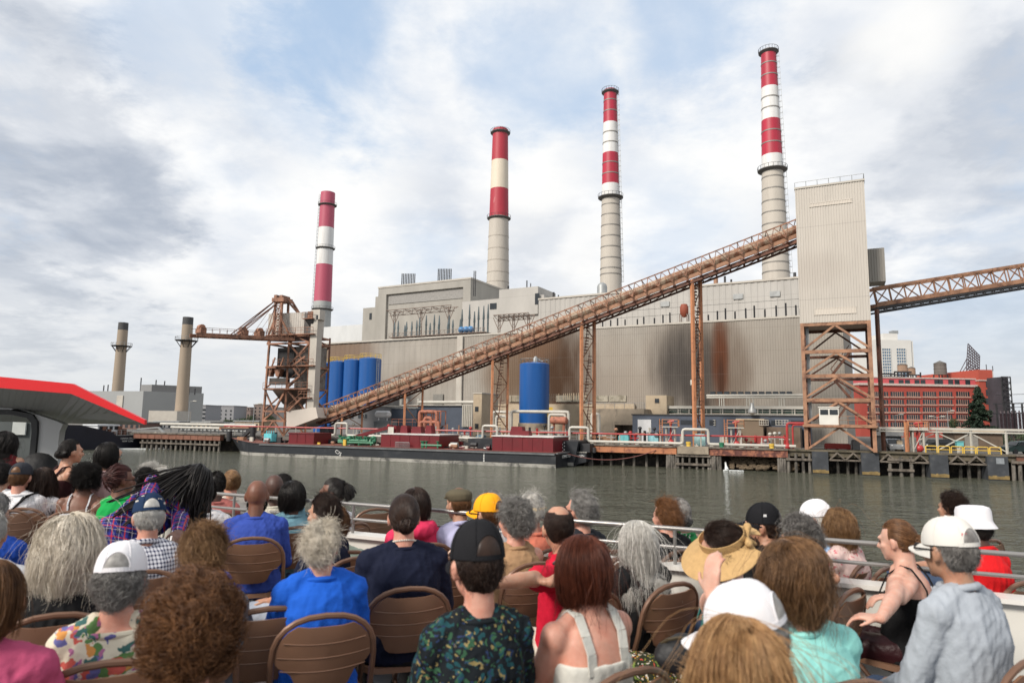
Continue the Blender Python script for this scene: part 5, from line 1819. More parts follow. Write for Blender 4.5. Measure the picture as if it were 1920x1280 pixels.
for k in range(13):
 uu = a + (b - a) * k / 12
 mb.bar(FP.pt(uu, -8.1, zb_2), FP.pt(uu, -8.1, zt_), 0.16)
 mb.bar(FP.pt(uu, -7.9, GZ), FP.pt(uu, -7.9, zb_2), 0.16)
mb.build('frame', WHITEP, gl, rotz=RZ)
mb = MB()
for py, r in ((741, 0.2), (745, 0.16)):
 z_ = FP.hit(1400, py, -6)[1]
 mb.tube([FP.pt(FP.hit(1325, 741, -6)[0], -6, z_), FP.pt(b, -6, z_)], r, 8)
for px in (1349, 1353, 1357, 1400, 1405, 1412, 1461, 1465, 1470):
 uu = FP.hit(px, 745, -6)[0]
 mb.tube([FP.pt(uu, -6, zt_), FP.pt(uu, -6, FP.hit(px, 741, -6)[1])], 0.12, 6)
mb.build('pipes', WHITEP, gl)
mb = MB()
uu = FP.hit(1299, 730, -4)[0]
mb.tube([FP.pt(uu, -4, GZ), FP.pt(uu, -4, FP.hit(1299, 722, -4)[1])], 0.4, 10)
mb.tube([FP.pt(uu, -4, FP.hit(1299, 721, -4)[1]), FP.pt(uu - 0.2, -4, FP.hit(1299, 712, -4)[1])], [0.45, 0.25], 10, 1)
mb.build('exhaust_stack', [mat('black stack', (0.03, 0.025, 0.025), 0.7), WHITEP], gl)
# streaked concrete wall, dark doorway
cw = thing('concrete_wall', 'streaked tan concrete retaining wall left of the slate blue building', 'wall', FP.pt(FP.hit(1140, 790, -13)[0], -13, GZ))
a, b = FP.hit(1098, 790, -13)[0], s0 - 0.2
zt_ = FP.hit(1140, 766, -13)[1]
mb = MB()
mb.box(FP, a, b - 5.5, -13, -2, GZ, zt_)
mb.box(FP, b - 5.5 + 0.003, b, -13, -2, FP.hit(1160, 796, -13)[1], zt_)
mb.box(FP, b - 5.4, b, -9, -2, GZ, FP.hit(1160, 796, -13)[1] - 0.003)
mb.build('wall_face', CONC, cw, rotz=RZ)
mb = MB()
rail_mb(mb, [FP.pt(a, -12.8, zt_), FP.pt(b, -12.8, zt_)], 1.1, 1.6, 0.06)
mb.build('top_rail', GREYST, cw)
# tan tower with two windows
tw = thing('stair_tower', 'narrow tan tower with two small dark windows left of the lone blue silo', 'tower', FP.pt(FP.hit(900, 770, -24)[0], -24, GZ))
a, b = FP.hit(887, 770, -24)[0], FP.hit(903, 770, -24)[0]
mb = MB()
mb.box(FP, a, b, -24, -18, GZ, FP.hit(895, 738, -24)[1])
mb.build('wall', TANP, tw, rotz=RZ)
for py in (766, 798):
 w0, z1_ = FP.hit(891, py - 4, -24)
 w1, z0_ = FP.hit(897, py + 5, -24)
 mb = MB()
 mb.box(FP, w0, w1, -24.1, -24.004, z0_, z1_)
 mb.build('window', GLASS, tw, rotz=RZ)
mb = MB()
mb.box(FP, a - 0.1, b + 0.1, -24.1, -17.9, FP.hit(895, 738, -24)[1] + 0.003, FP.hit(895, 738, -24)[1] + 0.2)
mb.build('coping', CREAM, tw, rotz=RZ)
# dark slate block left of it
db = thing('pump_house', 'dark slate pump house with thick white pipes across its top', 'building', FP.pt(FP.hit(830, 780, -18)[0], -18, GZ))
a, b = FP.hit(783, 780, -18)[0], FP.hit(886, 780, -18)[0]
zt_ = FP.hit(830, 762, -18)[1]
mb = MB()
mb.box(FP, a, b, -18, -10, GZ, zt_)
mb.build('wall', SLATE, db, rotz=RZ)
mb = MB()
mb.box(FP, a - 0.1, b + 0.1, -18.2, -9.8, zt_ + 0.003, zt_ + 0.25)
mb.build('roof', DARKST, db, rotz=RZ)
mb = MB()
for py, r, x0, x1 in ((754, 0.34, 785, 897), (760.5, 0.2, 752, 886)):
 z_ = FP.hit(830, py, -17)[1]
 mb.tube([FP.pt(FP.hit(x0, py, -17)[0], -17, z_), FP.pt(FP.hit(x1, py, -17)[0], -17, z_)], r, 10)
for px in (752, 763, 785):
 uu = FP.hit(px, 750, -17)[0]
 mb.tube([FP.pt(uu, -17, FP.hit(px, 760.5, -17)[1]), FP.pt(uu, -17, FP.hit(px, 747, -17)[1])], 0.3, 8)
for k in range(6):
 uu = FP.hit(868 + k * 3.4, 775, -18.3)[0]
 mb.tube([FP.pt(uu, -18.3, GZ + 2), FP.pt(uu, -18.3, FP.hit(870, 760, -18.3)[1])], 0.18, 6)
mb.build('roof_pipes', WHITEP, db)
# grey office with windows behind the barge
gb = thing('grey_office', 'low grey office with small white framed windows under the lower conveyor', 'building', FP.pt(FP.hit(680, 780, -22)[0], -22, GZ))
a, b = FP.hit(622, 780, -22)[0], FP.hit(722, 780, -22)[0]
zt_ = FP.hit(680, 762, -22)[1]
GREYW = mat('grey office wall', (0.16, 0.16, 0.165), 0.8, 0, 0.15, 0.5)
mb = MB()
mb.box(FP, a, b, -22, -12, GZ, zt_)
mb.build('wall', GREYW, gb, rotz=RZ)
mb = MB()
mb.box(FP, a - 0.2, b + 0.2, -22.2, -11.8, zt_ + 0.003, zt_ + 0.3)
mb.build('roof', CREAM, gb, rotz=RZ)
for x0, x1 in ((628, 636), (648, 663), (672, 688)):
 framed_window(gb, FP, x0, x1, 776, 784, -22, 2, 1)
dbb = thing('slate_annex', 'slate grey annex behind the white horizontal tank', 'building', FP.pt(FP.hit(750, 780, -20)[0], -20, GZ))
mb = MB()
mb.box(FP, FP.hit(724, 780, -20)[0], FP.hit(781, 780, -20)[0], -20, -13, GZ, FP.hit(750, 766, -20)[1])
mb.build('wall', SLATE, dbb, rotz=RZ)
mb = MB()
mb.box(FP, FP.hit(724, 780, -20)[0], FP.hit(781, 780, -20)[0], -20.2, -12.8, FP.hit(750, 766, -20)[1] + 0.003, FP.hit(750, 766, -20)[1] + 0.2)
mb.build('roof', GREYST, dbb, rotz=RZ)
# transformer with the white tank
tr = thing('transformer', 'grey finned transformer carrying a white horizontal tank', 'transformer', FQ.pt(FQ.hit(715, 790, 8)[0], 8, GZ))
a, b = FQ.hit(701, 790, 8)[0], FQ.hit(729, 790, 8)[0]
zt_ = FQ.hit(715, 788, 8)[1]
mb = MB()
mb.box(FQ, a, b, 8.3, 11, GZ, zt_)
n = 14
for k in range(n):
 uu = a + (b - a) * (k + 0.5) / n
 mb.box(FQ, uu - 0.05, uu + 0.05, 7.8, 8.297, GZ + 0.3, zt_ - 0.2)
mb.build('finned_body', mat('transformer grey', (0.17, 0.19, 0.2), 0.5), tr)
z_ = FQ.hit(715, 776.5, 8.5)[1]
mb = MB()
mb.tube([FQ.pt(a, 8.6, z_), FQ.pt(a + 0.25, 8.6, z_), FQ.pt(b - 0.35, 8.6, z_), FQ.pt(b - 0.1, 8.6, z_)], [0.4, 0.62, 0.62, 0.4], 14)
for uu in (a + 0.6, b - 0.7):
 mb.bar(FQ.pt(uu, 8.6, zt_), FQ.pt(uu, 8.6, z_ - 0.4), 0.15)
mb.build('white_tank', mat('white tank paint', (0.65, 0.66, 0.67), 0.35, 0, 0.05, 1.0), tr)
# rusty process frame
pf = thing('process_frame', 'rusty pink process frame with pipes beside the dark pump house', 'pipe frame', FQ.pt(FQ.hit(805, 790, 7)[0], 7, GZ))
a, b = FQ.hit(786, 790, 7)[0], FQ.hit(826, 790, 7)[0]
zt_ = FQ.hit(805, 770, 7)[1]
PINKR = mat('pinkish primer', (0.4, 0.15, 0.095), 0.7, 0, 0.25, 1.0, col2=(0.14, 0.06, 0.04), c2=(0.5, 0.65))
mb = MB()
for k in range(4):
 uu = a + (b - a) * k / 3
 for vv in (7, 9):
  mb.bar(FQ.pt(uu, vv, GZ), FQ.pt(uu, vv, zt_), 0.16)
for z_ in (GZ + 2.2, zt_):
 mb.bar(FQ.pt(a, 7, z_), FQ.pt(b, 7, z_), 0.18)
 mb.bar(FQ.pt(a, 9, z_), FQ.pt(b, 9, z_), 0.18)
rail_mb(mb, [FQ.pt(FQ.hit(735, 785, 7)[0], 7, GZ + 2.2), FQ.pt(b, 7, GZ + 2.2)], 1.1, 1.3, 0.06)
mb.build('frame', PINKR, pf)
mb = MB()
for k, (fa, fb, fz) in enumerate(((0.05, 0.85, 0.97), (0.3, 0.6, 0.75), (0.1, 0.95, 0.6))):
 z_ = GZ + (zt_ - GZ) * fz
 pipe(mb, [FQ.pt(a + (b - a) * fa, 6.7, GZ + 1), FQ.pt(a + (b - a) * fa, 6.7, z_), FQ.pt(a + (b - a) * fb, 6.7, z_), FQ.pt(a + (b - a) * fb, 6.7, GZ + 1)], 0.3)
mb.build('pipes', PINKR, pf)
# white pipes and lying cylinder behind the lone blue silo
pg = thing('pipe_manifold', 'cream pipe manifold with a lying rusty cylinder behind the lone blue silo', 'pipe frame', FQ.pt(FQ.hit(1050, 785, 9)[0], 9, GZ))
mb = MB()
for x0, x1, yt in ((925, 956, 772), (931, 950, 780), (959, 1066, 771), (1030, 1060, 777), (1110, 1123, 776)):
 ua, ub = FQ.hit(x0, yt, 9)[0], FQ.hit(x1, yt, 9)[0]
 z_ = FQ.hit(x0, yt, 9)[1]
 pipe(mb, [FQ.pt(ua, 9, GZ + 1), FQ.pt(ua, 9, z_), FQ.pt(ub, 9, z_), FQ.pt(ub, 9, GZ + 1)], 0.26)
mb.build('pipes', WHITEP, pg)
ua, ub = FQ.hit(1032, 788, 8)[0], FQ.hit(1064, 788, 8)[0]
z_ = FQ.hit(1050, 788, 8)[1]
mb = MB()
mb.tube([FQ.pt(ua, 8, z_), FQ.pt(ua + 0.2, 8, z_), FQ.pt(ub - 0.2, 8, z_), FQ.pt(ub, 8, z_)], [0.35, 0.62, 0.62, 0.35], 14)
for uu in (ua + 0.6, ub - 0.6):
 mb.bar(FQ.pt(uu, 8, GZ), FQ.pt(uu, 8, z_ - 0.3), 0.3)
mb.build('lying_cylinder', PINKR, pg)
mb = MB()
rail_mb(mb, [FQ.pt(FQ.hit(905, 800, 5)[0], 5, GZ), FQ.pt(FQ.hit(1100, 800, 5)[0], 5, GZ)], 1.8, 1.5, 0.07)
mb.build('fence_rail', GREYST, pg)
# ------------------------------------------------------------------ assorted yard goods
TEAL = mat('teal tarp', (0.12, 0.4, 0.42), 0.6, 0, 0.2, 1.0)
goods = [(1160, 1178, 817, 831, TEAL, 'teal tarped stack behind the red pipe left of the white fire stand', 3), (1302, 1322, 815, 829, mat('pale aqua sheet', (0.3, 0.48, 0.48), 0.6), 'pale aqua crate behind the square white pipe loop at the tallest legs', 3),
   (1215, 1236, 816, 832, mat('aqua tank', (0.25, 0.5, 0.55), 0.5), 'aqua plastic tank just left of the white fire stand', 4), (860, 880, 818, 829, CREAM, 'cream crate behind the barge between its two maroon houses', 4),
   (893, 905, 816, 829, mat('blue grey drum crate', (0.12, 0.2, 0.26), 0.6), 'blue grey box left of the white pipe loop before the tan tower', 4), (1120, 1150, 819, 831, mat('brown sacks', (0.25, 0.14, 0.08), 0.9), 'brown sack pile at the foot of the conveyor legs by the concrete wall', 4),
   (1350, 1364, 819, 830, CREAM, 'cream cabinet left of the brown shed stand', 5), (1420, 1440, 820, 832, mat('red drum rack', (0.3, 0.05, 0.04), 0.6), 'dull red drum rack in front of the brown shed', 4),
   (1548, 1595, 833, 841, mat('red skip paint', (0.4, 0.03, 0.02), 0.5, 0, 0.2, 1.0), 'long red skip under the deck of the ribbed tower', 4), (600, 616, 800, 812, mat('dark gearbox', (0.06, 0.06, 0.065), 0.6), 'dark gearbox case under the low end of the conveyor', 5),
   (1600, 1612, 826, 842, mat('grey cabinet', (0.2, 0.2, 0.2), 0.6), 'grey cabinet between the legs of the ribbed tower', 3), (1683, 1692, 826, 842, TANP, 'tan electrical cabinet beside the parked grey car', 3.5)]
for x0, x1, y0, y1, m, lab, v in goods:
 ua, ub = FQ.hit(x0, y1, v)[0], FQ.hit(x1, y1, v)[0]
 zt_ = max(FQ.hit((x0 + x1) / 2, y0, v)[1], GZ + 0.7)
 t = thing('yard_crate', lab, 'crate', FQ.pt((ua + ub) / 2, v, GZ))
 mb = MB()
 mb.box(FQ, ua, ub, v, v + 1.6, GZ + 0.14, zt_)
 mb.box(FQ, ua + 0.1, ub - 0.1, v + 0.1, v + 1.5, zt_ + 0.002, zt_ + 0.12)
 n = max(2, int((ub - ua) / 0.8))
 for k in range(n + 1):
  uu = ua + (ub - ua) * k / n
  mb.box(FQ, uu - 0.04, uu + 0.04, v - 0.05, v - 0.002, GZ + 0.14, zt_)
 mb.build('case', m, t)
 mb = MB()
 for f in (0.05, 0.5, 0.95):
  uu = ua + (ub - ua) * f
  mb.box(FQ, uu - 0.08, uu + 0.08, v, v + 1.6, GZ, GZ + 0.138)
 mb.build('pallet_runners', WOOD, t)
# red valve wheels and clutter posts by the loop
mb = MB()
rng_ = random.Random(3)
for px in list(range(930, 1065, 7)) + list(range(1110, 1240, 9)) + list(range(640, 900, 11)) + list(range(1390, 1475, 9)):
 v = rng_.uniform(2.5, 7)
 u_, _ = FQ.hit(px, 820, v)
 h = rng_.uniform(0.6, 2.6)
 mi = rng_.randrange(5)
 mb.bar(FQ.pt(u_, v, GZ), FQ.pt(u_, v, GZ + h), rng_.uniform(0.08, 0.3), None, mi)
 if rng_.random() < 0.6:
  mb.bar(FQ.pt(u_ - 0.7, v, GZ + h * 0.7), FQ.pt(u_ + 0.7, v, GZ + h * 0.7), 0.13, None, rng_.randrange(5))
 if rng_.random() < 0.4:
  mb.ell(FQ.pt(u_, v, GZ + h), (0.3, 0.3, 0.25), 8, 5, mi)
tag(mb.build('pipework_clutter', [WHITEP, RUST, GREYST, REDP, DARKST]), 'tangle of small posts, valves and pipe stubs along the quay yard', 'pipework', kind='stuff')
# small coloured items on the dock
for px, py, m, nm, lab in ((1353, 833, GREENP, 'green_drum', 'small green drum on the dock right of the tallest orange legs'), (1447, 838, YELLOW, 'yellow_bollard', 'small yellow bollard on the rusty dock girder'), (1291, 838, YELLOW, 'yellow_bollard', 'small yellow bollard at the foot of the tallest orange legs')):
 q = qpt(px, py, 0.0)
 mb = MB()
 q.z = GZ + 0.1
 mb.lathe(q, [(0, 0.3), (0.35, 0.3), (0.4, 0.36), (0.62, 0.36), (0.66, 0.2)], 12)
 tag(mb.build(nm, m, org=q), lab, nm.split('_')[1])
# ------------------------------------------------------------------ right quay: truss shed, railing, cars
sr = thing('pipe_bridge', 'long cream pipe bridge on slim posts along the right quay', 'pipe bridge', FQ.pt(FQ.hit(1780, 805, 2)[0], 2, GZ))
a, b = FQ.hit(1648, 805, 2)[0], FQ.hit(2050, 805, 2)[0]
zt_ = FQ.hit(1780, 802, 2)[1]
mb = MB()
mb.box(FQ, a, b, 1.9, 3.6, zt_ - 0.28, zt_)
mb.box(FQ, a, b, 2.0, 3.5, zt_ - 0.6, zt_ - 0.42)
mb.build('pipe_deck', WHITEP, sr)
for px in (1758, 1822, 1888, 1950):
 uu = FQ.hit(px, 830, 2)[0]
 mb = MB()
 mb.bar(FQ.pt(uu, 2.1, GZ), FQ.pt(uu, 2.1, zt_ - 0.3), 0.22)
 if px == 1822:
  for s in (-1, 1):
   mb.bar(FQ.pt(uu, 2.3, zt_ - 0.6), FQ.pt(uu + s * 3.6, 2.3, GZ + 0.4), 0.14)
 if px == 1758:
  for s in (-1, 1):
   mb.bar(FQ.pt(uu, 2.3, zt_ - 0.6), FQ.pt(uu + s * 2.8, 2.3, GZ + 1.2), 0.12)
 mb.build('post', WHITEP, sr)
mb = MB()
uu = FQ.hit(1700, 830, 0.6)[0]
mb.bar(FQ.pt(uu, 0.6, GZ), FQ.pt(uu, 0.6, FQ.hit(1700, 791, 0.6)[1]), 0.28)
mb.build('orange_post', BENTP, sr)
yr = thing('yellow_railing', 'yellow safety railing along the right quay edge', 'railing', FQ.pt(FQ.hit(1800, 845, 0.2)[0], 0.2, GZ))
for k in range(6):
 xa, xb = 1736 + k * 24, 1736 + k * 24 + 21
 ua, ub = FQ.hit(xa, 845, 0.2)[0], FQ.hit(xb, 845, 0.2)[0]
 mb = MB()
 z0_, z1_ = GZ + 0.1, FQ.hit(1800, 837, 0.2)[1]
 pipe(mb, [FQ.pt(ua, 0.2, z0_), FQ.pt(ua, 0.2, z1_), FQ.pt(ub, 0.2, z1_), FQ.pt(ub, 0.2, z0_)], 0.07, 6, 0.15)
 mb.tube([FQ.pt(ua, 0.2, (z0_ + z1_) / 2), FQ.pt(ub, 0.2, (z0_ + z1_) / 2)], 0.05, 6)
 mb.build('rail_panel', YELLOW, yr)
tbx = thing('teal_box', 'teal box on a white stand behind the yellow railing', 'box', FQ.pt(FQ.hit(1801, 830, 1)[0], 1, GZ))
mb = MB()
a, b = FQ.hit(1794, 830, 1)[0], FQ.hit(1807, 830, 1)[0]
mb.box(FQ, a, b, 1, 1.8, FQ.hit(1800, 836, 1)[1], FQ.hit(1800, 828, 1)[1])
mb.box(FQ, a - 0.06, b + 0.06, 0.94, 1.86, FQ.hit(1800, 828, 1)[1] + 0.002, FQ.hit(1800, 828, 1)[1] + 0.08)
mb.build('box_body', TEAL, tbx)
mb = MB()
mb.bar(FQ.pt((a + b) / 2, 1.4, GZ), FQ.pt((a + b) / 2, 1.4, FQ.hit(1800, 836, 1)[1]), 0.4)
mb.build('stand', WHITEP, tbx)
def car(px, v, m, lab, yaw):
 u_, _ = FQ.hit(px, 838, v)
 o = FQ.pt(u_, v, GZ)
 t = thing('parked_car', lab, 'car', o, 'cars parked on the right quay')
 t2 = Matrix.Rotation(yaw, 3, 'Z')
 T_ = lambda x, y, z: o + t2 @ Vector((x, y, z))
 prof = [(-2.2, 0.35), (-2.25, 0.75), (-2.1, 0.95), (-1.15, 1.05), (-0.55, 1.6), (1.3, 1.65), (1.95, 1.1), (2.2, 0.95), (2.2, 0.35)]
 mb = MB()
 mb.prism([T_(x, -0.85, z) for x, z in prof], [T_(x, 0.85, z) for x, z in prof])
 bd = mb.build('body', m, t)
 mb = MB()
 for s in (-1, 1):
  y0, y1 = (-0.875, -0.853) if s < 0 else (0.853, 0.875)
  g = [(-1.0, 1.08), (-0.5, 1.53), (1.2, 1.56), (1.65, 1.12)]
  mb.prism([T_(x, y0, z) for x, z in g], [T_(x, y1, z) for x, z in g])
 g = [(-1.17, 1.07), (-0.57, 1.6)]
 mb.prism([T_(-1.14, -0.75, 1.1), T_(-1.14, 0.75, 1.1), T_(-0.6, 0.68, 1.57), T_(-0.6, -0.68, 1.57)], [T_(-1.2, -0.75, 1.12), T_(-1.2, 0.75, 1.12), T_(-0.66, 0.68, 1.59), T_(-0.66, -0.68, 1.59)])
 mb.build('windows', GLASS, t)
 for x in (-1.4, 1.4):
  for s in (-1, 1):
   mb = MB()
   mb.tube([T_(x, s * 0.7, 0.33), T_(x, s * 0.88, 0.33)], 0.33, 14)
   mb.build('wheel', DARKST, t)
 for s in (-1, 1):
  mb = MB()
  mb.ell(T_(-2.2, s * 0.62, 0.8), (0.1, 0.16, 0.09), 8, 6)
  mb.build('headlight', mat('lamp glass', (0.7, 0.7, 0.68), 0.1), t)
 return t
car(1673, 5, mat('silver car paint', (0.35, 0.37, 0.39), 0.3, 0.4), 'silver grey car parked beside the tan electrical cabinet', 1.3)
car(1912, 6, mat('dark green car paint', (0.02, 0.05, 0.045), 0.3, 0.2), 'dark green car parked at the right edge of the quay', 0.1)
car(1757, 12, mat('near black car paint', (0.015, 0.017, 0.017), 0.3, 0.2), 'black car parked behind the cream pipe bridge', 0.2)
qb = thing('quay_shed', 'low brown and grey shed with a grey shutter behind the pipe bridge', 'shed', FQ.pt(FQ.hit(1830, 820, 14)[0], 14, GZ))
a, b = FQ.hit(1790, 820, 14)[0], FQ.hit(1880, 820, 14)[0]
mb = MB()
mb.box(FQ, a, b, 14, 20, GZ, FQ.hit(1830, 811, 14)[1])
mb.build('wall', mat('brown brick', (0.12, 0.085, 0.06), 0.85, 0, 0.3, 1.0), qb, rotz=FQ.ang())
mb = MB()
mb.box(FQ, a - 0.3, b + 0.3, 13.5, 20.3, FQ.hit(1830, 811, 14)[1] + 0.003, FQ.hit(1830, 811, 14)[1] + 0.3)
mb.build('roof', TANP, qb, rotz=FQ.ang())
mb = MB()
mb.box(FQ, FQ.hit(1808, 820, 14)[0], FQ.hit(1833, 820, 14)[0], 13.85, 13.997, GZ, FQ.hit(1820, 817, 14)[1])
mb.build('shutter', mat('grey shutter', (0.2, 0.19, 0.17), 0.6), qb, rotz=FQ.ang())
qg = thing('garage', 'grey garage with a pale roof behind the silver car', 'shed', FQ.pt(FQ.hit(1672, 820, 10)[0], 10, GZ))
a, b = FQ.hit(1655, 820, 10)[0], FQ.hit(1690, 820, 10)[0]
mb = MB()
mb.box(FQ, a, b, 10, 15, GZ, FQ.hit(1672, 817, 10)[1])
mb.build('wall', mat('grey garage wall', (0.13, 0.135, 0.14), 0.7), qg, rotz=FQ.ang())
mb = MB()
mb.box(FQ, a - 0.2, b + 0.2, 9.4, 15.2, FQ.hit(1672, 817, 10)[1] + 0.003, FQ.hit(1672, 817, 10)[1] + 0.9)
mb.build('roof', mat('pale roof sheet', (0.4, 0.4, 0.39), 0.6), qg, rotz=FQ.ang())
# hedge behind the right quay
for px, py, w, h, lab in ((1900, 822, 60, 26, 'dark hedge bush behind the dark green car'),):
 round_tree(px, py - 12, w, h, 100, lab, 'quay bushes')
# outfall
q = PZ(1362, 884, 0.0)
mb = MB()
pts = [FQ.pt(FQ.hit(1360, 860, 0.6)[0], 0.6, 1.0), FQ.pt(FQ.hit(1361, 868, 0.2)[0], 0.1, 0.6), FQ.pt(FQ.hit(1363, 884, -0.5)[0], -0.5, 0.0)]
mb.tube(pts, [0.12, 0.14, 0.3], 8)
for k in range(14):
 u_ = FQ.hit(1362, 884, -0.6)[0] + random.random() ** 2 * 3.2 - 0.2
 mb.ell(FQ.pt(u_, -0.7 - 0.3 * random.random(), 0.02), (0.25, 0.12, 0.07), 8, 5)
tag(mb.build('water_outfall', mat('white water foam', (0.75, 0.78, 0.78), 0.5)), 'white jet of water pouring from under the rusty girder into the river', 'outfall', kind='stuff')
q = PZ(305, 836.5, 0.0)
mb = MB()
pp = [PZ(316, 836, 0.0) + Vector((0, 0, 0.9)), PZ(309, 838, 0.0) + Vector((0, 0, 0.7)), PZ(303, 841, 0.0)]
mb.tube(pp, [0.16, 0.25, 0.4], 8)
for k in range(40):
 p_ = PZ(222 + 82 * random.random(), 841.3, 0.0)
 mb.ell(p_ + Vector((0, 0.8 * random.random(), 0.02)), (1.0, 0.25, 0.09), 8, 5)
tag(mb.build('water_outfall', MATS['white water foam']), 'white water jet and foam streak beside the dark ship', 'outfall', kind='stuff')
# ------------------------------------------------------------------ tank barge
S0 = PZ(1042, 877.5, 0.0)
S1 = PZ(414, 851, 0.0)
d = S1 - S0
FB = Frame(S0.x, S0.y, 0)
FB.e = Vector((d.x, d.y, 0)).normalized()
FB.n = Vector((FB.e.y, -FB.e.x, 0))
if FB.n.y < 0:
 FB.n = -FB.n
LB_ = Vector((d.x, d.y, 0)).length
WB = 11.5
bg = thing('tank_barge', 'long black tank barge with maroon deckhouses moored along the quay', 'barge', FB.pt(LB_ / 2, WB / 2, 0))
BOOT = mat('pale worn boot stripe', (0.33, 0.32, 0.29), 0.7, 0, 0.35, 0.8, col2=(0.08, 0.08, 0.075), c2=(0.5, 0.62), c2scale=0.6)
def bsec(f):
 """hull section at length fraction: (side inset, deck z)"""
 zd = 2.02 + max(0, f - 0.86) ** 1.6 * 13
 ins = max(0, (f - 0.86) / 0.14) ** 2.2 * 4.6
 return ins, zd
mb = MB()
N_ = 44
ring = []
for i in range(N_ + 1):
 f = i / N_
 ins, zd = bsec(f)
 rake = 2.4 * max(0, f - 0.94) / 0.06
 u_ = f * LB_
 row = []
 for v_, z_ in ((ins + 0.12, -0.8), (ins, 0.5), (ins - 0.06, 0.52), (ins - 0.06, zd - 0.18), (ins - 0.16, zd - 0.16), (ins - 0.16, zd), (WB - ins + 0.16, zd), (WB - ins + 0.06, zd - 0.18), (WB - ins, 0.5), (WB - ins - 0.12, -0.8)):
  row.append(FB.pt(u_ + (rake * (z_ / zd) if z_ > 0 else 0), v_, z_))
 ring.append(row)
b = 0
k = len(ring[0])
for row in ring:
 mb.v += row
for i in range(N_):
 for j in range(k - 1):
  mi = 1 if j in (0, 8) else (2 if j == 5 else 0)
  mb.face([i * k + j, (i + 1) * k + j, (i + 1) * k + j + 1, i * k + j + 1], mi)
mb.face(list(range(k)), 0)
mb.face([N_ * k + j for j in range(k)][::-1], 0)
DECKR = mat('rusty red deck', (0.2, 0.07, 0.05), 0.8, 0, 0.35, 0.7)
mb.build('hull', [BLACKH, BOOT, DECKR], bg)
def bz(px, py, v):
 u, z = FB.hit(px, py, v)
 return u, z
DZ = 2.02
mb = MB()
mb.box(FB, 0.1, LB_ * 0.86, -0.28, -0.165, DZ - 0.3, DZ - 0.08)
mb.box(FB, -0.35, -0.01, -0.1, WB + 0.1, DZ - 0.15, DZ + 0.02)
mb.build('rub_rail', mat('grey rub rail', (0.13, 0.135, 0.14), 0.5, 0, 0.3, 1.0), bg)
for (x0, x1, yt, v0, v1) in ((1037, 923, 819, 1.2, 8.5), (823, 714, 815, 1.5, 8.0), (588, 541, 813, 2.0, 6.5)):
 ua, ub = bz(x0, 830, v0)[0], bz(x1, 830, v0)[0]
 zt_ = bz((x0 + x1) / 2, yt, v0)[1]
 mb = MB()
 mb.box(FB, ua, ub, v0, v1, DZ + 0.003, zt_)
 n = max(3, int(abs(ub - ua) / 1.5))
 dh = mb.build('deckhouse', MAROON, bg)
 mb = MB()
 mb.box(FB, min(ua, ub) - 0.12, max(ua, ub) + 0.12, v0 - 0.12, v1 + 0.12, zt_ + 0.003, zt_ + 0.16)
 mb.build('roof_edge', mat('white roof trim', (0.6, 0.58, 0.56), 0.5) if x0 != 588 else MAROON, dh)
 mb = MB()
 for kk in range(1, n):
  uu = ua + (ub - ua) * kk / n
  mb.box(FB, uu - 0.03, uu + 0.03, v0 - 0.05, v0 - 0.003, DZ + 0.1, zt_ - 0.1)
 mb.build('panel_ribs', MAROON, dh)
# rails, ladder grille
mb = MB()
ua, ub = bz(767, 840, 0.9)[0], bz(741, 840, 0.9)[0]
for k in range(13):
 uu = ua + (ub - ua) * k / 12
 mb.bar(FB.pt(uu, 0.9, DZ), FB.pt(uu, 0.9, DZ + 0.8), 0.06)
mb.bar(FB.pt(ua, 0.9, DZ + 0.8), FB.pt(ub, 0.9, DZ + 0.8), 0.07)
mb.build('grille', GREYST, bg)
def bpt(px, py, v):
 u, z = bz(px, py, v)
 return FB.pt(u, v, z)
# hose crane
mb = MB()
A_, B_ = bpt(668, 818, 5), bpt(736, 799, 5)
q = bpt(737, 799, 5)
mb.tube([FB.pt(bz(668, 818, 5)[0], 5, DZ), A_ + Vector((0, 0, 0.2))], 0.4, 10)
mb.bar(A_, B_, 0.35, 0.5)
mb.bar(A_ + Vector((0, 0, -0.8)), A_.lerp(B_, 0.5), 0.18)
mb.build('crane_boom', MAROON, bg)
for (x0, y0, w, h_, v) in ((736, 800, 1.6, 1.9, 5), (757, 800, 1.4, 2.2, 4.5), (780, 802, 2.0, 1.3, 5), (803, 800, 1.2, 2.2, 4.5), (968, 802, 2.2, 1.7, 4), (985, 810, 1.2, 1.0, 3)):
 u_, z_ = bz(x0, y0, v)
 zr0 = bz(x0, 816 if x0 < 900 else 820, v)[1]
 mb = MB()
 mb.hexa([FB.pt(u_ + w / 2, v, zr0), FB.pt(u_ - w / 2, v, zr0), FB.pt(u_ - w / 2, v + 1.5, zr0), FB.pt(u_ + w / 2, v + 1.5, zr0),
    FB.pt(u_ + w / 2 * 0.7, v, z_ + 0.2), FB.pt(u_ - w / 2 * 0.8, v, z_ + 0.2), FB.pt(u_ - w / 2 * 0.8, v + 1.2, z_ + 0.2), FB.pt(u_ + w / 2 * 0.7, v + 1.2, z_ + 0.2)])
 mb.build('engine_casing', MAROON, bg)
mb = MB()
u_, z_ = bz(733, 806, 4.6)
mb.box(FB, u_ - 0.5, u_ + 0.5, 4.55, 4.62, z_ - 0.5, z_ + 0.5)
mb.build('white_board', WHITEP, bg)
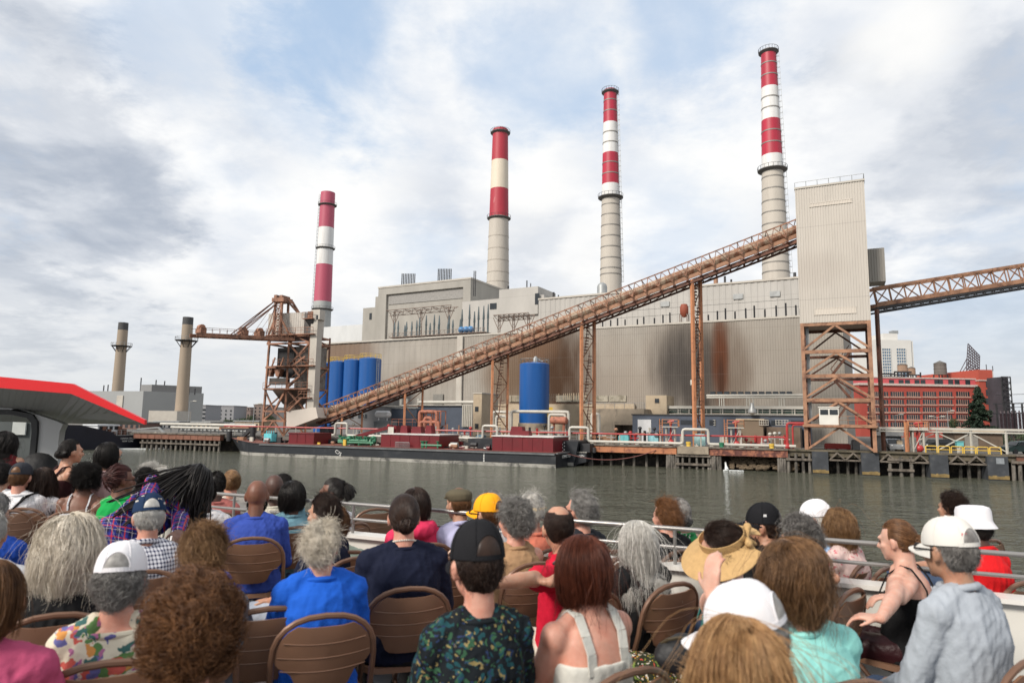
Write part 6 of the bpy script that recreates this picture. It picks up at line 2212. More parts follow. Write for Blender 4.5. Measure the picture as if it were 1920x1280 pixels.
# green pipe manifolds
mb = MB()
for (x0, x1, yc) in ((700, 634, 833), (790, 828, 830), (655, 690, 826)):
 for k in range(9):
  v = 1.5 + k * 0.9
  ua, ub = bz(x0, yc, v)[0], bz(x1, yc, v)[0]
  z_ = DZ + 0.4 + 0.5 * random.random()
  mb.tube([FB.pt(ua, v, z_), FB.pt(ub, v, z_)], 0.16, 8)
  for kk in range(4):
   uu = ua + (ub - ua) * random.random()
   mb.tube([FB.pt(uu, v, z_ - 0.4), FB.pt(uu, v, z_ + 0.5)], 0.13, 6)
   mb.lathe(FB.pt(uu, v, z_ + 0.5), [(0, 0.05), (0.02, 0.3), (0.1, 0.3), (0.12, 0.05)], 10)
  if k % 2:
   mb.ell(FB.pt(ua, v, z_ + 0.2), (0.5, 0.4, 0.4), 8, 6)
mb.build('green_pipework', GREENP, bg)
# small deck gear
gear = random.Random(11)
mb = MB()
for k in range(60):
 px = gear.choice([gear.uniform(440, 535), gear.uniform(595, 712), gear.uniform(828, 920), gear.uniform(828, 920)])
 v = gear.uniform(0.8, 8)
 u_, _ = bz(px, 835, v)
 s = gear.uniform(0.2, 0.7)
 h_ = gear.uniform(0.25, 1.1)
 mi = gear.choice([0, 0, 1, 2, 2, 3, 4, 5])
 if gear.random() < 0.5:
  mb.box(FB, u_ - s, u_ + s, v, v + s, DZ + 0.004, DZ + h_, mi)
 else:
  mb.tube([FB.pt(u_ - s, v, DZ + h_ * 0.6), FB.pt(u_ + s, v, DZ + h_ * 0.6)], h_ * 0.35, 8, mi)
  mb.bar(FB.pt(u_, v, DZ), FB.pt(u_, v, DZ + h_ * 0.6), 0.15, None, mi)
mb.build('deck_gear', [DARKST, GREYST, WHITEP, RUST, MAROON, YELLOW], bg)['kind'] = 'stuff'
mb = MB()
u_, _ = bz(500, 833, 2)
mb.box(FB, u_ - 0.9, u_ + 0.7, 2, 3.2, DZ + 0.2, DZ + 1.5)
for kk in range(4):
 mb.bar(FB.pt(u_ - 0.9 + kk * 0.5, 2.5, DZ + 1.5), FB.pt(u_ - 0.9 + kk * 0.5, 2.5, DZ + 2.0), 0.12)
mb.build('turquoise_pump', mat('turquoise machine paint', (0.12, 0.5, 0.55), 0.5), bg)
for px, yt in ((429, 808), (514, 810), (473, 800)):
 u_, _ = bz(px, 830, 4)
 zt_ = bz(px, yt, 4)[1]
 mb = MB()
 mb.tube([FB.pt(u_, 4, DZ), FB.pt(u_, 4, zt_)], 0.45, 10)
 mb.build('mooring_bitt', DARKST, bg)
mb = MB()
mb.bar(bpt(452, 822, 4), bpt(472, 804, 4), 0.5)
mb.bar(bpt(415, 804, 4), bpt(470, 804, 4), 0.3)
mb.build('deck_derrick', DARKST, bg)
mb = MB()
mb.bar(bpt(413, 803, 5), bpt(468, 803, 5), 0.5)
mb.build('boom_rest', RUST, bg)
# rail along the far side
mb = MB()
rail_mb(mb, [FB.pt(2, WB - 0.6, DZ), FB.pt(LB_ * 0.85, WB - 0.6, DZ)], 1.1, 2.5, 0.06)
mb.build('guard_rail', WHITEP, bg)
# writing: stern name, draught marks
mb = MB()
for k in range(6):
 z_ = 0.5 + k * 0.22
 u_ = bz(907, 862, -0.1)[0]
 mb.box(FB, u_ - 0.09, u_ + 0.09, -0.075, -0.063, z_, z_ + 0.12)
 u2 = bz(441, 840, 0.3)[0]
mb.build('draught_marks', mat('white marking paint', (0.7, 0.7, 0.68), 0.5), bg)
WMARK = MATS['white marking paint']
stern_rot = (math.pi / 2, 0, math.atan2(FB.n.y, FB.n.x))
lettering('stern_name', 'CONNECTICUT', FB.pt(-0.36, 3.6, 1.45) - FB.e * 0.02, stern_rot, 0.55, WMARK, bg)
lettering('side_marks', 'C7S', FB.pt(bz(634, 850, -0.1)[0], -0.09, 0.95), (math.pi / 2, 0.5, math.atan2(-FB.e.y, -FB.e.x)), 0.75, WMARK, bg)
lettering('bow_name', 'RTC 80', FB.pt(LB_ * 0.965, bsec(0.965)[0] - 0.25, 2.3), (math.pi / 2, 0, math.atan2(-FB.e.y, -FB.e.x) + 0.25), 0.5, WMARK, bg) if False else None
# ------------------------------------------------------------------ second barge behind the stern
b2 = thing('black_barge', 'black barge stern with a column of white draught marks behind the long barge', 'barge', FB.pt(-4, 9, 0))
FS = Frame(*FB.pt(-1.2, 5.5, 0).xy, 0)
FS.e, FS.n = -FB.e, FB.n
a0_, a1_ = FS.hit(1043, 860, 0)[0], FS.hit(1097, 860, 0)[0]
zt1 = FS.hit(1060, 826, 0)[1]
zt2 = FS.hit(1090, 848, 0)[1]
um = FS.hit(1069, 850, 0)[0]
mb = MB()
mb.prism([FS.pt(a0_ - 14, 0, -0.8), FS.pt(um + 0.4, 0, -0.8), FS.pt(um + 1.2, 0, zt1), FS.pt(a0_ - 14, 0, zt1)], [FS.pt(a0_ - 14, 7, -0.8), FS.pt(um + 0.4, 7, -0.8), FS.pt(um + 1.2, 7, zt1), FS.pt(a0_ - 14, 7, zt1)])
mb.prism([FS.pt(um + 0.3, 0.6, -0.3), FS.pt(a1_ - 1.2, 0.6, 0.3), FS.pt(a1_, 0.6, 0.6), FS.pt(a1_, 0.6, zt2), FS.pt(um + 0.3, 0.6, zt2)], [FS.pt(um + 0.3, 6.4, -0.3), FS.pt(a1_ - 1.2, 6.4, 0.3), FS.pt(a1_, 6.4, 0.6), FS.pt(a1_, 6.4, zt2), FS.pt(um + 0.3, 6.4, zt2)])
mb.build('hull', BLACKH, b2)
mb = MB()
mb.box(FS, a0_ - 14, um + 0.5, -0.05, -0.004, 0.05, 0.5)
mb.box(FS, um + 0.3, a1_ + 0.1, 0.5, 0.596, zt2 - 0.06, zt2 + 0.08)
mb.build('boot_stripe', BOOT, b2)
mb = MB()
um_ = FS.hit(1056, 850, -0.1)[0]
z_ = 0.6
k = 0
while z_ < zt1 - 0.2:
 mb.ell(FS.pt(um_ + (0.13 if k % 2 else -0.13), -0.01, z_), (0.09, 0.03, 0.09), 8, 6)
 z_ += 0.24
 k += 1
mb.build('draught_marks', WMARK, b2)
mb = MB()
mb.box(FS, um + 1.2, um + 2.6, 1.0, 3.0, zt2 + 0.003, zt2 + 1.2)
mb.tube([FS.pt(um + 3.2, 1.2, zt2), FS.pt(um + 3.2, 1.2, zt2 + 0.7)], 0.25, 8)
mb.build('deck_winch', DARKST, b2)
lettering('stern_name', 'HOUSTON', FS.pt(a1_ - 1.3, 0.57, zt2 - 0.5), (math.pi / 2, 0, math.atan2(FS.e.y, FS.e.x)), 0.42, WMARK, b2)
# mooring lines
ROPE = mat('worn red rope', (0.2, 0.08, 0.07), 0.9)
p0, p1 = FB.pt(0, 4, 1.9), FQ.pt(FQ.hit(1230, 850, -0.7)[0], -0.7, GZ - 0.5)
mb = MB()
mb.tube([p0.lerp(p1, t) - Vector((0, 0, 1.15 * 4 * t * (1 - t))) for t in [i / 16 for i in range(17)]], 0.06, 6)
tag(mb.build('mooring_rope', ROPE), 'thin red mooring rope from the barge stern to the dock girder', 'rope')
# ------------------------------------------------------------------ dark ship at the left
sa, sb_ = PZ(263, 839.5, 0.0), PZ(60, 846, 0.0)
FSH = Frame(sa.x, sa.y, 0)
dv = Vector((sb_.x - sa.x, sb_.y - sa.y, 0)).normalized()
FSH.e = dv
FSH.n = Vector((dv.y, -dv.x, 0))
if FSH.n.y < 0:
 FSH.n = -FSH.n
sh = thing('dark_ship', 'dark navy ship with a white lettered stern at the left behind the cabin', 'ship', FSH.pt(8, 3, 0))
NAVY = mat('dark navy hull', (0.008, 0.01, 0.02), 0.45, 0, 0.3, 0.5)
zdk = FSH.hit(240, 816, 0)[1]
zb1 = FSH.hit(190, 806, 0)[1]
u1 = FSH.hit(217, 820, 0)[0]
u2 = FSH.hit(150, 820, 0)[0]
mb = MB()
mb.prism([FSH.pt(0, 0, -0.5), FSH.pt(0, 0, zdk), FSH.pt(u1, 0, zdk), FSH.pt(u1 + 0.6, 0, zb1 - 0.4), FSH.pt(u2, 0, zb1 + 0.9), FSH.pt(u2 + 12, 0, zb1 + 1.2), FSH.pt(u2 + 12, 0, -0.5)],
   [FSH.pt(0, 7, -0.5), FSH.pt(0, 7, zdk), FSH.pt(u1, 7, zdk), FSH.pt(u1 + 0.6, 7, zb1 - 0.4), FSH.pt(u2, 7, zb1 + 0.9), FSH.pt(u2 + 12, 7, zb1 + 1.2), FSH.pt(u2 + 12, 7, -0.5)])
mb.build('hull', NAVY, sh)
mb = MB()
ua, ub = FSH.hit(221, 805, 2)[0], FSH.hit(183, 805, 2)[0]
mb.box(FSH, ua, ub, 2, 6, zdk + 0.003, FSH.hit(200, 798, 2)[1])
mb.box(FSH, ua - 0.2, ub + 0.2, 1.8, 6.2, FSH.hit(200, 798, 2)[1] + 0.003, FSH.hit(200, 797, 2)[1] + 0.15)
wh = mb.build('deckhouse', mat('white ship paint', (0.6, 0.62, 0.64), 0.5, 0, 0.08, 0.6), sh)
mb = MB()
for k in range(4):
 uu = ua + (ub - ua) * (k + 0.4) / 4
 z_ = FSH.hit(200, 802, 2)[1]
 mb.box(FSH, uu - 0.3, uu + 0.3, 1.93, 1.997, z_ - 0.3, z_ + 0.3)
mb.build('portholes', GLASS, wh)
mb = MB()
mb.box(FSH, 0, u1, -0.1, 0.05, zdk + 0.003, zdk + 0.12)
rail_mb(mb, [FSH.pt(0.2, 0.3, zdk), FSH.pt(u1, 0.3, zdk)], 1.0, 1.2, 0.06)
mb.build('deck_edge', GREYST, sh)
mb = MB()
for k in range(6):
 mb.box(FSH, 1 + k * 1.0, 1.5 + k * 1.0, 1.5, 2.5 + 0.5 * (k % 2), zdk + 0.004, zdk + 0.7 + 0.5 * (k % 3))
mb.build('deck_gear', RUSTD, sh)
rot = (math.pi / 2, 0, math.atan2(-FSH.e.y, -FSH.e.x))
uu = FSH.hit(240, 823, -0.05)[0]
lettering('ship_name', 'LUNNA CRUZR', FSH.pt(uu, -0.05, FSH.hit(240, 821.5, 0)[1]), rot, 0.42, WMARK, sh)
lettering('home_port', 'NEW YORK', FSH.pt(uu, -0.05, FSH.hit(240, 826.7, 0)[1]), rot, 0.42, WMARK, sh)
p0, p1 = FSH.pt(0, 0.5, zdk + 0.1), FQ.pt(FQ.hit(292, 818, 0)[0], 0, GZ + 0.2)
mb = MB()
mb.tube([p0.lerp(p1, t) - Vector((0, 0, 0.55 * 4 * t * (1 - t))) for t in [i / 12 for i in range(13)]], 0.14, 6)
tag(mb.build('mooring_rope', mat('pale rope', (0.5, 0.47, 0.4), 0.9)), 'thick pale mooring rope sagging from the dark ship to the quay', 'rope')
# left quay pipes and sheds
lp = thing('pipe_rack', 'low rack of white pipes along the left quay before the grey plant', 'pipe', FQ.pt(FQ.hit(330, 812, 5)[0], 5, GZ))
for k, (v, z_, r_, x0, x1) in enumerate(((4, GZ + 1.1, 0.22, 320, 480), (5, GZ + 1.7, 0.26, 300, 480), (6, GZ + 0.6, 0.3, 340, 480))):
 mb = MB()
 mb.tube([FQ.pt(FQ.hit(x0, 812, v)[0], v, z_), FQ.pt(FQ.hit(x1, 812, v)[0], v, z_)], r_, 8)
 mb.build('pipe', WHITEP if k < 2 else GREYST, lp)
mb = MB()
for px in range(305, 480, 15):
 uu = FQ.hit(px, 812, 5)[0]
 mb.bar(FQ.pt(uu, 3.6, GZ + 0.9), FQ.pt(uu, 6.4, GZ + 0.9), 0.15)
 mb.bar(FQ.pt(uu, 5, GZ), FQ.pt(uu, 5, GZ + 1.5), 0.2)
A_, B_ = FQ.pt(FQ.hit(297, 802, 2)[0], 2, FQ.hit(297, 801, 2)[1]), FQ.pt(FQ.hit(308, 815, 2)[0], 2, GZ)
mb.bar(A_, B_, 0.3)
mb.bar(FQ.pt(FQ.hit(258, 804, 2)[0], 2, FQ.hit(258, 804, 2)[1]), A_, 0.25)
mb.bar(FQ.pt(FQ.hit(258, 804, 2)[0], 2, GZ), FQ.pt(FQ.hit(258, 804, 2)[0], 2, FQ.hit(258, 804, 2)[1]), 0.25)
mb.build('pipe_supports', GREYST, lp)
for x0, x1, yt, v, m, lab in ((360, 395, 792, 26, TANP, 'tan low shed with dark openings behind the left pipe rack'), (290, 336, 791, 30, GREYW, 'grey low shed before the foot of the nearer beige chimney'), (395, 440, 795, 30, CREAM, 'cream low shed before the distant trees'),
        (440, 486, 790, 40, TANP, 'tan low shed left of the unloader legs'), (222, 262, 797, 24, mat('brown coal heap shed', (0.16, 0.1, 0.085), 0.9), 'brown low shed just above the dark ship stern')):
 t = thing('quay_shed', lab, 'shed', FQ.pt(FQ.hit(x0, yt, v)[0], v, GZ), 'low sheds on the left quay')
 ua, ub = FQ.hit(x0, yt, v)[0], FQ.hit(x1, yt, v)[0]
 zt_ = max(FQ.hit((x0 + x1) / 2, yt, v)[1], GZ + 1.5)
 mb = MB()
 mb.box(FQ, ua, ub, v, v + 6, GZ, zt_)
 mb.build('wall', m, t, rotz=FQ.ang())
 mb = MB()
 mb.box(FQ, ua - 0.2, ub + 0.2, v - 0.3, v + 6.2, zt_ + 0.003, zt_ + 0.25)
 mb.build('roof', GREYST, t, rotz=FQ.ang())
 mb = MB()
 for k in range(4):
  uu = ua + (ub - ua) * (k + 0.3) / 4
  mb.box(FQ, uu, uu + (ub - ua) * 0.12, v - 0.06, v - 0.003, GZ + 0.3, GZ + (zt_ - GZ) * 0.75)
 mb.build('openings', GLASS, t, rotz=FQ.ang())
# lamp posts
for px, yt, Y, lab in ((356, 752, 190, 'tall grey lamp post with a white head before the grey plant'), (477, 757, 160, 'slim dark mast left of the unloader'), (1776, 770, 170, 'slim lamp post before the red brick building windows'), (1757, 781, 160, 'short twin-arm lamp post before the red brick building'), (1678, 777, 150, 'thin grey pole at the left end of the red brick building')):
 q = P(px, yt, Y)
 t = thing('lamp_post', lab, 'lamp post', (q.x, Y, GZ))
 mb = MB()
 mb.tube([(q.x, Y, GZ), (q.x, Y, q.z - 0.1)], [0.14, 0.07], 8)
 mb.build('pole', GREYST, t)
 mb = MB()
 mb.bar((q.x, Y, q.z - 0.1), (q.x + 1.3, Y, q.z + 0.1), 0.08)
 mb.ell((q.x + 1.4, Y, q.z + 0.05), (0.65, 0.3, 0.18), 10, 6)
 if px == 1757:
  mb.bar((q.x, Y, q.z - 0.1), (q.x - 1.3, Y, q.z + 0.1), 0.08)
  mb.ell((q.x - 1.4, Y, q.z + 0.05), (0.65, 0.3, 0.18), 10, 6)
 mb.build('lamp_head', WHITEP, t)
# ------------------------------------------------------------------ red brick warehouse
Yb = 215.0
cR = P(1842, 760, Yb)
FRB = Frame(cR.x, cR.y, -0.05)
rb = thing('brick_warehouse', 'long red brick warehouse with rows of wide dark windows', 'warehouse', (cR.x, cR.y, GZ))
BRICK = mat('red brick', (0.34, 0.058, 0.042), 0.85, 0, 0.15, 0.12, col2=(0.34, 0.055, 0.038), c2=(0.5, 0.7), c2scale=0.1)
PINKB = mat('faded red parapet paint', (0.5, 0.085, 0.095), 0.75, 0, 0.1, 0.15)
zc = FRB.hit(1750, 724, 0)[1]
zp_ = FRB.hit(1750, 710, 0)[1]
uL_ = FRB.hit(1612, 760, 0)[0]
uR_ = FRB.hit(1836, 760, 0)[0]
mb = MB()
mb.box(FRB, uL_, uR_, 0, 45, GZ, zc)
mb.build('wall', BRICK, rb)
mb = MB()
mb.box(FRB, uL_ - 0.2, uR_ + 0.02, 0.4, 44, zc + 0.7, zp_)
mb.build('parapet', PINKB, rb)
mb = MB()
mb.box(FRB, uL_ - 0.2, uR_ - 0.05, -0.5, 44, zc + 0.003, zc + 0.697)
mb.box(FRB, uL_ - 0.3, uR_ + 0.02, 0.2, 44.2, zp_ + 0.003, zp_ + 0.4)
mb.build('cornice', mat('pale stone trim', (0.5, 0.42, 0.38), 0.8), rb)
mb = MB()
for k, px in enumerate((1672, 1690, 1702, 1720, 1731, 1757, 1764, 1783, 1795, 1815)):
 u_, z_ = FRB.hit(px, 721, 0.3)
 mb.box(FRB, u_ - 0.8, u_ + 0.8, 0.3, 0.397, z_ - 0.2, z_ + 1.6)
mb.build('parapet_openings', GLASS, rb)
rows = [738.6, 753.3, 767.5, 781.5, 795.5]
for r_, py in enumerate(rows):
 for px in (1638, 1661, 1682, 1712, 1742.5, 1773, 1805):
  w = 24 if px > 1670 else 7
  if px == 1638:
   w = 22
  u0_, z0_ = FRB.hit(px - w / 2, py + 4.2, 0)
  u1_, z1_ = FRB.hit(px + w / 2, py - 4.2, 0)
  mb = MB()
  mb.box(FRB, u0_, u1_, -0.1, -0.004, z0_, z1_)
  o = mb.build('window', GLASS, rb)
  mb = MB()
  mb.box(FRB, u0_ - 0.3, u1_ + 0.3, -0.35, -0.004, z0_ - 0.45, z0_ - 0.003)
  for k in range(1, 6 if w > 10 else 2):
   uu = u0_ + (u1_ - u0_) * k / (6 if w > 10 else 2)
   mb.box(FRB, uu - 0.06, uu + 0.06, -0.16, -0.103, z0_, z1_)
  mb.build('sill', [mat('pinkish sill', (0.42, 0.25, 0.2), 0.8)], o)
# stair tower end block
mb = MB()
ua, ub = FRB.hit(1836, 720, -1)[0], FRB.hit(1862, 720, -1)[0]
zt_ = FRB.hit(1850, 693, -1)[1]
mb.box(FRB, ua, ub, -1, 30, GZ, zt_)
mb.build('end_block', mat('end block brick', (0.38, 0.07, 0.045), 0.85, 0, 0.15, 0.15), rb)
mb = MB()
mb.box(FRB, ua - 0.2, ub + 0.3, -1.3, 30.2, FRB.hit(1850, 714, -1)[1], FRB.hit(1850, 712, -1)[1])
mb.box(FRB, ub - 0.02, ub + 0.25, -1.1, 30, FRB.hit(1850, 711.5, -1)[1], zt_ - 0.4)
mb.build('stone_band', MATS['pale stone trim'], rb)
for px, py in ((1853, 720), (1853, 736), (1853, 752)):
 u_, z_ = FRB.hit(px, py, -1)
 mb = MB()
 mb.box(FRB, u_ - 0.8, u_ + 0.8, -1.1, -1.004, z_ - 1.0, z_ + 1.0)
 mb.build('window', GLASS, rb)
mb = MB()
mb.box(FRB, ub + 0.02, FRB.hit(1882, 745, 6)[0], 6, 40, GZ, FRB.hit(1870, 727, 6)[1])
mb.build('side_wing', BRICK, rb)
mb = MB()
for px, py in ((1849, 683), (1861, 686)):
 u_, z_ = FRB.hit(px, py, 3)
 mb.tube([FRB.pt(u_, 3, zt_), FRB.pt(u_, 3, z_)], 0.12, 6)
mb.build('aerials', DARKST, rb)
# rooftop water tanks
def water_tank(x0, x1, yt, yb, Y, m, lab, cone=True, legs=2.0):
 a, b = P(x0, yb, Y), P(x1, yb, Y)
 zt_, zb_ = P(x0, yt, Y).z, a.z
 c = Vector(((a.x + b.x) / 2, Y, 0))
 r = (b.x - a.x) / 2
 t = thing('water_tank', lab, 'water tank', (c.x, Y, zb_ - legs))
 mb = MB()
 mb.lathe(c, [(zb_, r), (zb_ + (zt_ - zb_) * 0.25, r * 1.0), (zb_ + (zt_ - zb_) * 0.8, r * 0.97)], 20)
 for f in (0.15, 0.4, 0.65):
  z_ = zb_ + (zt_ - zb_) * f
  mb.lathe(c, [(z_, r), (z_, r + 0.06), (z_ + 0.12, r + 0.06), (z_ + 0.12, r)], 20, cap=False)
 mb.build('barrel', m, t)
 mb = MB()
 mb.lathe(c, [(zb_ + (zt_ - zb_) * 0.8, r * 1.06), (zt_, 0.15)], 20)
 mb.build('cone_roof', mat('tank roof', (0.12, 0.11, 0.1), 0.8), t)
 for sx in (-1, 1):
  for sy in (-1, 1):
   mb = MB()
   mb.bar(c + Vector((sx * r * 0.75, sy * r * 0.75, zb_ - legs)), c + Vector((sx * r * 0.75, sy * r * 0.75, zb_)), 0.3)
   mb.build('leg', DARKST, t)
 return t
water_tank(1753, 1774, 676, 702, 225, mat('grey weathered tank staves', (0.13, 0.115, 0.105), 0.85, 0, 0.2, 0.8, stretch=(3, 3, 0.3)), 'dark grey wooden water tank alone on the red brick roof', legs=(P(1753, 702, 225).z - zp_ + 0.1))
wtn = mat('tan tank staves', (0.3, 0.2, 0.14), 0.85, 0, 0.2, 0.8)
water_tank(1684, 1701, 681, 696, 232, wtn, 'larger tan water tank on the dark roof frame before the pale tower', legs=P(1684, 696, 232).z - zp_)
water_tank(1703, 1716, 687, 702, 235, wtn, 'smaller tan water tank right of the larger tan one', legs=P(1703, 702, 235).z - zp_)
fr = thing('roof_frame', 'dark steel frame on the brick roof under the tan water tanks', 'frame', P(1700, 708, 230))
mb = MB()
a, b = P(1677, 697, 228), P(1726, 703, 228)
for X in (a.x, (a.x + b.x) / 2, b.x):
 for Y in (228, 238):
  mb.bar((X, Y, zp_), (X, Y, a.z), 0.35)
for Y in (228, 238):
 mb.bar((a.x, Y, a.z), (a.x + (b.x - a.x) * 0.65, Y, a.z), 0.5)
 mb.bar((a.x, Y, b.z), (b.x, Y, b.z), 0.4)
mb.build('frame_bars', DARKST, fr)
# billboard lattice seen edge-on
bl = thing('sign_lattice', 'tilted dark lattice back of a rooftop sign on the brick warehouse', 'sign frame', P(1830, 705, 222))
mb = MB()
top = [P(1815, 644, 222), P(1837, 667, 222)]
bot = [P(1812, 690, 222), P(1836, 703, 222)]
for k in range(9):
 t = k / 8
 mb.bar(top[0].lerp(bot[0], t), top[1].lerp(bot[1], t), 0.22)
for k in range(8):
 t = k / 7
 mb.bar(top[0].lerp(top[1], t), bot[0].lerp(bot[1], t), 0.2)
for k in range(5):
 t = k / 4
 q = top[0].lerp(top[1], t).lerp(bot[0].lerp(bot[1], t), 0.6)
 e_ = Vector((q.x - 2.5 - 0.5 * k, 222 + 3, zp_ + 0.2))
 mb.bar(q, e_, 0.2)
 mb.bar(bot[0].lerp(bot[1], t), Vector((bot[0].lerp(bot[1], t).x, 222, zp_)), 0.2)
mb.build('lattice_bars', mat('purplish dark steel', (0.07, 0.055, 0.065), 0.7), bl)
# pale high-rise
Yh = 470
hr = thing('apartment_tower', 'pale high-rise with two blue glass window strips behind the tan water tanks', 'high-rise', P(1680, 800, Yh))
mb = MB()
a, b = P(1640, 640, Yh), P(1708, 640, Yh)
zt_ = P(1680, 637, Yh).z
mb.box(None, a.x, b.x, Yh, Yh + 30, GZ, zt_)
mb.box(None, b.x, P(1713, 640, Yh).x, Yh + 1, Yh + 28, GZ, zt_ - 0.5)
mb.box(None, P(1661, 640, Yh).x, P(1688, 640, Yh).x, Yh + 3, Yh + 20, zt_ + 0.01, P(1670, 624, Yh).z)
mb.build('wall', mat('pale stone facade', (0.58, 0.57, 0.54), 0.8, 0, 0.08, 0.05), hr)
for x0, x1 in ((1653, 1669), (1680, 1697)):
 q0, q1 = P(x0, 652, Yh), P(x1, 652, Yh)
 mb = MB()
 mb.box(None, q0.x, q1.x, Yh - 0.2, Yh - 0.01, GZ + 8, q0.z)
 w = mb.build('window', GLASSB, hr)
 mb = MB()
 n = 24
 for k in range(n):
  z_ = q0.z - k * (q0.z - GZ - 8) / n
  mb.box(None, q0.x, q1.x, Yh - 0.45, Yh - 0.203, z_ - 0.5, z_)
 for k in range(5):
  xx = q0.x + (q1.x - q0.x) * k / 4
  mb.box(None, xx - 0.12, xx + 0.12, Yh - 0.5, Yh - 0.206, GZ + 8, q0.z)
 mb.build('mullions', MATS['pale stone facade'], w)
mb = MB()
q = P(1680, 622, Yh)
mb.box(None, q.x, q.x + 4, Yh + 4, Yh + 9, P(1670, 624, Yh).z + 0.01, q.z + 1.5)
mb.build('roof_plant', GREYST, hr)
# dark scaffold tower and switchyard at the right edge
dk = thing('lattice_tower', 'dark narrow building wrapped in lattice at the right end of the brick warehouse', 'tower', P(1889, 790, 205))
mb = MB()
a, b = P(1877, 706, 205), P(1894, 706, 205)
mb.box(None, a.x + 0.5, b.x - 0.3, 205.5, 212, GZ, a.z)
mb.build('core', mat('purplish dark wall', (0.05, 0.045, 0.055), 0.8, 0, 0.3, 0.4), dk)
mb = MB()
for k in range(11):
 z_ = GZ + (a.z - GZ) * k / 10
 mb.bar((a.x, 205, z_), (b.x, 205, z_), 0.2)
 if k < 10:
  zn = GZ + (a.z - GZ) * (k + 1) / 10
  mb.bar((a.x, 205, z_), (b.x, 205, zn), 0.15)
  mb.bar((b.x, 205, z_), (a.x, 205, zn), 0.15)
for X in (a.x, b.x):
 mb.bar((X, 205, GZ), (X, 205, a.z), 0.25)
mb.build('lattice', DARKST, dk)
sy = thing('switchyard', 'dark switchyard frames with stacked insulators at the right edge', 'switchgear', P(1905, 800, 135))
mb = MB()
Yy = 135
for px in (1868, 1884, 1900, 1916, 1932):
 q = P(px, 757, Yy)
 mb.bar((q.x, Yy, GZ), (q.x, Yy, q.z), 0.25)
for py in (757, 775):
 mb.bar(P(1862, py, Yy), P(1960, py - 2, Yy), 0.2)
mb.build('frame', DARKST, sy)
for px in range(1876, 1930, 7):
 q = P(px, 772, Yy)
 mb = MB()
 mb.lathe((q.x, Yy, GZ), [(0.3, 0.3), (1.2, 0.3)] + [(1.2 + 0.25 * k + e, 0.34 if e < 0.1 else 0.16) for k in range(int((q.z - GZ - 1.2) / 0.25)) for e in (0.02, 0.2)] + [(q.z - GZ + 0.3, 0.1)], 8)
 mb.build('insulator', mat('dark brown porcelain', (0.045, 0.03, 0.035), 0.35), sy)
for py, Y in ((740, 150), (757, 150), (764, 150)):
 mb = MB()
 mb.tube([P(1868, py, Y), P(1990, py - 3, Y)], 0.05, 4)
 mb.build('overhead_wire', DARKST, sy)
# ------------------------------------------------------------------ our own boat: deck, bulwark, rails, cabin
FRL = Frame(0, 4.8, 0.43)
WHITEB = mat('white boat paint', (0.62, 0.6, 0.55), 0.4, 0, 0.06, 0.8)
mb = MB()
g = [FRL.pt(-14, 0.1, DECK), FRL.pt(-14, -14, DECK), FRL.pt(9, -14, DECK), FRL.pt(9, 0.1, DECK)]
mb.prism([q - Vector((0, 0, 0.12)) for q in g], g)
struct(mb.build('boat_deck', mat('grey deck paint', (0.085, 0.095, 0.115), 0.45, 0, 0.2, 1.5, bump=0.1, bscale=60, col2=(0.06, 0.065, 0.075), c2=(0.5, 0.7), c2scale=3)))
bw = thing('bulwark', 'white boat bulwark with two pale metal handrails along the deck edge', 'bulwark', FRL.pt(0, 0, DECK))
mb = MB()
mb.box(FRL, -5.2, 9, 0.0, 0.06, DECK, DECK + 0.82)
mb.box(FRL, -5.2, 9, 0.02, 0.5, -0.5, DECK - 0.13)
for k in range(13):
 u_ = -5 + k * 1.15
 mb.box(FRL, u_, u_ + 0.03, -0.012, -0.002, DECK + 0.02, DECK + 0.8)
mb.build('plating', WHITEB, bw)
mb = MB()
mb.box(FRL, -5.2, 9, -0.05, 0.1, DECK + 0.823, DECK + 0.848)
mb.build('cap_rail', mat('bright cap rail', (0.66, 0.64, 0.6), 0.3, 0, 0.05, 1), bw)
RAILM = mat('pale rail metal', (0.27, 0.26, 0.25), 0.3, 0.5, 0.08, 2)
for h, r in ((1.07, 0.0145), (0.955, 0.0115)):
 mb = MB()
 mb.tube([FRL.pt(-5.2, 0.02, DECK + h), FRL.pt(2, 0.02, DECK + h), FRL.pt(9, 0.02, DECK + h)], r, 10)
 mb.build('handrail', RAILM, bw)
for k in range(12):
 u_ = -5.1 + k * 1.25
 mb = MB()
 mb.tube([FRL.pt(u_, 0.02, DECK + 0.849), FRL.pt(u_, 0.02, DECK + 1.06)], 0.012, 8)
 mb.build('rail_post', RAILM, bw)
# deck cabin with the red edged canopy (its roof plate tilts toward the water)
cbn = thing('deck_cabin', 'grey boat cabin with a bright red edged canopy and dark doorway', 'cabin', (-6.6, 8.6, DECK))
REDF = mat('bright red fascia', (0.6, 0.008, 0.012), 0.35, 0, 0.05, 1)
UNDER = mat('grey canopy lining', (0.4, 0.4, 0.38), 0.5, 0, 0.08, 1)
Yn = 8.2
N_t = [P(-140, 698, Yn), P(0, 706, Yn), P(135, 719, Yn), P(271, 787, Yn)]
N_b = [P(-140, 719, Yn), P(0, 727, Yn), P(133, 738, Yn), P(271, 795.5, Yn)]
back = Vector((-0.5, 2.6, 0.0))
mb = MB()
off = Vector((0.0, 0.05, 0))
for i in range(3):
 mb.prism([N_t[i], N_t[i + 1], N_b[i + 1], N_b[i]], [q + off for q in (N_t[i], N_t[i + 1], N_b[i + 1], N_b[i])])
mb.build('fascia', REDF, cbn)
Fb = [P(-140, 786, 10.4), P(0, 790, 10.4), P(100, 793, 10.4), P(252, 796, 10.4)]
nI = [q + off * 1.05 for q in N_b]
mb = MB()
up_ = Vector((0, 0, 0.05))
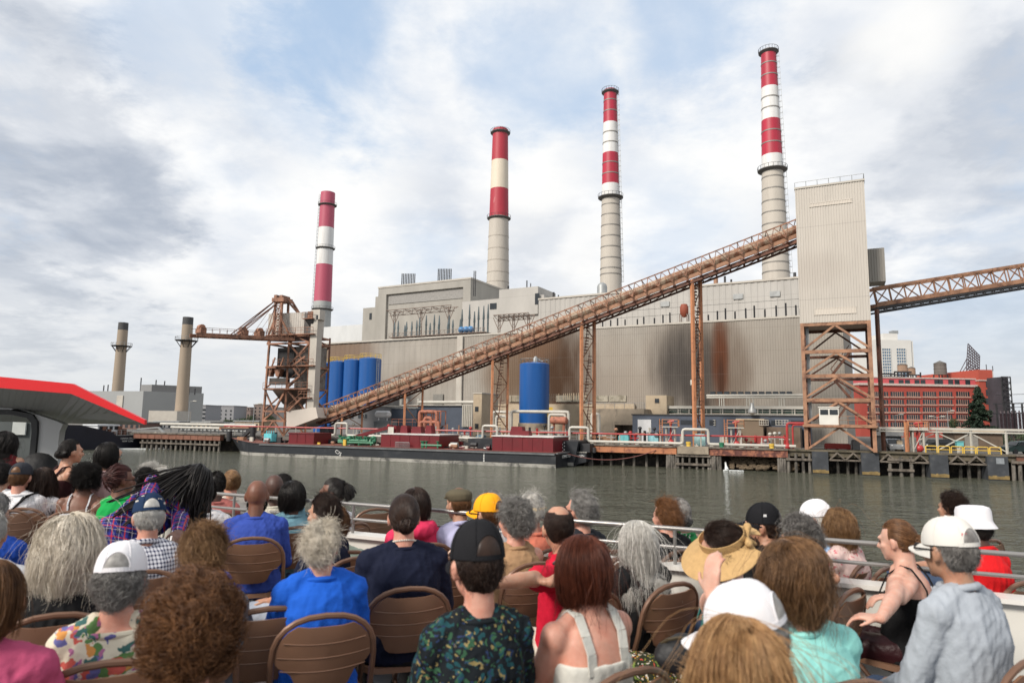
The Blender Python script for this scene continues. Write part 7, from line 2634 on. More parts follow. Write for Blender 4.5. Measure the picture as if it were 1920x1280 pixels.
for i in range(3):
 n_ = 10
 for k in range(n_):
  t0, t1 = k / n_, (k + 0.985) / n_
  a0, a1 = nI[i].lerp(nI[i + 1], t0), nI[i].lerp(nI[i + 1], t1)
  b0, b1 = Fb[i].lerp(Fb[i + 1], t0), Fb[i].lerp(Fb[i + 1], t1)
  mb.prism([a0, a1, b1, b0], [a0 + up_, a1 + up_, b1 + up_, b0 + up_])
for i in range(3):
 a0, a1, b0, b1 = N_t[i] + off * 1.05, N_t[i + 1] + off * 1.05, Fb[i] + up_ * 2.4, Fb[i + 1] + up_ * 2.4
 dn = Vector((0, 0, -0.03))
 mb.prism([a0 + dn, a1 + dn, b1 + dn, b0 + dn], [a0, a1, b1, b0])
mb.build('canopy', UNDER, cbn)
def cut_panel(mb, outer, Y, th):
 a = [P(x, y, Y) for x, y in outer]
 mb.prism(a, [q + Vector((0, th, 0)) for q in a])
mb = MB()
cut_panel(mb, [(30, 764), (108, 790), (118, 795), (112, 808), (109, 830), (108, 905), (62, 905), (64, 860), (69, 810), (69, 790), (60, 775)], 9.4, 0.12)
cut_panel(mb, [(-90, 740), (40, 752), (30, 764), (22, 768), (-90, 765)], 9.4, 0.12)
mb.build('cabin_wall', mat('cabin wall grey white', (0.5, 0.5, 0.49), 0.45, 0, 0.06, 1), cbn)
mb = MB()
o_ = [(-90, 766), (22, 769), (60, 776), (69.5, 790), (69.5, 810), (64.5, 860), (62.5, 905)]
i_ = [(-90, 774), (20, 777), (50, 783), (58, 793), (59, 810), (54, 860), (50, 905)]
for k in range(6):
 cut_panel(mb, [o_[k], o_[k + 1], i_[k + 1], i_[k]], 9.36, 0.2)
mb.build('door_frame', mat('black rubber', (0.012, 0.012, 0.013), 0.5), cbn)
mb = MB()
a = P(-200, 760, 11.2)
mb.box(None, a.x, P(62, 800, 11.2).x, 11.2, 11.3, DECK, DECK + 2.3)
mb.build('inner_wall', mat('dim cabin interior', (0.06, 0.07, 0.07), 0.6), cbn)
mb = MB()
q0, q1 = P(20, 790, 11.1), P(42, 815, 11.1)
mb.box(None, q0.x, q1.x, 11.15, 11.18, q1.z, q0.z)
mb.build('inner_window', mat('pale window light', (0.5, 0.52, 0.5), 0.2), cbn)
# covered gear beside the doorway
q = P(72, 872, 8.6)
cg = thing('covered_equipment', 'black tarp covered round equipment by the cabin doorway', 'equipment', (q.x, q.y, DECK))
mb = MB()
mb.lathe((q.x, q.y, 0), [(DECK, 0.22), (q.z - 0.15, 0.24), (q.z + 0.05, 0.2), (q.z + 0.14, 0.1), (q.z + 0.16, 0.02)], 20)
mb.build('tarp', mat('black tarp', (0.012, 0.012, 0.013), 0.7, 0, 0.3, 4, bump=0.5, bscale=14), cg)
mb = MB()
mb.lathe((q.x, q.y, 0), [(DECK + 0.6, 0.25), (DECK + 0.62, 0.255), (DECK + 0.64, 0.25)], 20, cap=False)
mb.build('strap', DARKST, cg)
# ------------------------------------------------------------------ folding chair
CHB = mat('brown chair plastic', (0.2, 0.108, 0.066), 0.38, 0, 0.12, 4, bump=0.05, bscale=120)
CHF = mat('brown chair steel', (0.17, 0.092, 0.058), 0.35, 0.2, 0.15, 4)
def make_chair():
 t = thing('folding_chair', 'brown folding chair', 'chair', (0, 0, 0), 'brown folding chairs on the deck')
 # back plane: y at height z
 yb = lambda z: -0.17 - (z - 0.45) * 0.26
 # frame arch
 pts = []
 W_ = 0.205
 pts.append(Vector((-0.215, 0.24, 0.012)))
 pts.append(Vector((-W_, yb(0.45) + 0.02, 0.45)))
 pts.append(Vector((-W_, yb(0.60), 0.60)))
 for k in range(13):
  a = math.pi * (1 - k / 12)
  z = 0.655 + 0.165 * math.sin(a) ** 0.85
  pts.append(Vector((W_ * math.copysign(abs(math.cos(a)) ** 0.8, math.cos(a)), yb(z), z)))
 pts.append(Vector((W_, yb(0.60), 0.60)))
 pts.append(Vector((W_, yb(0.45) + 0.02, 0.45)))
 pts.append(Vector((0.215, 0.24, 0.012)))
 mb = MB()
 mb.tube(pts, 0.0125, 8)
 mb.build('frame_tube', CHF, t)
 # panel outline: tongue shape
 half = []
 for k in range(7):
  a = math.pi / 2 * k / 6
  half.append((0.193 * math.sin(a) ** 0.8, min(0.655 + 0.152 * math.cos(a) ** 0.85, 0.783 + 0.2 * max(0, 0.19 * math.sin(a) ** 0.8 - 0.07))))
 half += [(0.19, 0.645), (0.176, 0.628), (0.15, 0.615), (0.128, 0.597), (0.115, 0.57), (0.104, 0.545), (0.085, 0.531), (0.05, 0.526), (0, 0.525)]
 ring = half + [(-x, z) for x, z in half[-2:0:-1]]
 mb = MB()
 n = len(ring)
 c0 = (0.0, 0.66)
 fr, bk = [], []
 lev = (0.0, 0.35, 0.7, 1.0)
 vid = {}
 for side, o in (('f', 0.011), ('b', -0.011)):
  for li, s in enumerate(lev):
   for i, (x, z) in enumerate(ring):
    xx, zz = c0[0] + (x - c0[0]) * s, c0[1] + (z - c0[1]) * s
    curve = 0.03 * (1 - (xx / 0.2) ** 2)
    bulge = 0.0 if s < 1 else -0.006 * (1 if o > 0 else -1)
    vid[side, li, i] = len(mb.v)
    mb.v.append(Vector((xx, yb(zz) - curve + o + bulge, zz)))
 for li in range(3):
  for i in range(n):
   j = (i + 1) % n
   mb.face([vid['b', li, i], vid['b', li, j], vid['b', li + 1, j], vid['b', li + 1, i]], 0, True)
   mb.face([vid['f', li, j], vid['f', li, i], vid['f', li + 1, i], vid['f', li + 1, j]], 0, True)
 for i in range(n):
  j = (i + 1) % n
  mb.face([vid['b', 3, i], vid['b', 3, j], vid['f', 3, j], vid['f', 3, i]], 0, True)
 bp = mb.build('backrest', CHB, t)
 mb = MB()
 for z, hw in ((0.728, 0.165), (0.672, 0.186), (0.618, 0.17)):
  q = []
  for k in range(11):
   x = -hw + 2 * hw * k / 10
   zz = z - 0.012 * (1 - (x / hw) ** 2)
   q.append(Vector((x, yb(zz) - 0.03 * (1 - (x / 0.2) ** 2) - 0.0105, zz)))
  mb.tube(q, 0.0025, 6)
 mb.build('ribs', CHB, bp)
 # seat
 mb = MB()
 sr = []
 for k in range(24):
  a = 2 * math.pi * k / 24
  ca, sa = math.cos(a), math.sin(a)
  sr.append((0.2 * math.copysign(abs(ca) ** 0.45, ca), 0.02 + 0.2 * math.copysign(abs(sa) ** 0.45, sa)))
 mb.prism([Vector((x, y, 0.425)) for x, y in sr], [Vector((x * 0.98, y * 0.98 + 0.001, 0.45)) for x, y in sr])
 mb.build('seat', CHB, t)
 for s in (-1, 1):
  mb = MB()
  mb.tube([(s * 0.185, 0.17, 0.42), (s * 0.19, -0.28, 0.012)], 0.0125, 8)
  mb.build('rear_leg', CHF, t)
  mb = MB()
  mb.tube([(s * 0.215, 0.235, 0.0), (s * 0.215, 0.228, 0.03)], 0.018, 8)
  mb.tube([(s * 0.19, -0.285, 0.0), (s * 0.19, -0.275, 0.03)], 0.017, 8) if False else None
  mb.build('foot_cap', DARKST, t)
 mb = MB()
 mb.tube([(-0.19, -0.19, 0.09), (0.19, -0.19, 0.09)], 0.009, 6)
 mb.build('cross_bar', CHF, t)
 for o in t.children_recursive:
  for v in o.data.vertices:
   v.co.z *= 1.09
   v.co.x *= 1.05
 return t
CHAIR = make_chair()
CH_USED = [False]
def place_chair(x, y, az, label):
 if not CH_USED[0]:
  o = CHAIR
  CH_USED[0] = True
 else:
  o = copy_tree(CHAIR)
 o.location = (x, y, DECK)
 o.rotation_euler = (0, 0, rad(az))
 o['label'] = label
 return o
# ------------------------------------------------------------------ people: body builder
def A3(*p):
 return np.array(p, float)
class Sh:
 """bag of closed shells for a voxel remesh"""
 def __init__(s):
  s.v, s.f = [], []
 def add(s, V, Fc):
  b = len(s.v)
  s.v += [tuple(q) for q in V]
  s.f += [[b + i for i in q] for q in Fc]
 def rings(s, R):
  n = len(R[0])
  V = [q for r in R for q in r]
  Fc = []
  for i in range(len(R) - 1):
   for k in range(n):
    k2 = (k + 1) % n
    Fc.append([i * n + k, i * n + k2, (i + 1) * n + k2, (i + 1) * n + k])
  Fc.append(list(range(n))[::-1])
  Fc.append([(len(R) - 1) * n + k for k in range(n)])
  s.add(V, Fc)
 def cap(s, p, q, r1, r2, n=10):
  p, q = np.asarray(p, float), np.asarray(q, float)
  d = q - p
  L = np.linalg.norm(d)
  d = d / max(L, 1e-6)
  a = np.cross(d, [0, 0, 1.0])
  if np.linalg.norm(a) < 0.1:
   a = np.cross(d, [1.0, 0, 0])
  a /= np.linalg.norm(a)
  b = np.cross(d, a)
  R = []
  for t in (-0.98, -0.75, -0.4, 0):
   R.append((p + d * r1 * t, r1 * math.sqrt(1 - t * t)))
  for t in (0, 0.4, 0.75, 0.98):
   R.append((q + d * r2 * t, r2 * math.sqrt(1 - t * t)))
  out = []
  for c, r in R:
   out.append([c + (a * math.cos(2 * math.pi * k / n) + b * math.sin(2 * math.pi * k / n)) * r for k in range(n)])
  s.rings(out)
 def ell(s, c, r, R=None, nu=14, nv=9):
  c = np.asarray(c, float)
  out = []
  for i in range(1, nv):
   t = math.pi * i / nv
   row = []
   for k in range(nu):
    a = 2 * math.pi * k / nu
    q = np.array([r[0] * math.sin(t) * math.cos(a), r[1] * math.sin(t) * math.sin(a), -r[2] * math.cos(t)])
    row.append(c + (R @ q if R is not None else q))
   out.append(row)
  s.rings(out)
PENDING = []
def shell_object(name, sh, m, parent, voxel, smooth=6, wrinkle=0.0, seed=0):
 me = bpy.data.meshes.new(name)
 me.from_pydata(sh.v, [], sh.f)
 me.materials.append(m)
 o = bpy.data.objects.new(name, me)
 COL.objects.link(o)
 o.parent = parent
 ORG[o.name] = Vector((0, 0, 0))
 md = o.modifiers.new('r', 'REMESH')
 md.mode = 'VOXEL'
 md.voxel_size = voxel
 md.adaptivity = 0
 sm = o.modifiers.new('s', 'SMOOTH')
 sm.factor = 0.5
 sm.iterations = smooth
 PENDING.append((o, m, wrinkle, seed))
 return o
def finish_shells():
 dg = bpy.context.evaluated_depsgraph_get()
 dg.update()
 done = []
 for o, m, wr, seed in PENDING:
  done.append(bpy.data.meshes.new_from_object(o.evaluated_get(dg)))
 for (o, m, wr, seed), me in zip(PENDING, done):
  n0 = o.data.name
  old = o.data
  o.modifiers.clear()
  o.data = me
  bpy.data.meshes.remove(old)
  me.name = n0
  if len(me.materials) == 0:
   me.materials.append(m)
  n = len(me.vertices)
  me.polygons.foreach_set('use_smooth', np.ones(len(me.polygons), bool))
  if wr and n:
   co = np.empty(n * 3)
   me.vertices.foreach_get('co', co)
   co = co.reshape(-1, 3)
   no = np.empty(n * 3)
   me.vertices.foreach_get('normal', no)
   no = no.reshape(-1, 3)
   rg = np.random.default_rng(seed + 5)
   h = np.zeros(n)
   for k in range(9):
    f = rg.normal(size=3) * np.array([22, 22, 13]) * (1 + 0.25 * k)
    warp = np.sin(co @ (rg.normal(size=3) * 9) + rg.random() * 6) * 1.6
    w = np.sin(co @ f + rg.random() * 6.28 + warp)
    h += (1 - np.abs(w)) ** 2 / (1 + 0.3 * k)
   h -= h.mean()
   co += no * (h * wr)[:, None]
   me.vertices.foreach_set('co', co.ravel())
  me.update()
 PENDING.clear()
# ---- materials
def skin(key):
 col = {'pale': (0.6, 0.36, 0.275), 'pink': (0.58, 0.3, 0.22), 'tan': (0.45, 0.25, 0.165), 'olive': (0.4, 0.22, 0.14), 'brown': (0.17, 0.075, 0.045), 'dark': (0.075, 0.035, 0.024)}[key]
 nm = 'skin ' + key
 if nm in MATS:
  return MATS[nm]
 m = mat(nm, col, 0.52, 0, 0.2, 11, bump=0.1, bscale=160, col2=(col[0] * 0.88, col[1] * 0.62, col[2] * 0.55), c2=(0.42, 0.75), c2scale=13)
 b = m.node_tree.nodes['Principled BSDF']
 b.inputs['Subsurface Weight'].default_value = 0.12
 b.inputs['Subsurface Radius'].default_value = (0.012, 0.005, 0.003)
 b.inputs['Subsurface Scale'].default_value = 1.0
 return m
def cloth(name, col, rough=0.85, var=0.12):
 m = mat('cloth ' + name, col, rough, 0, var, 7, bump=0.35, bscale=26)
 m.node_tree.nodes['Principled BSDF'].inputs['Specular IOR Level'].default_value = 0.18
 return m
def pattern(name, kind, *a):
 nm = 'cloth ' + name
 if nm in MATS:
  return MATS[nm]
 m = bpy.data.materials.new(nm)
 MATS[nm] = m
 m.use_nodes = True
 N, L = m.node_tree.nodes, m.node_tree.links
 b = N['Principled BSDF']
 b.inputs['Roughness'].default_value = 0.85
 b.inputs['Specular IOR Level'].default_value = 0.18
 tc = N.new('ShaderNodeTexCoord')
 sp = N.new('ShaderNodeSeparateXYZ')
 L.new(tc.outputs['Object'], sp.inputs[0])
 def mth(op, x, y=None):
  n = N.new('ShaderNodeMath')
  n.operation = op
  for i, v in enumerate((x, y)):
   if v is None:
    continue
   if isinstance(v, (int, float)):
    n.inputs[i].default_value = v
   else:
    L.new(v, n.inputs[i])
  return n.outputs[0]
 def mix(f, x, y):
  n = N.new('ShaderNodeMix')
  n.data_type = 'RGBA'
  for i, v in ((0, f), (6, x), (7, y)):
   if isinstance(v, (int, float)):
    n.inputs[i].default_value = v
   elif isinstance(v, tuple):
    n.inputs[i].default_value = (*v, 1)
   else:
    L.new(v, n.inputs[i])
  return n.outputs[2]
 def stripe(ax, pitch, width, ph=0.0):
  fr = mth('FRACT', mth('ADD', mth('DIVIDE', sp.outputs[ax], pitch), ph))
  return mth('LESS_THAN', fr, width)
 if kind == 'gingham':
  p = a[2]
  u = mth('ADD', sp.outputs[0], mth('MULTIPLY', sp.outputs[1], 0.6))
  f1 = mth('LESS_THAN', mth('FRACT', mth('DIVIDE', u, p)), 0.42)
  f2 = stripe(2, p, 0.42)
  col = mix(mth('MULTIPLY', mth('ADD', f1, f2), 0.5), a[0], a[1])
 elif kind == 'plaid':
  u = mth('ADD', sp.outputs[0], mth('MULTIPLY', sp.outputs[1], 0.4))
  v = mth('ADD', sp.outputs[2], mth('MULTIPLY', sp.outputs[1], 0.8))
  def st(c, pitch, w, ph):
   return mth('LESS_THAN', mth('FRACT', mth('ADD', mth('DIVIDE', c, pitch), ph)), w)
  col = mix(mth('MULTIPLY', mth('ADD', st(u, 0.085, 0.45, 0), st(v, 0.085, 0.45, 0.2)), 0.5), (0.025, 0.035, 0.24), (0.012, 0.012, 0.05))
  col = mix(st(u, 0.085, 0.1, 0.35), col, (0.4, 0.03, 0.05))
  col = mix(st(v, 0.085, 0.1, 0.6), col, (0.4, 0.03, 0.05))
  col = mix(st(u, 0.085, 0.035, 0.75), col, (0.42, 0.38, 0.42))
  col = mix(st(v, 0.085, 0.035, 0.9), col, (0.42, 0.38, 0.42))
 elif kind == 'stripes':
  col = mix(stripe(a[3] if len(a) > 3 else 0, a[2], 0.5), a[0], a[1])
 elif kind == 'spots':
  # base, [(scale, threshold, colour)...]
  col = None
  base = a[0]
  col = base
  wn = N.new('ShaderNodeTexNoise')
  wn.inputs['Scale'].default_value = 14
  wn.inputs['Detail'].default_value = 3
  L.new(tc.outputs['Object'], wn.inputs['Vector'])
  av = N.new('ShaderNodeMix')
  av.data_type = 'RGBA'
  av.inputs[0].default_value = 0.12
  L.new(tc.outputs['Object'], av.inputs[6])
  L.new(wn.outputs[1], av.inputs[7])
  for i, (sc, th, c, stretch) in enumerate(a[1]):
   mp = N.new('ShaderNodeMapping')
   mp.inputs['Location'].default_value = (1.7 * i, 0.9 * i, 2.3 * i)
   mp.inputs['Rotation'].default_value = (0.9 * i, 0.5 * i, 1.3 * i)
   mp.inputs['Scale'].default_value = (sc, sc * stretch, sc)
   L.new(av.outputs[2], mp.inputs[0])
   vo = N.new('ShaderNodeTexVoronoi')
   vo.inputs['Scale'].default_value = 1.0
   L.new(mp.outputs[0], vo.inputs['Vector'])
   col = mix(mth('LESS_THAN', vo.outputs['Distance'], th), col, c)
 L.new(col, b.inputs['Base Color'])
 nb = N.new('ShaderNodeTexNoise')
 nb.inputs['Scale'].default_value = 26
 nb.inputs['Detail'].default_value = 5
 L.new(tc.outputs['Object'], nb.inputs['Vector'])
 bp = N.new('ShaderNodeBump')
 bp.inputs['Strength'].default_value = 0.35
 bp.inputs['Distance'].default_value = 0.015
 L.new(nb.outputs[0], bp.inputs['Height'])
 L.new(bp.outputs[0], b.inputs['Normal'])
 return m
def hairmat(name, a, b2):
 nm = 'hair ' + name
 if nm in MATS:
  return MATS[nm]
 m = bpy.data.materials.new(nm)
 MATS[nm] = m
 m.use_nodes = True
 N, L = m.node_tree.nodes, m.node_tree.links
 b = N['Principled BSDF']
 b.inputs['Roughness'].default_value = 0.42
 b.inputs['Specular IOR Level'].default_value = 0.28
 gi = N.new('ShaderNodeNewGeometry')
 mx = N.new('ShaderNodeMix')
 mx.data_type = 'RGBA'
 mx.inputs[6].default_value = (*a, 1)
 mx.inputs[7].default_value = (*b2, 1)
 tc = N.new('ShaderNodeTexCoord')
 nz = N.new('ShaderNodeTexNoise')
 nz.inputs['Scale'].default_value = 34
 nz.inputs['Detail'].default_value = 3
 L.new(tc.outputs['Object'], nz.inputs['Vector'])
 mr = N.new('ShaderNodeMapRange')
 mr.inputs[1].default_value, mr.inputs[2].default_value = 0.36, 0.64
 L.new(nz.outputs[0], mr.inputs[0])
 av = N.new('ShaderNodeMath')
 av.operation = 'MULTIPLY_ADD'
 L.new(gi.outputs['Random Per Island'], av.inputs[0])
 av.inputs[1].default_value = 0.55
 ml = N.new('ShaderNodeMath')
 ml.operation = 'MULTIPLY'
 L.new(mr.outputs[0], ml.inputs[0])
 ml.inputs[1].default_value = 0.5
 L.new(ml.outputs[0], av.inputs[2])
 L.new(av.outputs[0], mx.inputs[0])
 L.new(mx.outputs[2], b.inputs['Base Color'])
 return m
HC = {'black': ((0.006, 0.005, 0.005), (0.02, 0.016, 0.014)), 'darkbrown': ((0.015, 0.008, 0.006), (0.04, 0.022, 0.015)), 'brown': ((0.05, 0.022, 0.01), (0.17, 0.08, 0.033)), 'midbrown': ((0.07, 0.034, 0.016), (0.23, 0.125, 0.058)), 'chestnut': ((0.05, 0.02, 0.009), (0.22, 0.1, 0.04)),
  'auburn': ((0.05, 0.012, 0.006), (0.13, 0.035, 0.016)), 'redbraid': ((0.02, 0.006, 0.006), (0.07, 0.02, 0.016)), 'ginger': ((0.1, 0.04, 0.015), (0.24, 0.11, 0.045)), 'lightbrown': ((0.11, 0.055, 0.025), (0.26, 0.15, 0.07)),
  'blonde': ((0.22, 0.11, 0.045), (0.5, 0.3, 0.14)), 'platinum': ((0.36, 0.29, 0.2), (0.66, 0.58, 0.46)), 'white': ((0.42, 0.4, 0.36), (0.72, 0.7, 0.66)), 'silver': ((0.28, 0.27, 0.25), (0.6, 0.59, 0.56)),
  'grey': ((0.1, 0.095, 0.09), (0.36, 0.35, 0.33)), 'saltpepper': ((0.04, 0.037, 0.035), (0.28, 0.265, 0.25)), 'ashblonde': ((0.4, 0.35, 0.27), (0.82, 0.75, 0.64))}
def tubes(Pt, r0, r1, sides=3):
 """Pt (N,K,3) -> verts, quads"""
 N_, K, _ = Pt.shape
 D = np.gradient(Pt, axis=1)
 D /= np.linalg.norm(D, axis=2, keepdims=True) + 1e-9
 ref = np.cross(D, np.array([0.31, 0.87, 0.39]))
 ref /= np.linalg.norm(ref, axis=2, keepdims=True) + 1e-9
 bi = np.cross(D, ref)
 rr = (np.linspace(0, 1, K) ** 1.5)
 rad_ = (r0 * (1 - rr) + r1 * rr)[None, :, None]
 if np.ndim(r0) == 0 and K > 3:
  rad_ = rad_.copy()
 V = []
 for k in range(sides):
  a = 2 * math.pi * k / sides
  V.append(Pt + (ref * math.cos(a) + bi * math.sin(a)) * rad_)
 V = np.stack(V, 2)  # N,K,S,3
 idx = np.arange(N_ * K * sides).reshape(N_, K, sides)
 a = idx[:, :-1, :]
 b = np.roll(idx, -1, 2)[:, :-1, :]
 c = np.roll(idx, -1, 2)[:, 1:, :]
 d = idx[:, 1:, :]
 Q = np.stack([a, b, c, d], -1).reshape(-1, 4)
 return V.reshape(-1, 3), Q
SC_C = A3(0, -0.014, 0.012)
SC_R = A3(0.081, 0.1, 0.108)
def grow(hd, n, L, lift, comb, grav, curl, freq, K, region, rng, Lvar=0.3, tors=None, vol=1.03, part=None, hug=0.3, helix=None):
 c, R, hs = hd['c'], hd['R'], hd['s']
 u = rng.normal(size=(n * 5, 3))
 u /= np.linalg.norm(u, axis=1)[:, None]
 u = u[region(u)][:n]
 n = len(u)
 loc = SC_C + u * SC_R
 nl = u / SC_R
 nl /= np.linalg.norm(nl, axis=1)[:, None]
 cb = np.asarray(comb(u) if callable(comb) else np.tile(comb, (n, 1)), float)
 t = cb - nl * (cb * nl).sum(1)[:, None]
 t /= np.linalg.norm(t, axis=1)[:, None] + 1e-6
 p = c + (loc * hs) @ R.T
 # locks: strands near one another share a random bend
 nk = 240 if (helix and lift > 0.5) else 90
 ck = rng.normal(size=(nk, 3))
 ck /= np.linalg.norm(ck, axis=1)[:, None]
 lock = np.argmax(u @ ck.T, axis=1)
 la = rng.normal(size=(nk, 3)) * (0.05 + 0.22 * lift)
 lb = rng.normal(size=(nk, 3))
 lp = rng.random(nk) * 6.28
 d = (nl * lift + t * (1 - lift)) @ R.T + rng.normal(size=(n, 3)) * 0.06 + la[lock]
 d /= np.linalg.norm(d, axis=1)[:, None]
 Ln = L * hs * (1 - Lvar + 2 * Lvar * rng.random(n)) * (0.9 + 0.2 * rng.random(nk))[lock]
 if part is not None:
  Ln = Ln * part(u)
 out = [p]
 for k in range(K):
  w = rng.normal(size=(n, 3)) * 0.35 + lb[lock] * np.cos(lp[lock] + freq * k)[:, None]
  d = d + np.array([0, 0, -grav]) + w * curl
  q = ((p - c) @ R) / hs - SC_C
  rr = np.sqrt(((q / SC_R) ** 2).sum(1))
  nn = q / SC_R ** 2
  nn /= np.linalg.norm(nn, axis=1)[:, None] + 1e-9
  nw = nn @ R.T
  dn = (d * nw).sum(1)
  wgt = np.clip(1.9 - rr, 0, 0.9) / 0.9 * hug
  d = d - nw * (np.maximum(dn, 0) * wgt)[:, None]
  d /= np.linalg.norm(d, axis=1)[:, None]
  p = p + d * (Ln / K)[:, None]
  q = ((p - c) @ R) / hs - SC_C
  rr = np.sqrt(((q / (SC_R * vol)) ** 2).sum(1))
  ins = rr < 1
  q[ins] /= rr[ins][:, None]
  p = np.where(ins[:, None], c + ((q + SC_C) * hs) @ R.T, p)
  if tors is not None:
   for tc_, tr_ in tors:
    q = (p - tc_) / tr_
    rr = np.sqrt((q ** 2).sum(1))
    ins = rr < 1
    q[ins] /= rr[ins][:, None]
    p = np.where(ins[:, None], tc_ + q * tr_, p)
  out.append(p)
 X = np.stack(out, 1)
 if helix:
  amp, turns = helix
  D = np.gradient(X, axis=1)
  D /= np.linalg.norm(D, axis=2, keepdims=True) + 1e-9
  e1 = np.cross(D, np.array([0.41, 0.8, 0.43]))
  e1 /= np.linalg.norm(e1, axis=2, keepdims=True) + 1e-9
  e2 = np.cross(D, e1)
  tt = np.linspace(0, 1, K + 1)[None, :, None]
  ph = (lp[lock] + rng.normal(size=n) * 0.4)[:, None, None] + tt * 6.283 * turns * (0.9 + 0.2 * rng.random((n, 1, 1)))
  am = amp * hs * np.minimum(1, tt * 3) * (0.6 + 0.8 * rng.random((n, 1, 1)))
  X = X + (e1 * np.cos(ph) + e2 * np.sin(ph)) * am
 return X
def Rmat(yaw=0, pitch=0, tilt=0):
 """columns right, forward, up; yaw + left, pitch + down, tilt + to own right"""
 y = Matrix.Rotation(rad(yaw), 3, 'Z') @ Matrix.Rotation(rad(-pitch), 3, 'X') @ Matrix.Rotation(rad(tilt), 3, 'Y')
 return np.array(y)
def hand(sh, wrist, direction, palm_n, side, curl=0.5, s=1.0):
 """palm with five bent fingers; direction: along the hand, palm_n: out of the palm"""
 w = np.asarray(wrist, float)
 d = np.asarray(direction, float)
 d /= np.linalg.norm(d)
 pn = np.asarray(palm_n, float)
 pn = pn - d * pn.dot(d)
 pn /= np.linalg.norm(pn) + 1e-9
 sd = np.cross(d, pn) * side
 for k in range(4):
  o = (k - 1.5) * 0.019 * s
  sh.cap(w + d * 0.02 * s + sd * o * 0.6, w + d * 0.085 * s + sd * o, 0.016 * s, 0.0125 * s, 8)
 for k in range(4):
  o = (k - 1.5) * 0.02 * s
  ln = (0.034, 0.039, 0.036, 0.028)[k] * s
  p = w + d * 0.088 * s + sd * o
  dd = d.copy()
  for j in range(3):
   ang = curl * (0.5 + 0.35 * j + 0.06 * k)
   dd2 = dd * math.cos(ang) + pn * math.sin(ang)
   q = p + dd2 * ln * (1, 0.75, 0.6)[j]
   sh.cap(p, q, (0.0098, 0.009, 0.0082)[j] * s, (0.009, 0.0082, 0.0072)[j] * s, 8)
   p, dd = q, dd2
 # thumb from the side of the palm
 p = w + d * 0.03 * s - sd * 0.028 * s
 dt = (d * 0.6 - sd * 0.75 + pn * 0.25)
 dt /= np.linalg.norm(dt)
 q = p + dt * 0.042 * s
 sh.cap(p, q, 0.014 * s, 0.011 * s, 8)
 dt = (d * 0.85 - sd * 0.3 + pn * 0.35)
 dt /= np.linalg.norm(dt)
 sh.cap(q, q + dt * 0.032 * s, 0.011 * s, 0.009 * s, 8)
def head_shells(sh, hd):
 c, R, s = hd['c'], hd['R'], hd['s']
 W = lambda *q: c + R @ (np.array(q) * s)
 E = lambda q, r: sh.ell(W(*q), np.array(r) * s, R)
 E((0, -0.012, 0.012), (0.077, 0.096, 0.103))
 E((0, 0.028, -0.035), (0.064, 0.07, 0.085))
 E((0, 0.045, -0.075), (0.047, 0.045, 0.04))
 E((0, 0.078, -0.1), (0.022, 0.017, 0.018))
 E((0, 0.085, 0.022), (0.05, 0.016, 0.014))
 sh.cap(W(0, 0.09, 0.01), W(0, 0.113, -0.032), 0.008 * s, 0.014 * s, 8)
 E((0.012, 0.1, -0.037), (0.009, 0.01, 0.008))
 E((-0.012, 0.1, -0.037), (0.009, 0.01, 0.008))
 E((0, 0.09, -0.063), (0.026, 0.011, 0.007))
 E((0, 0.088, -0.073), (0.022, 0.011, 0.008))
 E((0.045, 0.065, -0.025), (0.022, 0.022, 0.02))
 E((-0.045, 0.065, -0.025), (0.022, 0.022, 0.02))
 for sx in (-1, 1):
  E((sx * 0.082, -0.006, -0.012), (0.011, 0.019, 0.031))
  E((sx * 0.079, 0.0, -0.038), (0.009, 0.012, 0.014))
 # neck root inside the skull
 return W
# ------------------------------------------------------------------ people
PSEED = [100]
BLK = cloth('black', (0.01, 0.01, 0.011))
NAVYC = cloth('navy', (0.008, 0.011, 0.028))
JEAN = cloth('jeans', (0.05, 0.075, 0.13))
KHAKI = cloth('khaki', (0.3, 0.24, 0.16))
WHITEC = cloth('white', (0.72, 0.71, 0.72), var=0.05)
SHOEB = mat('dark shoe leather', (0.02, 0.018, 0.017), 0.5)
SHOEW = mat('pale shoe canvas', (0.55, 0.52, 0.47), 0.7)
EYEM = mat('eye', (0.05, 0.03, 0.02), 0.1)
LENS = mat('dark lens', (0.01, 0.01, 0.012), 0.08)
std_hair = lambda u: ~((u[:, 1] > 0.3) & (u[:, 2] < 0.6)) & ~((np.abs(u[:, 0]) > 0.5) & (u[:, 1] > -0.2) & (u[:, 2] < 0.05)) & (u[:, 2] > -0.68)
top_hair = lambda u: std_hair(u) & ~((u[:, 1] > 0.3) & (u[:, 2] < 0.75))
under_cap = lambda u: std_hair(u) & (u[:, 2] < 0.12)
ring_hair = lambda u: std_hair(u) & ~((u[:, 2] > 0.45) & ((u[:, 0] / 0.75) ** 2 + ((u[:, 1] + 0.02) / 0.85) ** 2 < 1)) & ~((u[:, 2] > 0.2) & (u[:, 1] > 0.1))
def strand_object(name, parts, m, root):
 V, Q, b = [], [], 0
 for Pt, r0, r1, s in parts:
  v, q = tubes(Pt, r0, r1, s)
  V.append(v)
  Q.append(q + b)
  b += len(v)
 o = np_object(name, np.concatenate(V), np.concatenate(Q), m, root, smooth=True)
 return o
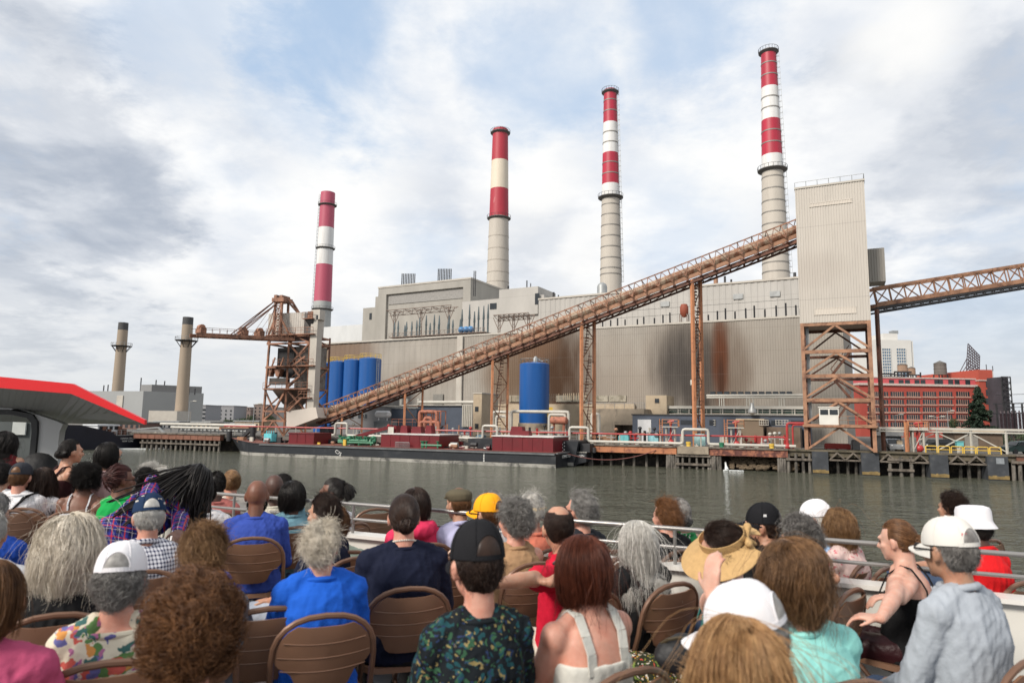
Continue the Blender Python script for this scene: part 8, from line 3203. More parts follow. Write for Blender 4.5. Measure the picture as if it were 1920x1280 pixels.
def scalp(hd, region, m, root, grow_=1.0):
 c, R, s = hd['c'], hd['R'], hd['s']
 nu, nv = 40, 24
 mb = MB()
 g = {}
 U = []
 for i in range(nv + 1):
  t = math.pi * i / nv
  for k in range(nu):
   a = 2 * math.pi * k / nu
   u = np.array([math.sin(t) * math.cos(a), math.sin(t) * math.sin(a), math.cos(t)])
   U.append(u)
   mb.v.append(Vector(c + R @ ((SC_C + u * SC_R * grow_) * s)))
 U = np.array(U)
 for i in range(nv):
  for k in range(nu):
   q = [i * nu + k, (i + 1) * nu + k, (i + 1) * nu + (k + 1) % nu, i * nu + (k + 1) % nu]
   if region(U[q].mean(0)[None, :] / np.linalg.norm(U[q].mean(0)))[0]:
    mb.face(q, 0, True)
 return mb
HAIR = {
 # n, L, lift, comb, grav, curl, freq, K, r0, r1, region, Lvar, vol, hug, helix
 'short': (4200, 0.058, 0.28, (0.1, -0.7, -0.45), 0.03, 0.1, 0.6, 5, 0.0014, 0.0006, std_hair, 0.3, 1.02, 0.55, None),
 'tousled': (3600, 0.085, 0.4, (0.35, -0.6, -0.3), 0.06, 0.16, 0.7, 7, 0.0014, 0.0006, std_hair, 0.35, 1.03, 0.5, (0.004, 1.2)),
 'crop': (3600, 0.009, 0.55, (0, -0.4, -0.6), 0.02, 0.05, 0.5, 2, 0.0014, 0.0008, std_hair, 0.3, 1.0, 0, None),
 'ring': (2600, 0.028, 0.2, (0, -0.3, -0.8), 0.05, 0.06, 0.5, 3, 0.0014, 0.0006, ring_hair, 0.3, 1.0, 0.7, None),
 'under': (2600, 0.036, 0.2, (0, -0.2, -0.9), 0.08, 0.08, 0.6, 4, 0.0014, 0.0006, under_cap, 0.3, 1.01, 0.6, None),
 'undercurl': (1700, 0.085, 0.5, (0, -0.3, -0.6), 0.08, 0.12, 1.1, 12, 0.0015, 0.0007, under_cap, 0.3, 1.04, 0.4, (0.009, 2.5)),
 'bob': (4600, 0.25, 0.06, None, 0.16, 0.02, 0.4, 12, 0.0018, 0.0009, std_hair, 0.06, 1.05, 0.75, None),
 'midwave': (4200, 0.25, 0.2, None, 0.13, 0.09, 0.7, 15, 0.0018, 0.0008, std_hair, 0.12, 1.06, 0.6, (0.007, 1.8)),
 'bigwave': (5200, 0.29, 0.3, None, 0.12, 0.08, 0.7, 18, 0.0018, 0.0008, std_hair, 0.12, 1.1, 0.45, (0.008, 1.7)),
 'long': (6500, 0.47, 0.06, None, 0.16, 0.035, 0.5, 18, 0.0018, 0.0008, std_hair, 0.12, 1.05, 0.7, (0.006, 2.0)),
 'curlymid': (2600, 0.12, 0.6, (0, -0.4, -0.3), 0.06, 0.1, 1.0, 16, 0.0017, 0.0009, std_hair, 0.25, 1.05, 0.3, (0.011, 3)),
 'curlybig': (3000, 0.055, 0.8, (0, -0.2, 0.1), 0.03, 0.08, 1.0, 20, 0.0028, 0.0014, std_hair, 0.3, 1.05, 0.1, (0.017, 2.2)),
 'curlyshort': (2800, 0.07, 0.65, (0, -0.4, -0.1), 0.04, 0.1, 1.0, 12, 0.0016, 0.0008, std_hair, 0.3, 1.03, 0.3, (0.009, 2.2)),
 'afro': (2800, 0.075, 0.85, (0, -0.1, 0.1), 0.0, 0.1, 1.0, 12, 0.0016, 0.0009, std_hair, 0.25, 1.03, 0.0, (0.009, 2.5)),
 'braids': (170, 0.62, 0.1, None, 0.22, 0.03, 0.5, 20, 0.0075, 0.005, std_hair, 0.1, 1.08, 0.6, (0.004, 4)),
 'braidup': (280, 0.17, 0.06, (0, -0.9, 0.1), 0.04, 0.03, 0.5, 9, 0.0065, 0.005, std_hair, 0.2, 1.03, 0.9, None),
}
def make_hair(style, hd, m, root, rng, tors, q=1.0, bun=None):
 if style in (None, 'bald'):
  return
 base = style
 parts = []
 if style in ('bun', 'pony'):
  bp_ = np.array(bun or (0, -0.105, 0.03))
  ub = (bp_ - SC_C) / SC_R
  ub /= np.linalg.norm(ub)
  n = int(3600 * q)
  u = rng.normal(size=(n * 4, 3))
  u /= np.linalg.norm(u, axis=1)[:, None]
  u = u[std_hair(u)][:n]
  n = len(u)
  tt = np.linspace(0, 1, 10)[None, :, None]
  om = np.arccos(np.clip(u @ ub, -0.999, 0.999))[:, None, None]
  sl = (np.sin((1 - tt) * om) * u[:, None] + np.sin(tt * om) * ub) / np.sin(om)
  hgt = 1.0 + (0.03 + 0.05 * rng.random((n, 1, 1))) * np.sin(tt * math.pi) ** 0.5 + 0.03 * tt
  sl = SC_C + sl * SC_R * hgt
  pts = hd['c'] + (sl * hd['s']) @ hd['R'].T
  parts.append((pts, 0.0016, 0.001, 3))
  c = hd['c'] + hd['R'] @ (bp_ * hd['s'])
  n = int(420 * q)
  br = 0.042 if style == 'bun' else 0.03
  ax = rng.normal(size=(n, 3))
  ax /= np.linalg.norm(ax, axis=1)[:, None]
  a = np.cross(ax, rng.normal(size=(n, 3)))
  a /= np.linalg.norm(a, axis=1)[:, None]
  b = np.cross(ax, a)
  th = np.linspace(0, 2.6, 8)[None, :, None]
  r = br * (0.55 + 0.5 * rng.random((n, 1, 1)))
  parts.append((c + (a[:, None] * np.cos(th) + b[:, None] * np.sin(th)) * r + (ax * (rng.random((n, 1)) - 0.5) * br)[:, None], 0.003, 0.002, 3))
  if style == 'pony':
   pts = c + np.zeros((int(220 * q), 1, 3))
   n = len(pts)
   d0 = rng.normal(size=(n, 3)) * 0.25 + hd['R'] @ np.array([0, -0.8, -0.2])
   P_ = [pts[:, 0]]
   for k in range(8):
    d0 = d0 + np.array([0, 0, -0.25]) + rng.normal(size=(n, 3)) * 0.1
    d0 /= np.linalg.norm(d0, axis=1)[:, None]
    P_.append(P_[-1] + d0 * 0.02)
   parts.append((np.stack(P_, 1), 0.004, 0.0015, 3))
  region = std_hair
 else:
  n, L, lift, comb, grav, curl, freq, K, r0, r1, region, Lvar, vol, hug, helix = HAIR[style]
  if comb is None:
   side = 0.15 * (1 if rng.random() > 0.5 else -1)
   comb = lambda u: np.stack([np.sign(u[:, 0] - side) * np.clip(0.35 + 0.6 * u[:, 1], 0.08, 0.7), np.full(len(u), -0.35), np.full(len(u), -0.75)], 1)
   part = lambda u: 0.82 + 0.3 * np.clip(u[:, 2], -0.5, 1)
  else:
   part = None
  q *= 1.55
  r0, r1 = r0 * 0.72, r1 * 0.72
  pts = grow(hd, int(n * q), L, lift, comb, grav, curl, freq, K, region, rng, Lvar, tors, vol, part, hug, helix)
  parts.append((pts, r0 / math.sqrt(q), r1 / math.sqrt(q), 3 if style not in ('braids', 'braidup') else 6))
  if style not in ('crop', 'ring', 'braids', 'braidup'):
   pts = grow(hd, int(n * q * (0.05 if L < 0.2 else 0.012)), L, min(0.9, lift + 0.18), comb, grav * 0.9, curl + 0.08, freq, K, region, rng, 0.3, tors, vol * 1.03, part, hug * 0.4, helix or (0.006, 1.2))
   parts.append((pts, 0.0008, 0.0004, 3))
 mb = scalp(hd, std_hair if 'under' in style else region, m, root, 1.0 if style in ('crop', 'ring', 'under') else 1.015)
 b0 = len(mb.v)
 hair = strand_object('hair', parts, m, root)
 sc = mb.build('scalp_hair', m, hair)
 return hair
def seg_cap(hd, m, root, kind='ball', logo=None, hm=None, brimcol=None):
 """fabric caps; parented to the person"""
 c, R, s = hd['c'], hd['R'], hd['s']
 W = lambda x, y, z: Vector(c + R @ (np.array((x, y, z)) * s))
 m.node_tree.nodes['Principled BSDF'].inputs['Specular IOR Level'].default_value = 0.15
 mb = MB()
 if kind in ('ball', 'trucker'):
  rx, ry, rz = 0.09, 0.108, 0.112 if kind == 'ball' else 0.122
  z0 = 0.022
  nu, nv = 72, 24
  for i in range(nv + 1):
   t = math.pi / 2 * i / nv
   for k in range(nu):
    a = 2 * math.pi * k / nu
    sq = math.cos(t) ** 0.75
    x, y, z = rx * sq * math.cos(a), ry * sq * math.sin(a), rz * math.sin(t)
    seam = 1 - 0.012 * (abs((a / (math.pi / 3)) % 1 - 0.5) > 0.46)
    mb.v.append(W(x * seam, -0.012 + y * seam, z0 + z * (1 - 0.08 * (y / ry)) - 0.015 * (1 if False else 0)))
  for i in range(nv):
   for k in range(nu):
    mb.face([i * nu + k, i * nu + (k + 1) % nu, (i + 1) * nu + (k + 1) % nu, (i + 1) * nu + k], 0, True)
  cp = mb.build('cap', m, root)
  mb = MB()
  def dome(a, t, f):
   sq = math.cos(t) ** 0.75
   return W(rx * f * sq * math.cos(a), -0.012 + ry * f * sq * math.sin(a), z0 + rz * math.sin(t) * (1 - 0.08 * sq * math.sin(a)))
  rows = []
  for i in range(7):
   row = []
   for k in range(15):
    q = (k / 14 - 0.5) * 2
    tt_ = 0.1 + (0.5 * math.sqrt(max(0, 1 - q * q))) * i / 6
    row.append(dome(1.5 * math.pi + q * 0.5, tt_, 1.012 + 0.03 * math.sin(math.pi * i / 6) * math.sqrt(max(0, 1 - q * q))))
   rows.append(row)
  b0 = len(mb.v)
  for row in rows:
   mb.v += row
  for i in range(6):
   for k in range(14):
    mb.face([b0 + i * 15 + k, b0 + i * 15 + k + 1, b0 + (i + 1) * 15 + k + 1, b0 + (i + 1) * 15 + k], 0, True)
  mb.build('hair_gap', hm, cp)
  mb = MB()
  q = [dome(1.5 * math.pi + 0.52 * math.cos(x), 0.1 + 0.53 * math.sin(x), 1.018) for x in [math.pi * k / 14 for k in range(15)]]
  mb.tube(q, 0.0028, 6)
  mb.build('gap_binding', m, cp)
  mb = MB()
  top, low = [], []
  n = 16
  for k in range(n + 1):
   a = math.pi * (0.5 + (k / n - 0.5) * 0.86)
   x, y = math.cos(a), math.sin(a)
   ext = 1 + 0.8 * max(0, math.sin(a) - 0.15) ** 0.6
   top.append((W(x * rx * 0.99, -0.012 + y * ry * 0.99, z0 + 0.004 - 0.012 * x * x), W(x * rx * (1 + 0.18 * (ext - 1)), -0.012 + y * ry * ext, z0 - 0.01 - 0.03 * x * x - 0.01)))
  for k in range(n):
   (a0, a1), (b0, b1) = top[k], top[k + 1]
   dn = Vector(R @ np.array([0, 0, -0.004]))
   mb.prism([a0, a1, b1, b0], [a0 + dn, a1 + dn, b1 + dn, b0 + dn])
  mb.build('brim', brimcol or m, cp)
  mb = MB()
  mb.ell(W(0, -0.012, z0 + rz), (0.008, 0.008, 0.005), 8, 5)
  q = [W(rx * 1.0 * math.cos(a), -0.012 + ry * 1.0 * math.sin(a), z0 + 0.006) for a in [math.pi * (1.5 + (k / 10 - 0.5) * 0.45) for k in range(11)]]
  for k in range(10):
   mb.bar(q[k], q[k + 1], 0.003, 0.016, up=Vector(R[:, 2]))
  for k in range(6):
   a = math.pi / 3 * k
   q = []
   for i in range(9):
    t = math.pi / 2 * i / 8
    sq = math.cos(t) ** 0.75
    q.append(W(rx * 1.006 * sq * math.cos(a), -0.012 + ry * 1.006 * sq * math.sin(a), z0 + rz * math.sin(t) * (1 - 0.08 * sq * math.sin(a)) + 0.001))
   if not (k in ()):
    mb.tube(q if not abs(math.sin(a) + 1) < 0.1 else q[4:], 0.0018, 5)
  mb.build('cap_trim', m, cp)
  if logo:
   for (x0, z_, w, h_) in logo[1]:
    mb = MB()
    a = x0
    y = lambda a, z: (rx * 1.012 * math.cos(a), -0.012 + ry * 1.012 * math.sin(a))
    zz = z0 + z_
    f = math.cos(math.asin(min(0.95, z_ / rz))) ** 0.75
    p0 = (rx * 1.02 * f * math.cos(a - w), -0.012 + ry * 1.02 * f * math.sin(a - w))
    p1 = (rx * 1.02 * f * math.cos(a + w), -0.012 + ry * 1.02 * f * math.sin(a + w))
    mb.poly([W(*p0, zz - h_), W(*p1, zz - h_), W(*p1, zz + h_), W(*p0, zz + h_)])
    mb.build('emblem', logo[0], cp)
 elif kind == 'flat':
  sh = Sh()
  sh.ell(np.array(W(0, -0.01, 0.065)), np.array((0.098, 0.118, 0.05)) * s, R)
  sh.ell(np.array(W(0, -0.02, 0.045)), np.array((0.092, 0.108, 0.05)) * s, R)
  sh.ell(np.array(W(0, 0.09, 0.045)), np.array((0.06, 0.055, 0.014)) * s, R)
  cp = shell_object('cap', sh, m, root, 0.008, 4)
 elif kind == 'bucket':
  mb = MB()
  nu = 32
  prof = [(1.2, 0.0), (1.03, 0.035), (1.0, 0.05), (0.98, 0.105), (0.9, 0.128), (0.6, 0.14), (0.05, 0.143)]
  for f, z in prof:
   for k in range(nu):
    a = 2 * math.pi * k / nu
    w = 1 + 0.015 * math.sin(3 * a + z * 40)
    fr_ = 1.0
    if f > 1.1:
     fr_ = 1 + 0.25 * max(0, math.sin(a))
    mb.v.append(W(0.09 * f * w * math.cos(a), -0.012 + 0.108 * f * w * fr_ * math.sin(a), z))
  for i in range(len(prof) - 1):
   for k in range(nu):
    mb.face([i * nu + k, i * nu + (k + 1) % nu, (i + 1) * nu + (k + 1) % nu, (i + 1) * nu + k], 0, True)
  cp = mb.build('cap', m, root)
 elif kind == 'visor':
  mb = MB()
  n = 48
  rows = []
  for k in range(n + 1):
   a = math.pi * (0.5 + (k / n - 0.5) * 1.75)
   row = []
   for j in range(7):
    f = j / 6
    wd = 0.125 * (0.4 + 0.6 * max(0, (1 + math.sin(a)) / 2) ** 0.35)
    r_ = f * wd
    row.append(W((0.088 + r_) * math.cos(a), -0.012 + (0.106 + r_) * math.sin(a), 0.03 - 0.55 * r_ + 0.0))
   rows.append(row)
  for t in (0, 1):
   for row in rows:
    for p in row:
     mb.v.append(p + Vector(R[:, 2]) * (-0.003 if t else 0))
  off = (n + 1) * 7
  for k in range(n):
   for j in range(6):
    q = [k * 7 + j, (k + 1) * 7 + j, (k + 1) * 7 + j + 1, k * 7 + j + 1]
    mb.face(q, 0, True)
    mb.face([x + off for x in q][::-1], 0, True)
  cp = mb.build('straw_visor', m, root)
  mb = MB()
  q = [W(0.091 * math.cos(a), -0.012 + 0.11 * math.sin(a), 0.045) for a in [math.pi * (0.5 + (k / 30 - 0.5) * 2) for k in range(31)]]
  for k in range(30):
   mb.bar(q[k], q[k + 1], 0.005, 0.04, up=Vector(R[:, 2]))
  mb.build('band', m, cp)
  sh = Sh()
  for sx in (-1, 1):
   sh.cap(np.array(W(0, -0.125, 0.03)), np.array(W(sx * 0.05, -0.135, 0.045 + 0.01 * sx)), 0.008 * s, 0.02 * s)
   sh.cap(np.array(W(0, -0.125, 0.03)), np.array(W(sx * 0.03, -0.14, -0.03)), 0.008 * s, 0.014 * s)
  b_ = shell_object('bow', sh, m, cp, 0.006, 3)
 elif kind == 'eyeshade':
  mb = MB()
  n = 20
  rows = []
  for k in range(n + 1):
   a = math.pi * (0.5 + (k / n - 0.5) * 0.95)
   rows.append((W(0.09 * math.cos(a), -0.012 + 0.108 * math.sin(a), 0.03), W(0.12 * math.cos(a), -0.012 + (0.108 + 0.07 * math.sin(a)) * math.sin(a), 0.012)))
  for k in range(n):
   (a0, a1), (b0, b1) = rows[k], rows[k + 1]
   dn = Vector(R[:, 2]) * -0.004
   mb.prism([a0, a1, b1, b0], [a0 + dn, a1 + dn, b1 + dn, b0 + dn])
  q = [W(0.091 * math.cos(a), -0.012 + 0.11 * math.sin(a), 0.03 - 0.02 * (math.sin(a) < 0)) for a in [2 * math.pi * k / 30 for k in range(31)]]
  for k in range(30):
   mb.bar(q[k], q[k + 1], 0.004, 0.02, up=Vector(R[:, 2]))
  cp = mb.build('visor_cap', m, root)
 return cp
def glasses(hd, root, dark=True):
 c, R, s = hd['c'], hd['R'], hd['s']
 W = lambda x, y, z: Vector(c + R @ (np.array((x, y, z)) * s))
 mb = MB()
 for sx in (-1, 1):
  q = [W(sx * 0.034 + 0.026 * math.cos(a), 0.112 - 0.004 * (sx * 0.034 + 0.026 * math.cos(a)) ** 2 * 900 * 0.2, 0.002 + 0.02 * math.sin(a)) for a in [2 * math.pi * k / 14 for k in range(15)]]
  mb.tube(q, 0.003, 6)
  mb.bar(W(sx * 0.06, 0.108, 0.008), W(sx * 0.083, 0.085, 0.006), 0.005, 0.007)
  mb.bar(W(sx * 0.083, 0.085, 0.006), W(sx * 0.091, -0.005, 0.004), 0.004, 0.006)
 mb.bar(W(-0.01, 0.114, 0.006), W(0.01, 0.114, 0.006), 0.004)
 g_ = mb.build('glasses', mat('dark spectacle frame', (0.012, 0.01, 0.012), 0.3), root)
 if dark:
  mb = MB()
  for sx in (-1, 1):
   mb.ell(W(sx * 0.034, 0.111, 0.002), (0.024 * s, 0.004 * s, 0.019 * s), 12, 6, rot=Matrix(R.tolist()))
  mb.build('lenses', LENS, g_)
CHAIRLAB = {}
def person(label, px, py, h=1.17, az=30, yaw=0, pitch=4, tilt=0, sk='pale', top=('tee', None), bottom=None, hair=('short', 'brown'), hat=None, bulk=1.0, wide=1.0, R_=None, L_=None, pose='sit', lean=0, side=0, near=False,
   spec=None, short=None, collar=None, chair=True, head=1.0, beard=None, shorts=False, qual=1.0, roll_sleeve=0.5, neckl=None, rot_sh=0, crossleg=False, chair_az=None):
 PSEED[0] += 1
 if pose == 'sit':
  h -= 0.06
 head *= 0.99
 if pose == 'sit' and px > 1120 and py < 1020:
  h -= 0.03
  head *= 0.92
 wide *= 0.88
 bulk *= 0.94
 seed = PSEED[0]
 rng = np.random.default_rng(seed)
 hw = PZ(px, py, DECK + h)
 hip = 0.52 if pose == 'sit' else 0.88
 th = rad(lean)
 ph = rad(side)
 Lm = np.array(Matrix.Rotation(ph, 3, 'Y') @ Matrix.Rotation(-th, 3, 'X'))
 L_t = (h - hip) / max(0.25, math.cos(th) * math.cos(ph))
 hp = A3(0, 0, hip)
 def T(p):
  p = np.asarray(p, float)
  return hp + Lm @ (p - hp)
 H0 = hip + L_t
 hc = T((0, 0.012 if pose == 'sit' else 0.02, H0))
 a = rad(az)
 ca, sa = math.cos(a), math.sin(a)
 rx_, ry_ = hc[0] * ca - hc[1] * sa, hc[0] * sa + hc[1] * ca
 root = thing('person', label, 'person', (hw.x - rx_, hw.y - ry_, DECK), None)
 root.rotation_euler = (0, 0, a)
 ORG[root.name] = Vector((0, 0, 0))
 rt = root.location
 def loc(q):
  d = Vector(q) - rt
  return A3(d.x * ca + d.y * sa, -d.x * sa + d.y * ca, d.z)
 hd = dict(c=hc, R=Rmat(yaw, pitch, tilt) if pose != 'bend' else Rmat(yaw, pitch, tilt), s=head)
 zS = H0 - 0.232 * head
 vox = 0.0085 if near else 0.0115
 sm = skin(sk)
 base = 0.44 if pose == 'sit' else 0.8
 lv = [(0.0, 0.155, 0.115, 0.01), (0.12, 0.18 * bulk, 0.145 * bulk, 0.0), (0.34, 0.155 * bulk, 0.122 * bulk, -0.015), (0.58, 0.162 * (0.4 + 0.6 * bulk), 0.122 * bulk, -0.03), (0.8, 0.172 * wide, 0.115 * (0.5 + 0.5 * bulk), -0.036),
   (0.93, 0.16 * wide, 0.095, -0.032), (1.02, 0.115 * wide, 0.075, -0.024), (1.08, 0.062, 0.06, -0.014)]
 def loft(infl, t0=0.0, t1=1.08, flare=0.0):
  ring = []
  for t, rx, ry, yo in lv:
   if t < t0 - 1e-6 or t > t1 + 1e-6:
    continue
   z = base + t * (zS + 0.035 - base)
   ring.append([T((math.copysign(abs(math.cos(q)) ** 0.85, math.cos(q)) * (rx + infl), yo + math.copysign(abs(math.sin(q)) ** 0.85, math.sin(q)) * (ry + infl), z)) for q in [2 * math.pi * k / 20 for k in range(20)]])
  return ring
 sj = {}
 for s in (-1, 1):
  sj[s] = T((s * 0.172 * wide, -0.02, zS))
 arms = {}
 for s, ov in ((1, R_), (-1, L_)):
  if ov is None:
   e = A3(s * (0.2 * wide + 0.03), 0.06, max(0.66, zS - 0.275)) if pose == 'sit' else T((s * 0.24, 0.0, zS - 0.29))
   w = A3(s * 0.13, 0.27, 0.615) if pose == 'sit' else T((s * 0.24, 0.1, zS - 0.53))
   if pose == 'sit' and (lean or side):
    e = T(e) * 0.6 + e * 0.4
   hdv, pn, crl = A3(-s * 0.25, 0.9, -0.12), A3(0, 0, -1), 0.45
  else:
   e = loc(P(*ov['e'])) if len(ov['e']) == 3 and ov.get('px', True) else A3(*ov['e'])
   w = loc(P(*ov['w'])) if ov.get('px', True) else A3(*ov['w'])
   # keep bone lengths plausible
   d = e - sj[s]
   n = np.linalg.norm(d)
   e = sj[s] + d / n * min(max(n, 0.24), 0.3)
   d = w - e
   n = np.linalg.norm(d)
   w = e + d / n * min(max(n, 0.2), 0.265)
   hdv = A3(*ov.get('d', tuple(w - e)))
   pn = A3(*ov.get('p', (0, 0, -1)))
   crl = ov.get('c', 0.45)
  arms[s] = (sj[s], e, w, hdv, pn, crl)
 # ---- the body: one continuous skin surface
 sh = Sh()
 sh.rings(loft(0))
 for s in (-1, 1):
  S, e, w, hdv, pn, crl = arms[s]
  sh.cap(T((s * 0.03, -0.022, zS + 0.085)), T((s * 0.13 * wide, -0.022, zS + 0.028)), 0.037, 0.037)
  b_ = 0.6 + 0.4 * bulk
  sh.ell(S, (0.056 * b_, 0.056 * b_, 0.06))
  sh.cap(S, S + (e - S) * 0.45, 0.05 * b_, 0.048 * b_)
  sh.cap(S + (e - S) * 0.45, e, 0.048 * b_, 0.037)
  sh.cap(e, e + (w - e) * 0.35, 0.038, 0.039)
  sh.cap(e + (w - e) * 0.35, w, 0.039, 0.025)
  hand(sh, w, hdv, pn, s, crl)
 nb = T((0, -0.03, zS + 0.05))
 nt_ = hc + hd['R'] @ (np.array((0, -0.022, -0.055)) * head)
 sh.cap(nb, nt_, 0.056 * (0.7 + 0.3 * bulk), 0.052 * (0.8 + 0.2 * bulk), 14)
 head_shells(sh, hd)
 legs = {}
 for s in (-1, 1):
  if pose == 'sit':
   hj, kn, an = A3(s * 0.095, 0.02, 0.53), A3(s * (0.12 + 0.03 * (seed % 3)), 0.43, 0.53), A3(s * 0.12, 0.44 + 0.03 * (seed % 2), 0.1)
   if crossleg and s == crossleg:
    kn, an = A3(-s * 0.02, 0.44, 0.62), A3(-s * 0.26, 0.5, 0.3)
  else:
   hj, kn, an = A3(s * 0.09, 0, 0.86), A3(s * 0.1, 0.03, 0.48), A3(s * 0.1, -0.02, 0.08)
  legs[s] = (hj, kn, an)
  sh.cap(hj, kn, 0.08, 0.055)
  sh.cap(kn, kn + (an - kn) * 0.35, 0.054, 0.054)
  sh.cap(kn + (an - kn) * 0.35, an, 0.054, 0.036)
  sh.cap(an, an + A3(0, 0.15, -0.055), 0.036, 0.028)
 # the body is the skin; clothes are its children, so the skin mesh is a child of the empty too
 shell_object('body', sh, sm, root, vox, 5)
 # ---- top garment
 kind, tm = top[0], top[1]
 infl = 0.013 if kind not in ('loose', 'long') else 0.02
 if kind != 'none':
  st = Sh()
  if kind in ('tee', 'long', 'loose', 'sleeveless', 'hoodie'):
   st.rings(loft(infl, 0.0, 1.02 if neckl == 'scoop' else 1.08))
   for s in (-1, 1):
    S, e, w, *_ = arms[s]
    if kind != 'sleeveless':
     st.cap(T((s * (0.07 if neckl == 'scoop' else 0.05), -0.025, zS + 0.066)), T((s * 0.135 * wide, -0.025, zS + 0.032)), 0.051, 0.058)
     b_ = 0.6 + 0.4 * bulk
     st.ell(S, (0.069 * b_, 0.068 * b_, 0.073))
     if kind in ('tee', 'loose'):
      f = 0.62 if kind == 'tee' else 0.95
      st.cap(S, S + (e - S) * f, 0.064 * b_, (0.063 if kind == 'tee' else 0.068) * b_)
     else:
      st.cap(S, e, 0.064 * b_, 0.053)
      st.cap(e, w - (w - e) * 0.04, 0.054, 0.038)
    else:
     st.cap(T((s * 0.06, -0.025, zS + 0.062)), T((s * 0.115 * wide, -0.025, zS + 0.034)), 0.046, 0.044)
   if kind == 'hoodie':
    st.ell(T((0, -0.13, zS + 0.06)), (0.1, 0.06, 0.06))
    st.cap(T((-0.09, -0.09, zS + 0.08)), T((0.09, -0.09, zS + 0.08)), 0.05, 0.05)
  else:
   st.rings(loft(0.01, 0.0, 0.8))
  g_ = shell_object('shirt' if kind in ('tee', 'long', 'loose', 'hoodie') else 'top', st, tm, root, vox, 4 if kind != 'loose' else 6, 0.004 if kind not in ('tank', 'strap') else 0.002, seed)
  if kind in ('tank', 'strap'):
   r = 0.017 if kind == 'tank' else 0.006
   xs = 0.085
   for s in (-1, 1):
    mb = MB()
    zb_ = base + 0.8 * (zS + 0.035 - base) - 0.03
    q = [T((s * xs * wide, -0.148 * (0.5 + 0.5 * bulk), zb_)), T((s * xs * wide, -0.137, zb_ + 0.07)), T((s * xs * 0.98, -0.115, zS + 0.02)), T((s * xs * 0.95, -0.07, zS + 0.078)), T((s * xs * 0.95, -0.02, zS + 0.09)), T((s * xs, 0.05, zS + 0.03)), T((s * xs, 0.1, zb_))]
    for k in range(len(q) - 1):
     mb.bar(Vector(q[k]), Vector(q[k + 1]), r * 2.2, 0.006, up=Vector((0, -0.6 if k < 3 else 0, 0.6)))
    mb.build('strap', tm, g_)
  if collar is None and kind in ('tee', 'long', 'loose', 'sleeveless', 'hoodie'):
   mb = MB()
   kx = 0.1 if neckl == 'scoop' else 0.079
   zz = zS + (0.035 if neckl == 'scoop' else 0.06)
   mb.tube([Vector(T((kx * math.cos(q), -0.016 + kx * 0.95 * math.sin(q), zz - 0.014 * math.sin(q)))) for q in [2 * math.pi * k / 24 for k in range(25)]], 0.013, 8, 0, False)
   mb.build('neckband', tm, g_)
  if collar is not None:
   c_ = Sh()
   n = 14
   for k in range(n):
    q0, q1 = [2 * math.pi * (k + d_) / n for d_ in (0, 1)]
    p0, p1 = [T((0.066 * math.cos(q), -0.02 + 0.066 * math.sin(q), zS + 0.085 + 0.02 * (math.sin(q) < 0) * -math.sin(q))) for q in (q0, q1)]
    c_.cap(p0, p1, 0.017, 0.017, 8)
   shell_object('collar', c_, collar, g_, 0.008, 3)
 if neckl == 'pearls':
  mb = MB()
  for k in range(34):
   q = 2 * math.pi * k / 34
   mb.ell(Vector(T((0.064 * math.cos(q), -0.018 + 0.06 * math.sin(q), zS + 0.1 + 0.02 * -math.sin(q)))), (0.006,) * 3, 6, 4)
  mb.build('necklace', mat('pearl', (0.7, 0.66, 0.58), 0.25), root)['kind'] = 'stuff'
 # ---- trousers / shorts / skirt
 bm_ = bottom or JEAN
 st = Sh()
 if pose != 'sit':
  st.rings(loft(0.012, 0.0, 0.12))
  st.ell(T((0, 0, hip)), (0.19 * bulk, 0.15 * bulk, 0.1))
 else:
  st.ell((0, -0.005, 0.51), (0.185 * bulk, 0.16 * bulk, 0.085))
 for s in (-1, 1):
  hj, kn, an = legs[s]
  if shorts == 'skirt':
   st.cap(hj, kn + (kn - hj) * 0.05, 0.11, 0.09)
   st.cap(kn + A3(0, 0.02, 0), (kn + an) / 2 + A3(0, 0.03, 0), 0.085, 0.1)
   st.cap((kn + an) / 2 + A3(0, 0.03, 0), an + A3(0, 0.03, 0.1), 0.1, 0.1)
  elif shorts:
   st.cap(hj, kn - (kn - hj) * 0.08, 0.094, 0.075)
  else:
   st.cap(hj, kn, 0.092, 0.066)
   st.cap(kn, an + A3(0, 0, 0.02), 0.066, 0.055)
 shell_object('skirt' if shorts == 'skirt' else ('shorts' if shorts else 'trousers'), st, bm_, root, 0.0125, 4, 0.003, seed + 1)
 for s in (-1, 1):
  an = legs[s][2]
  st = Sh()
  st.cap(an + A3(0, -0.02, -0.04), an + A3(0, 0.15, -0.062), 0.045, 0.036)
  st.ell(an + A3(0, 0.06, -0.07), (0.045, 0.13, 0.03))
  shell_object('shoe', st, SHOEB if seed % 2 else SHOEW, root, 0.012, 3)
 # ---- hair, hats, glasses
 tors = [(T((0, -0.03, zS - 0.1)), A3(0.215 * wide, 0.135, 0.17)), (T((0, -0.03, zS + 0.06)), A3(0.075, 0.075, 0.1))]
 if hair and hair[0] not in (None, 'bald'):
  make_hair(hair[0], hd, hairmat(hair[1], *HC[hair[1]]), root, rng, tors, hair[2] if len(hair) > 2 else (1.0 if near else 0.7), hair[3] if len(hair) > 3 else None)
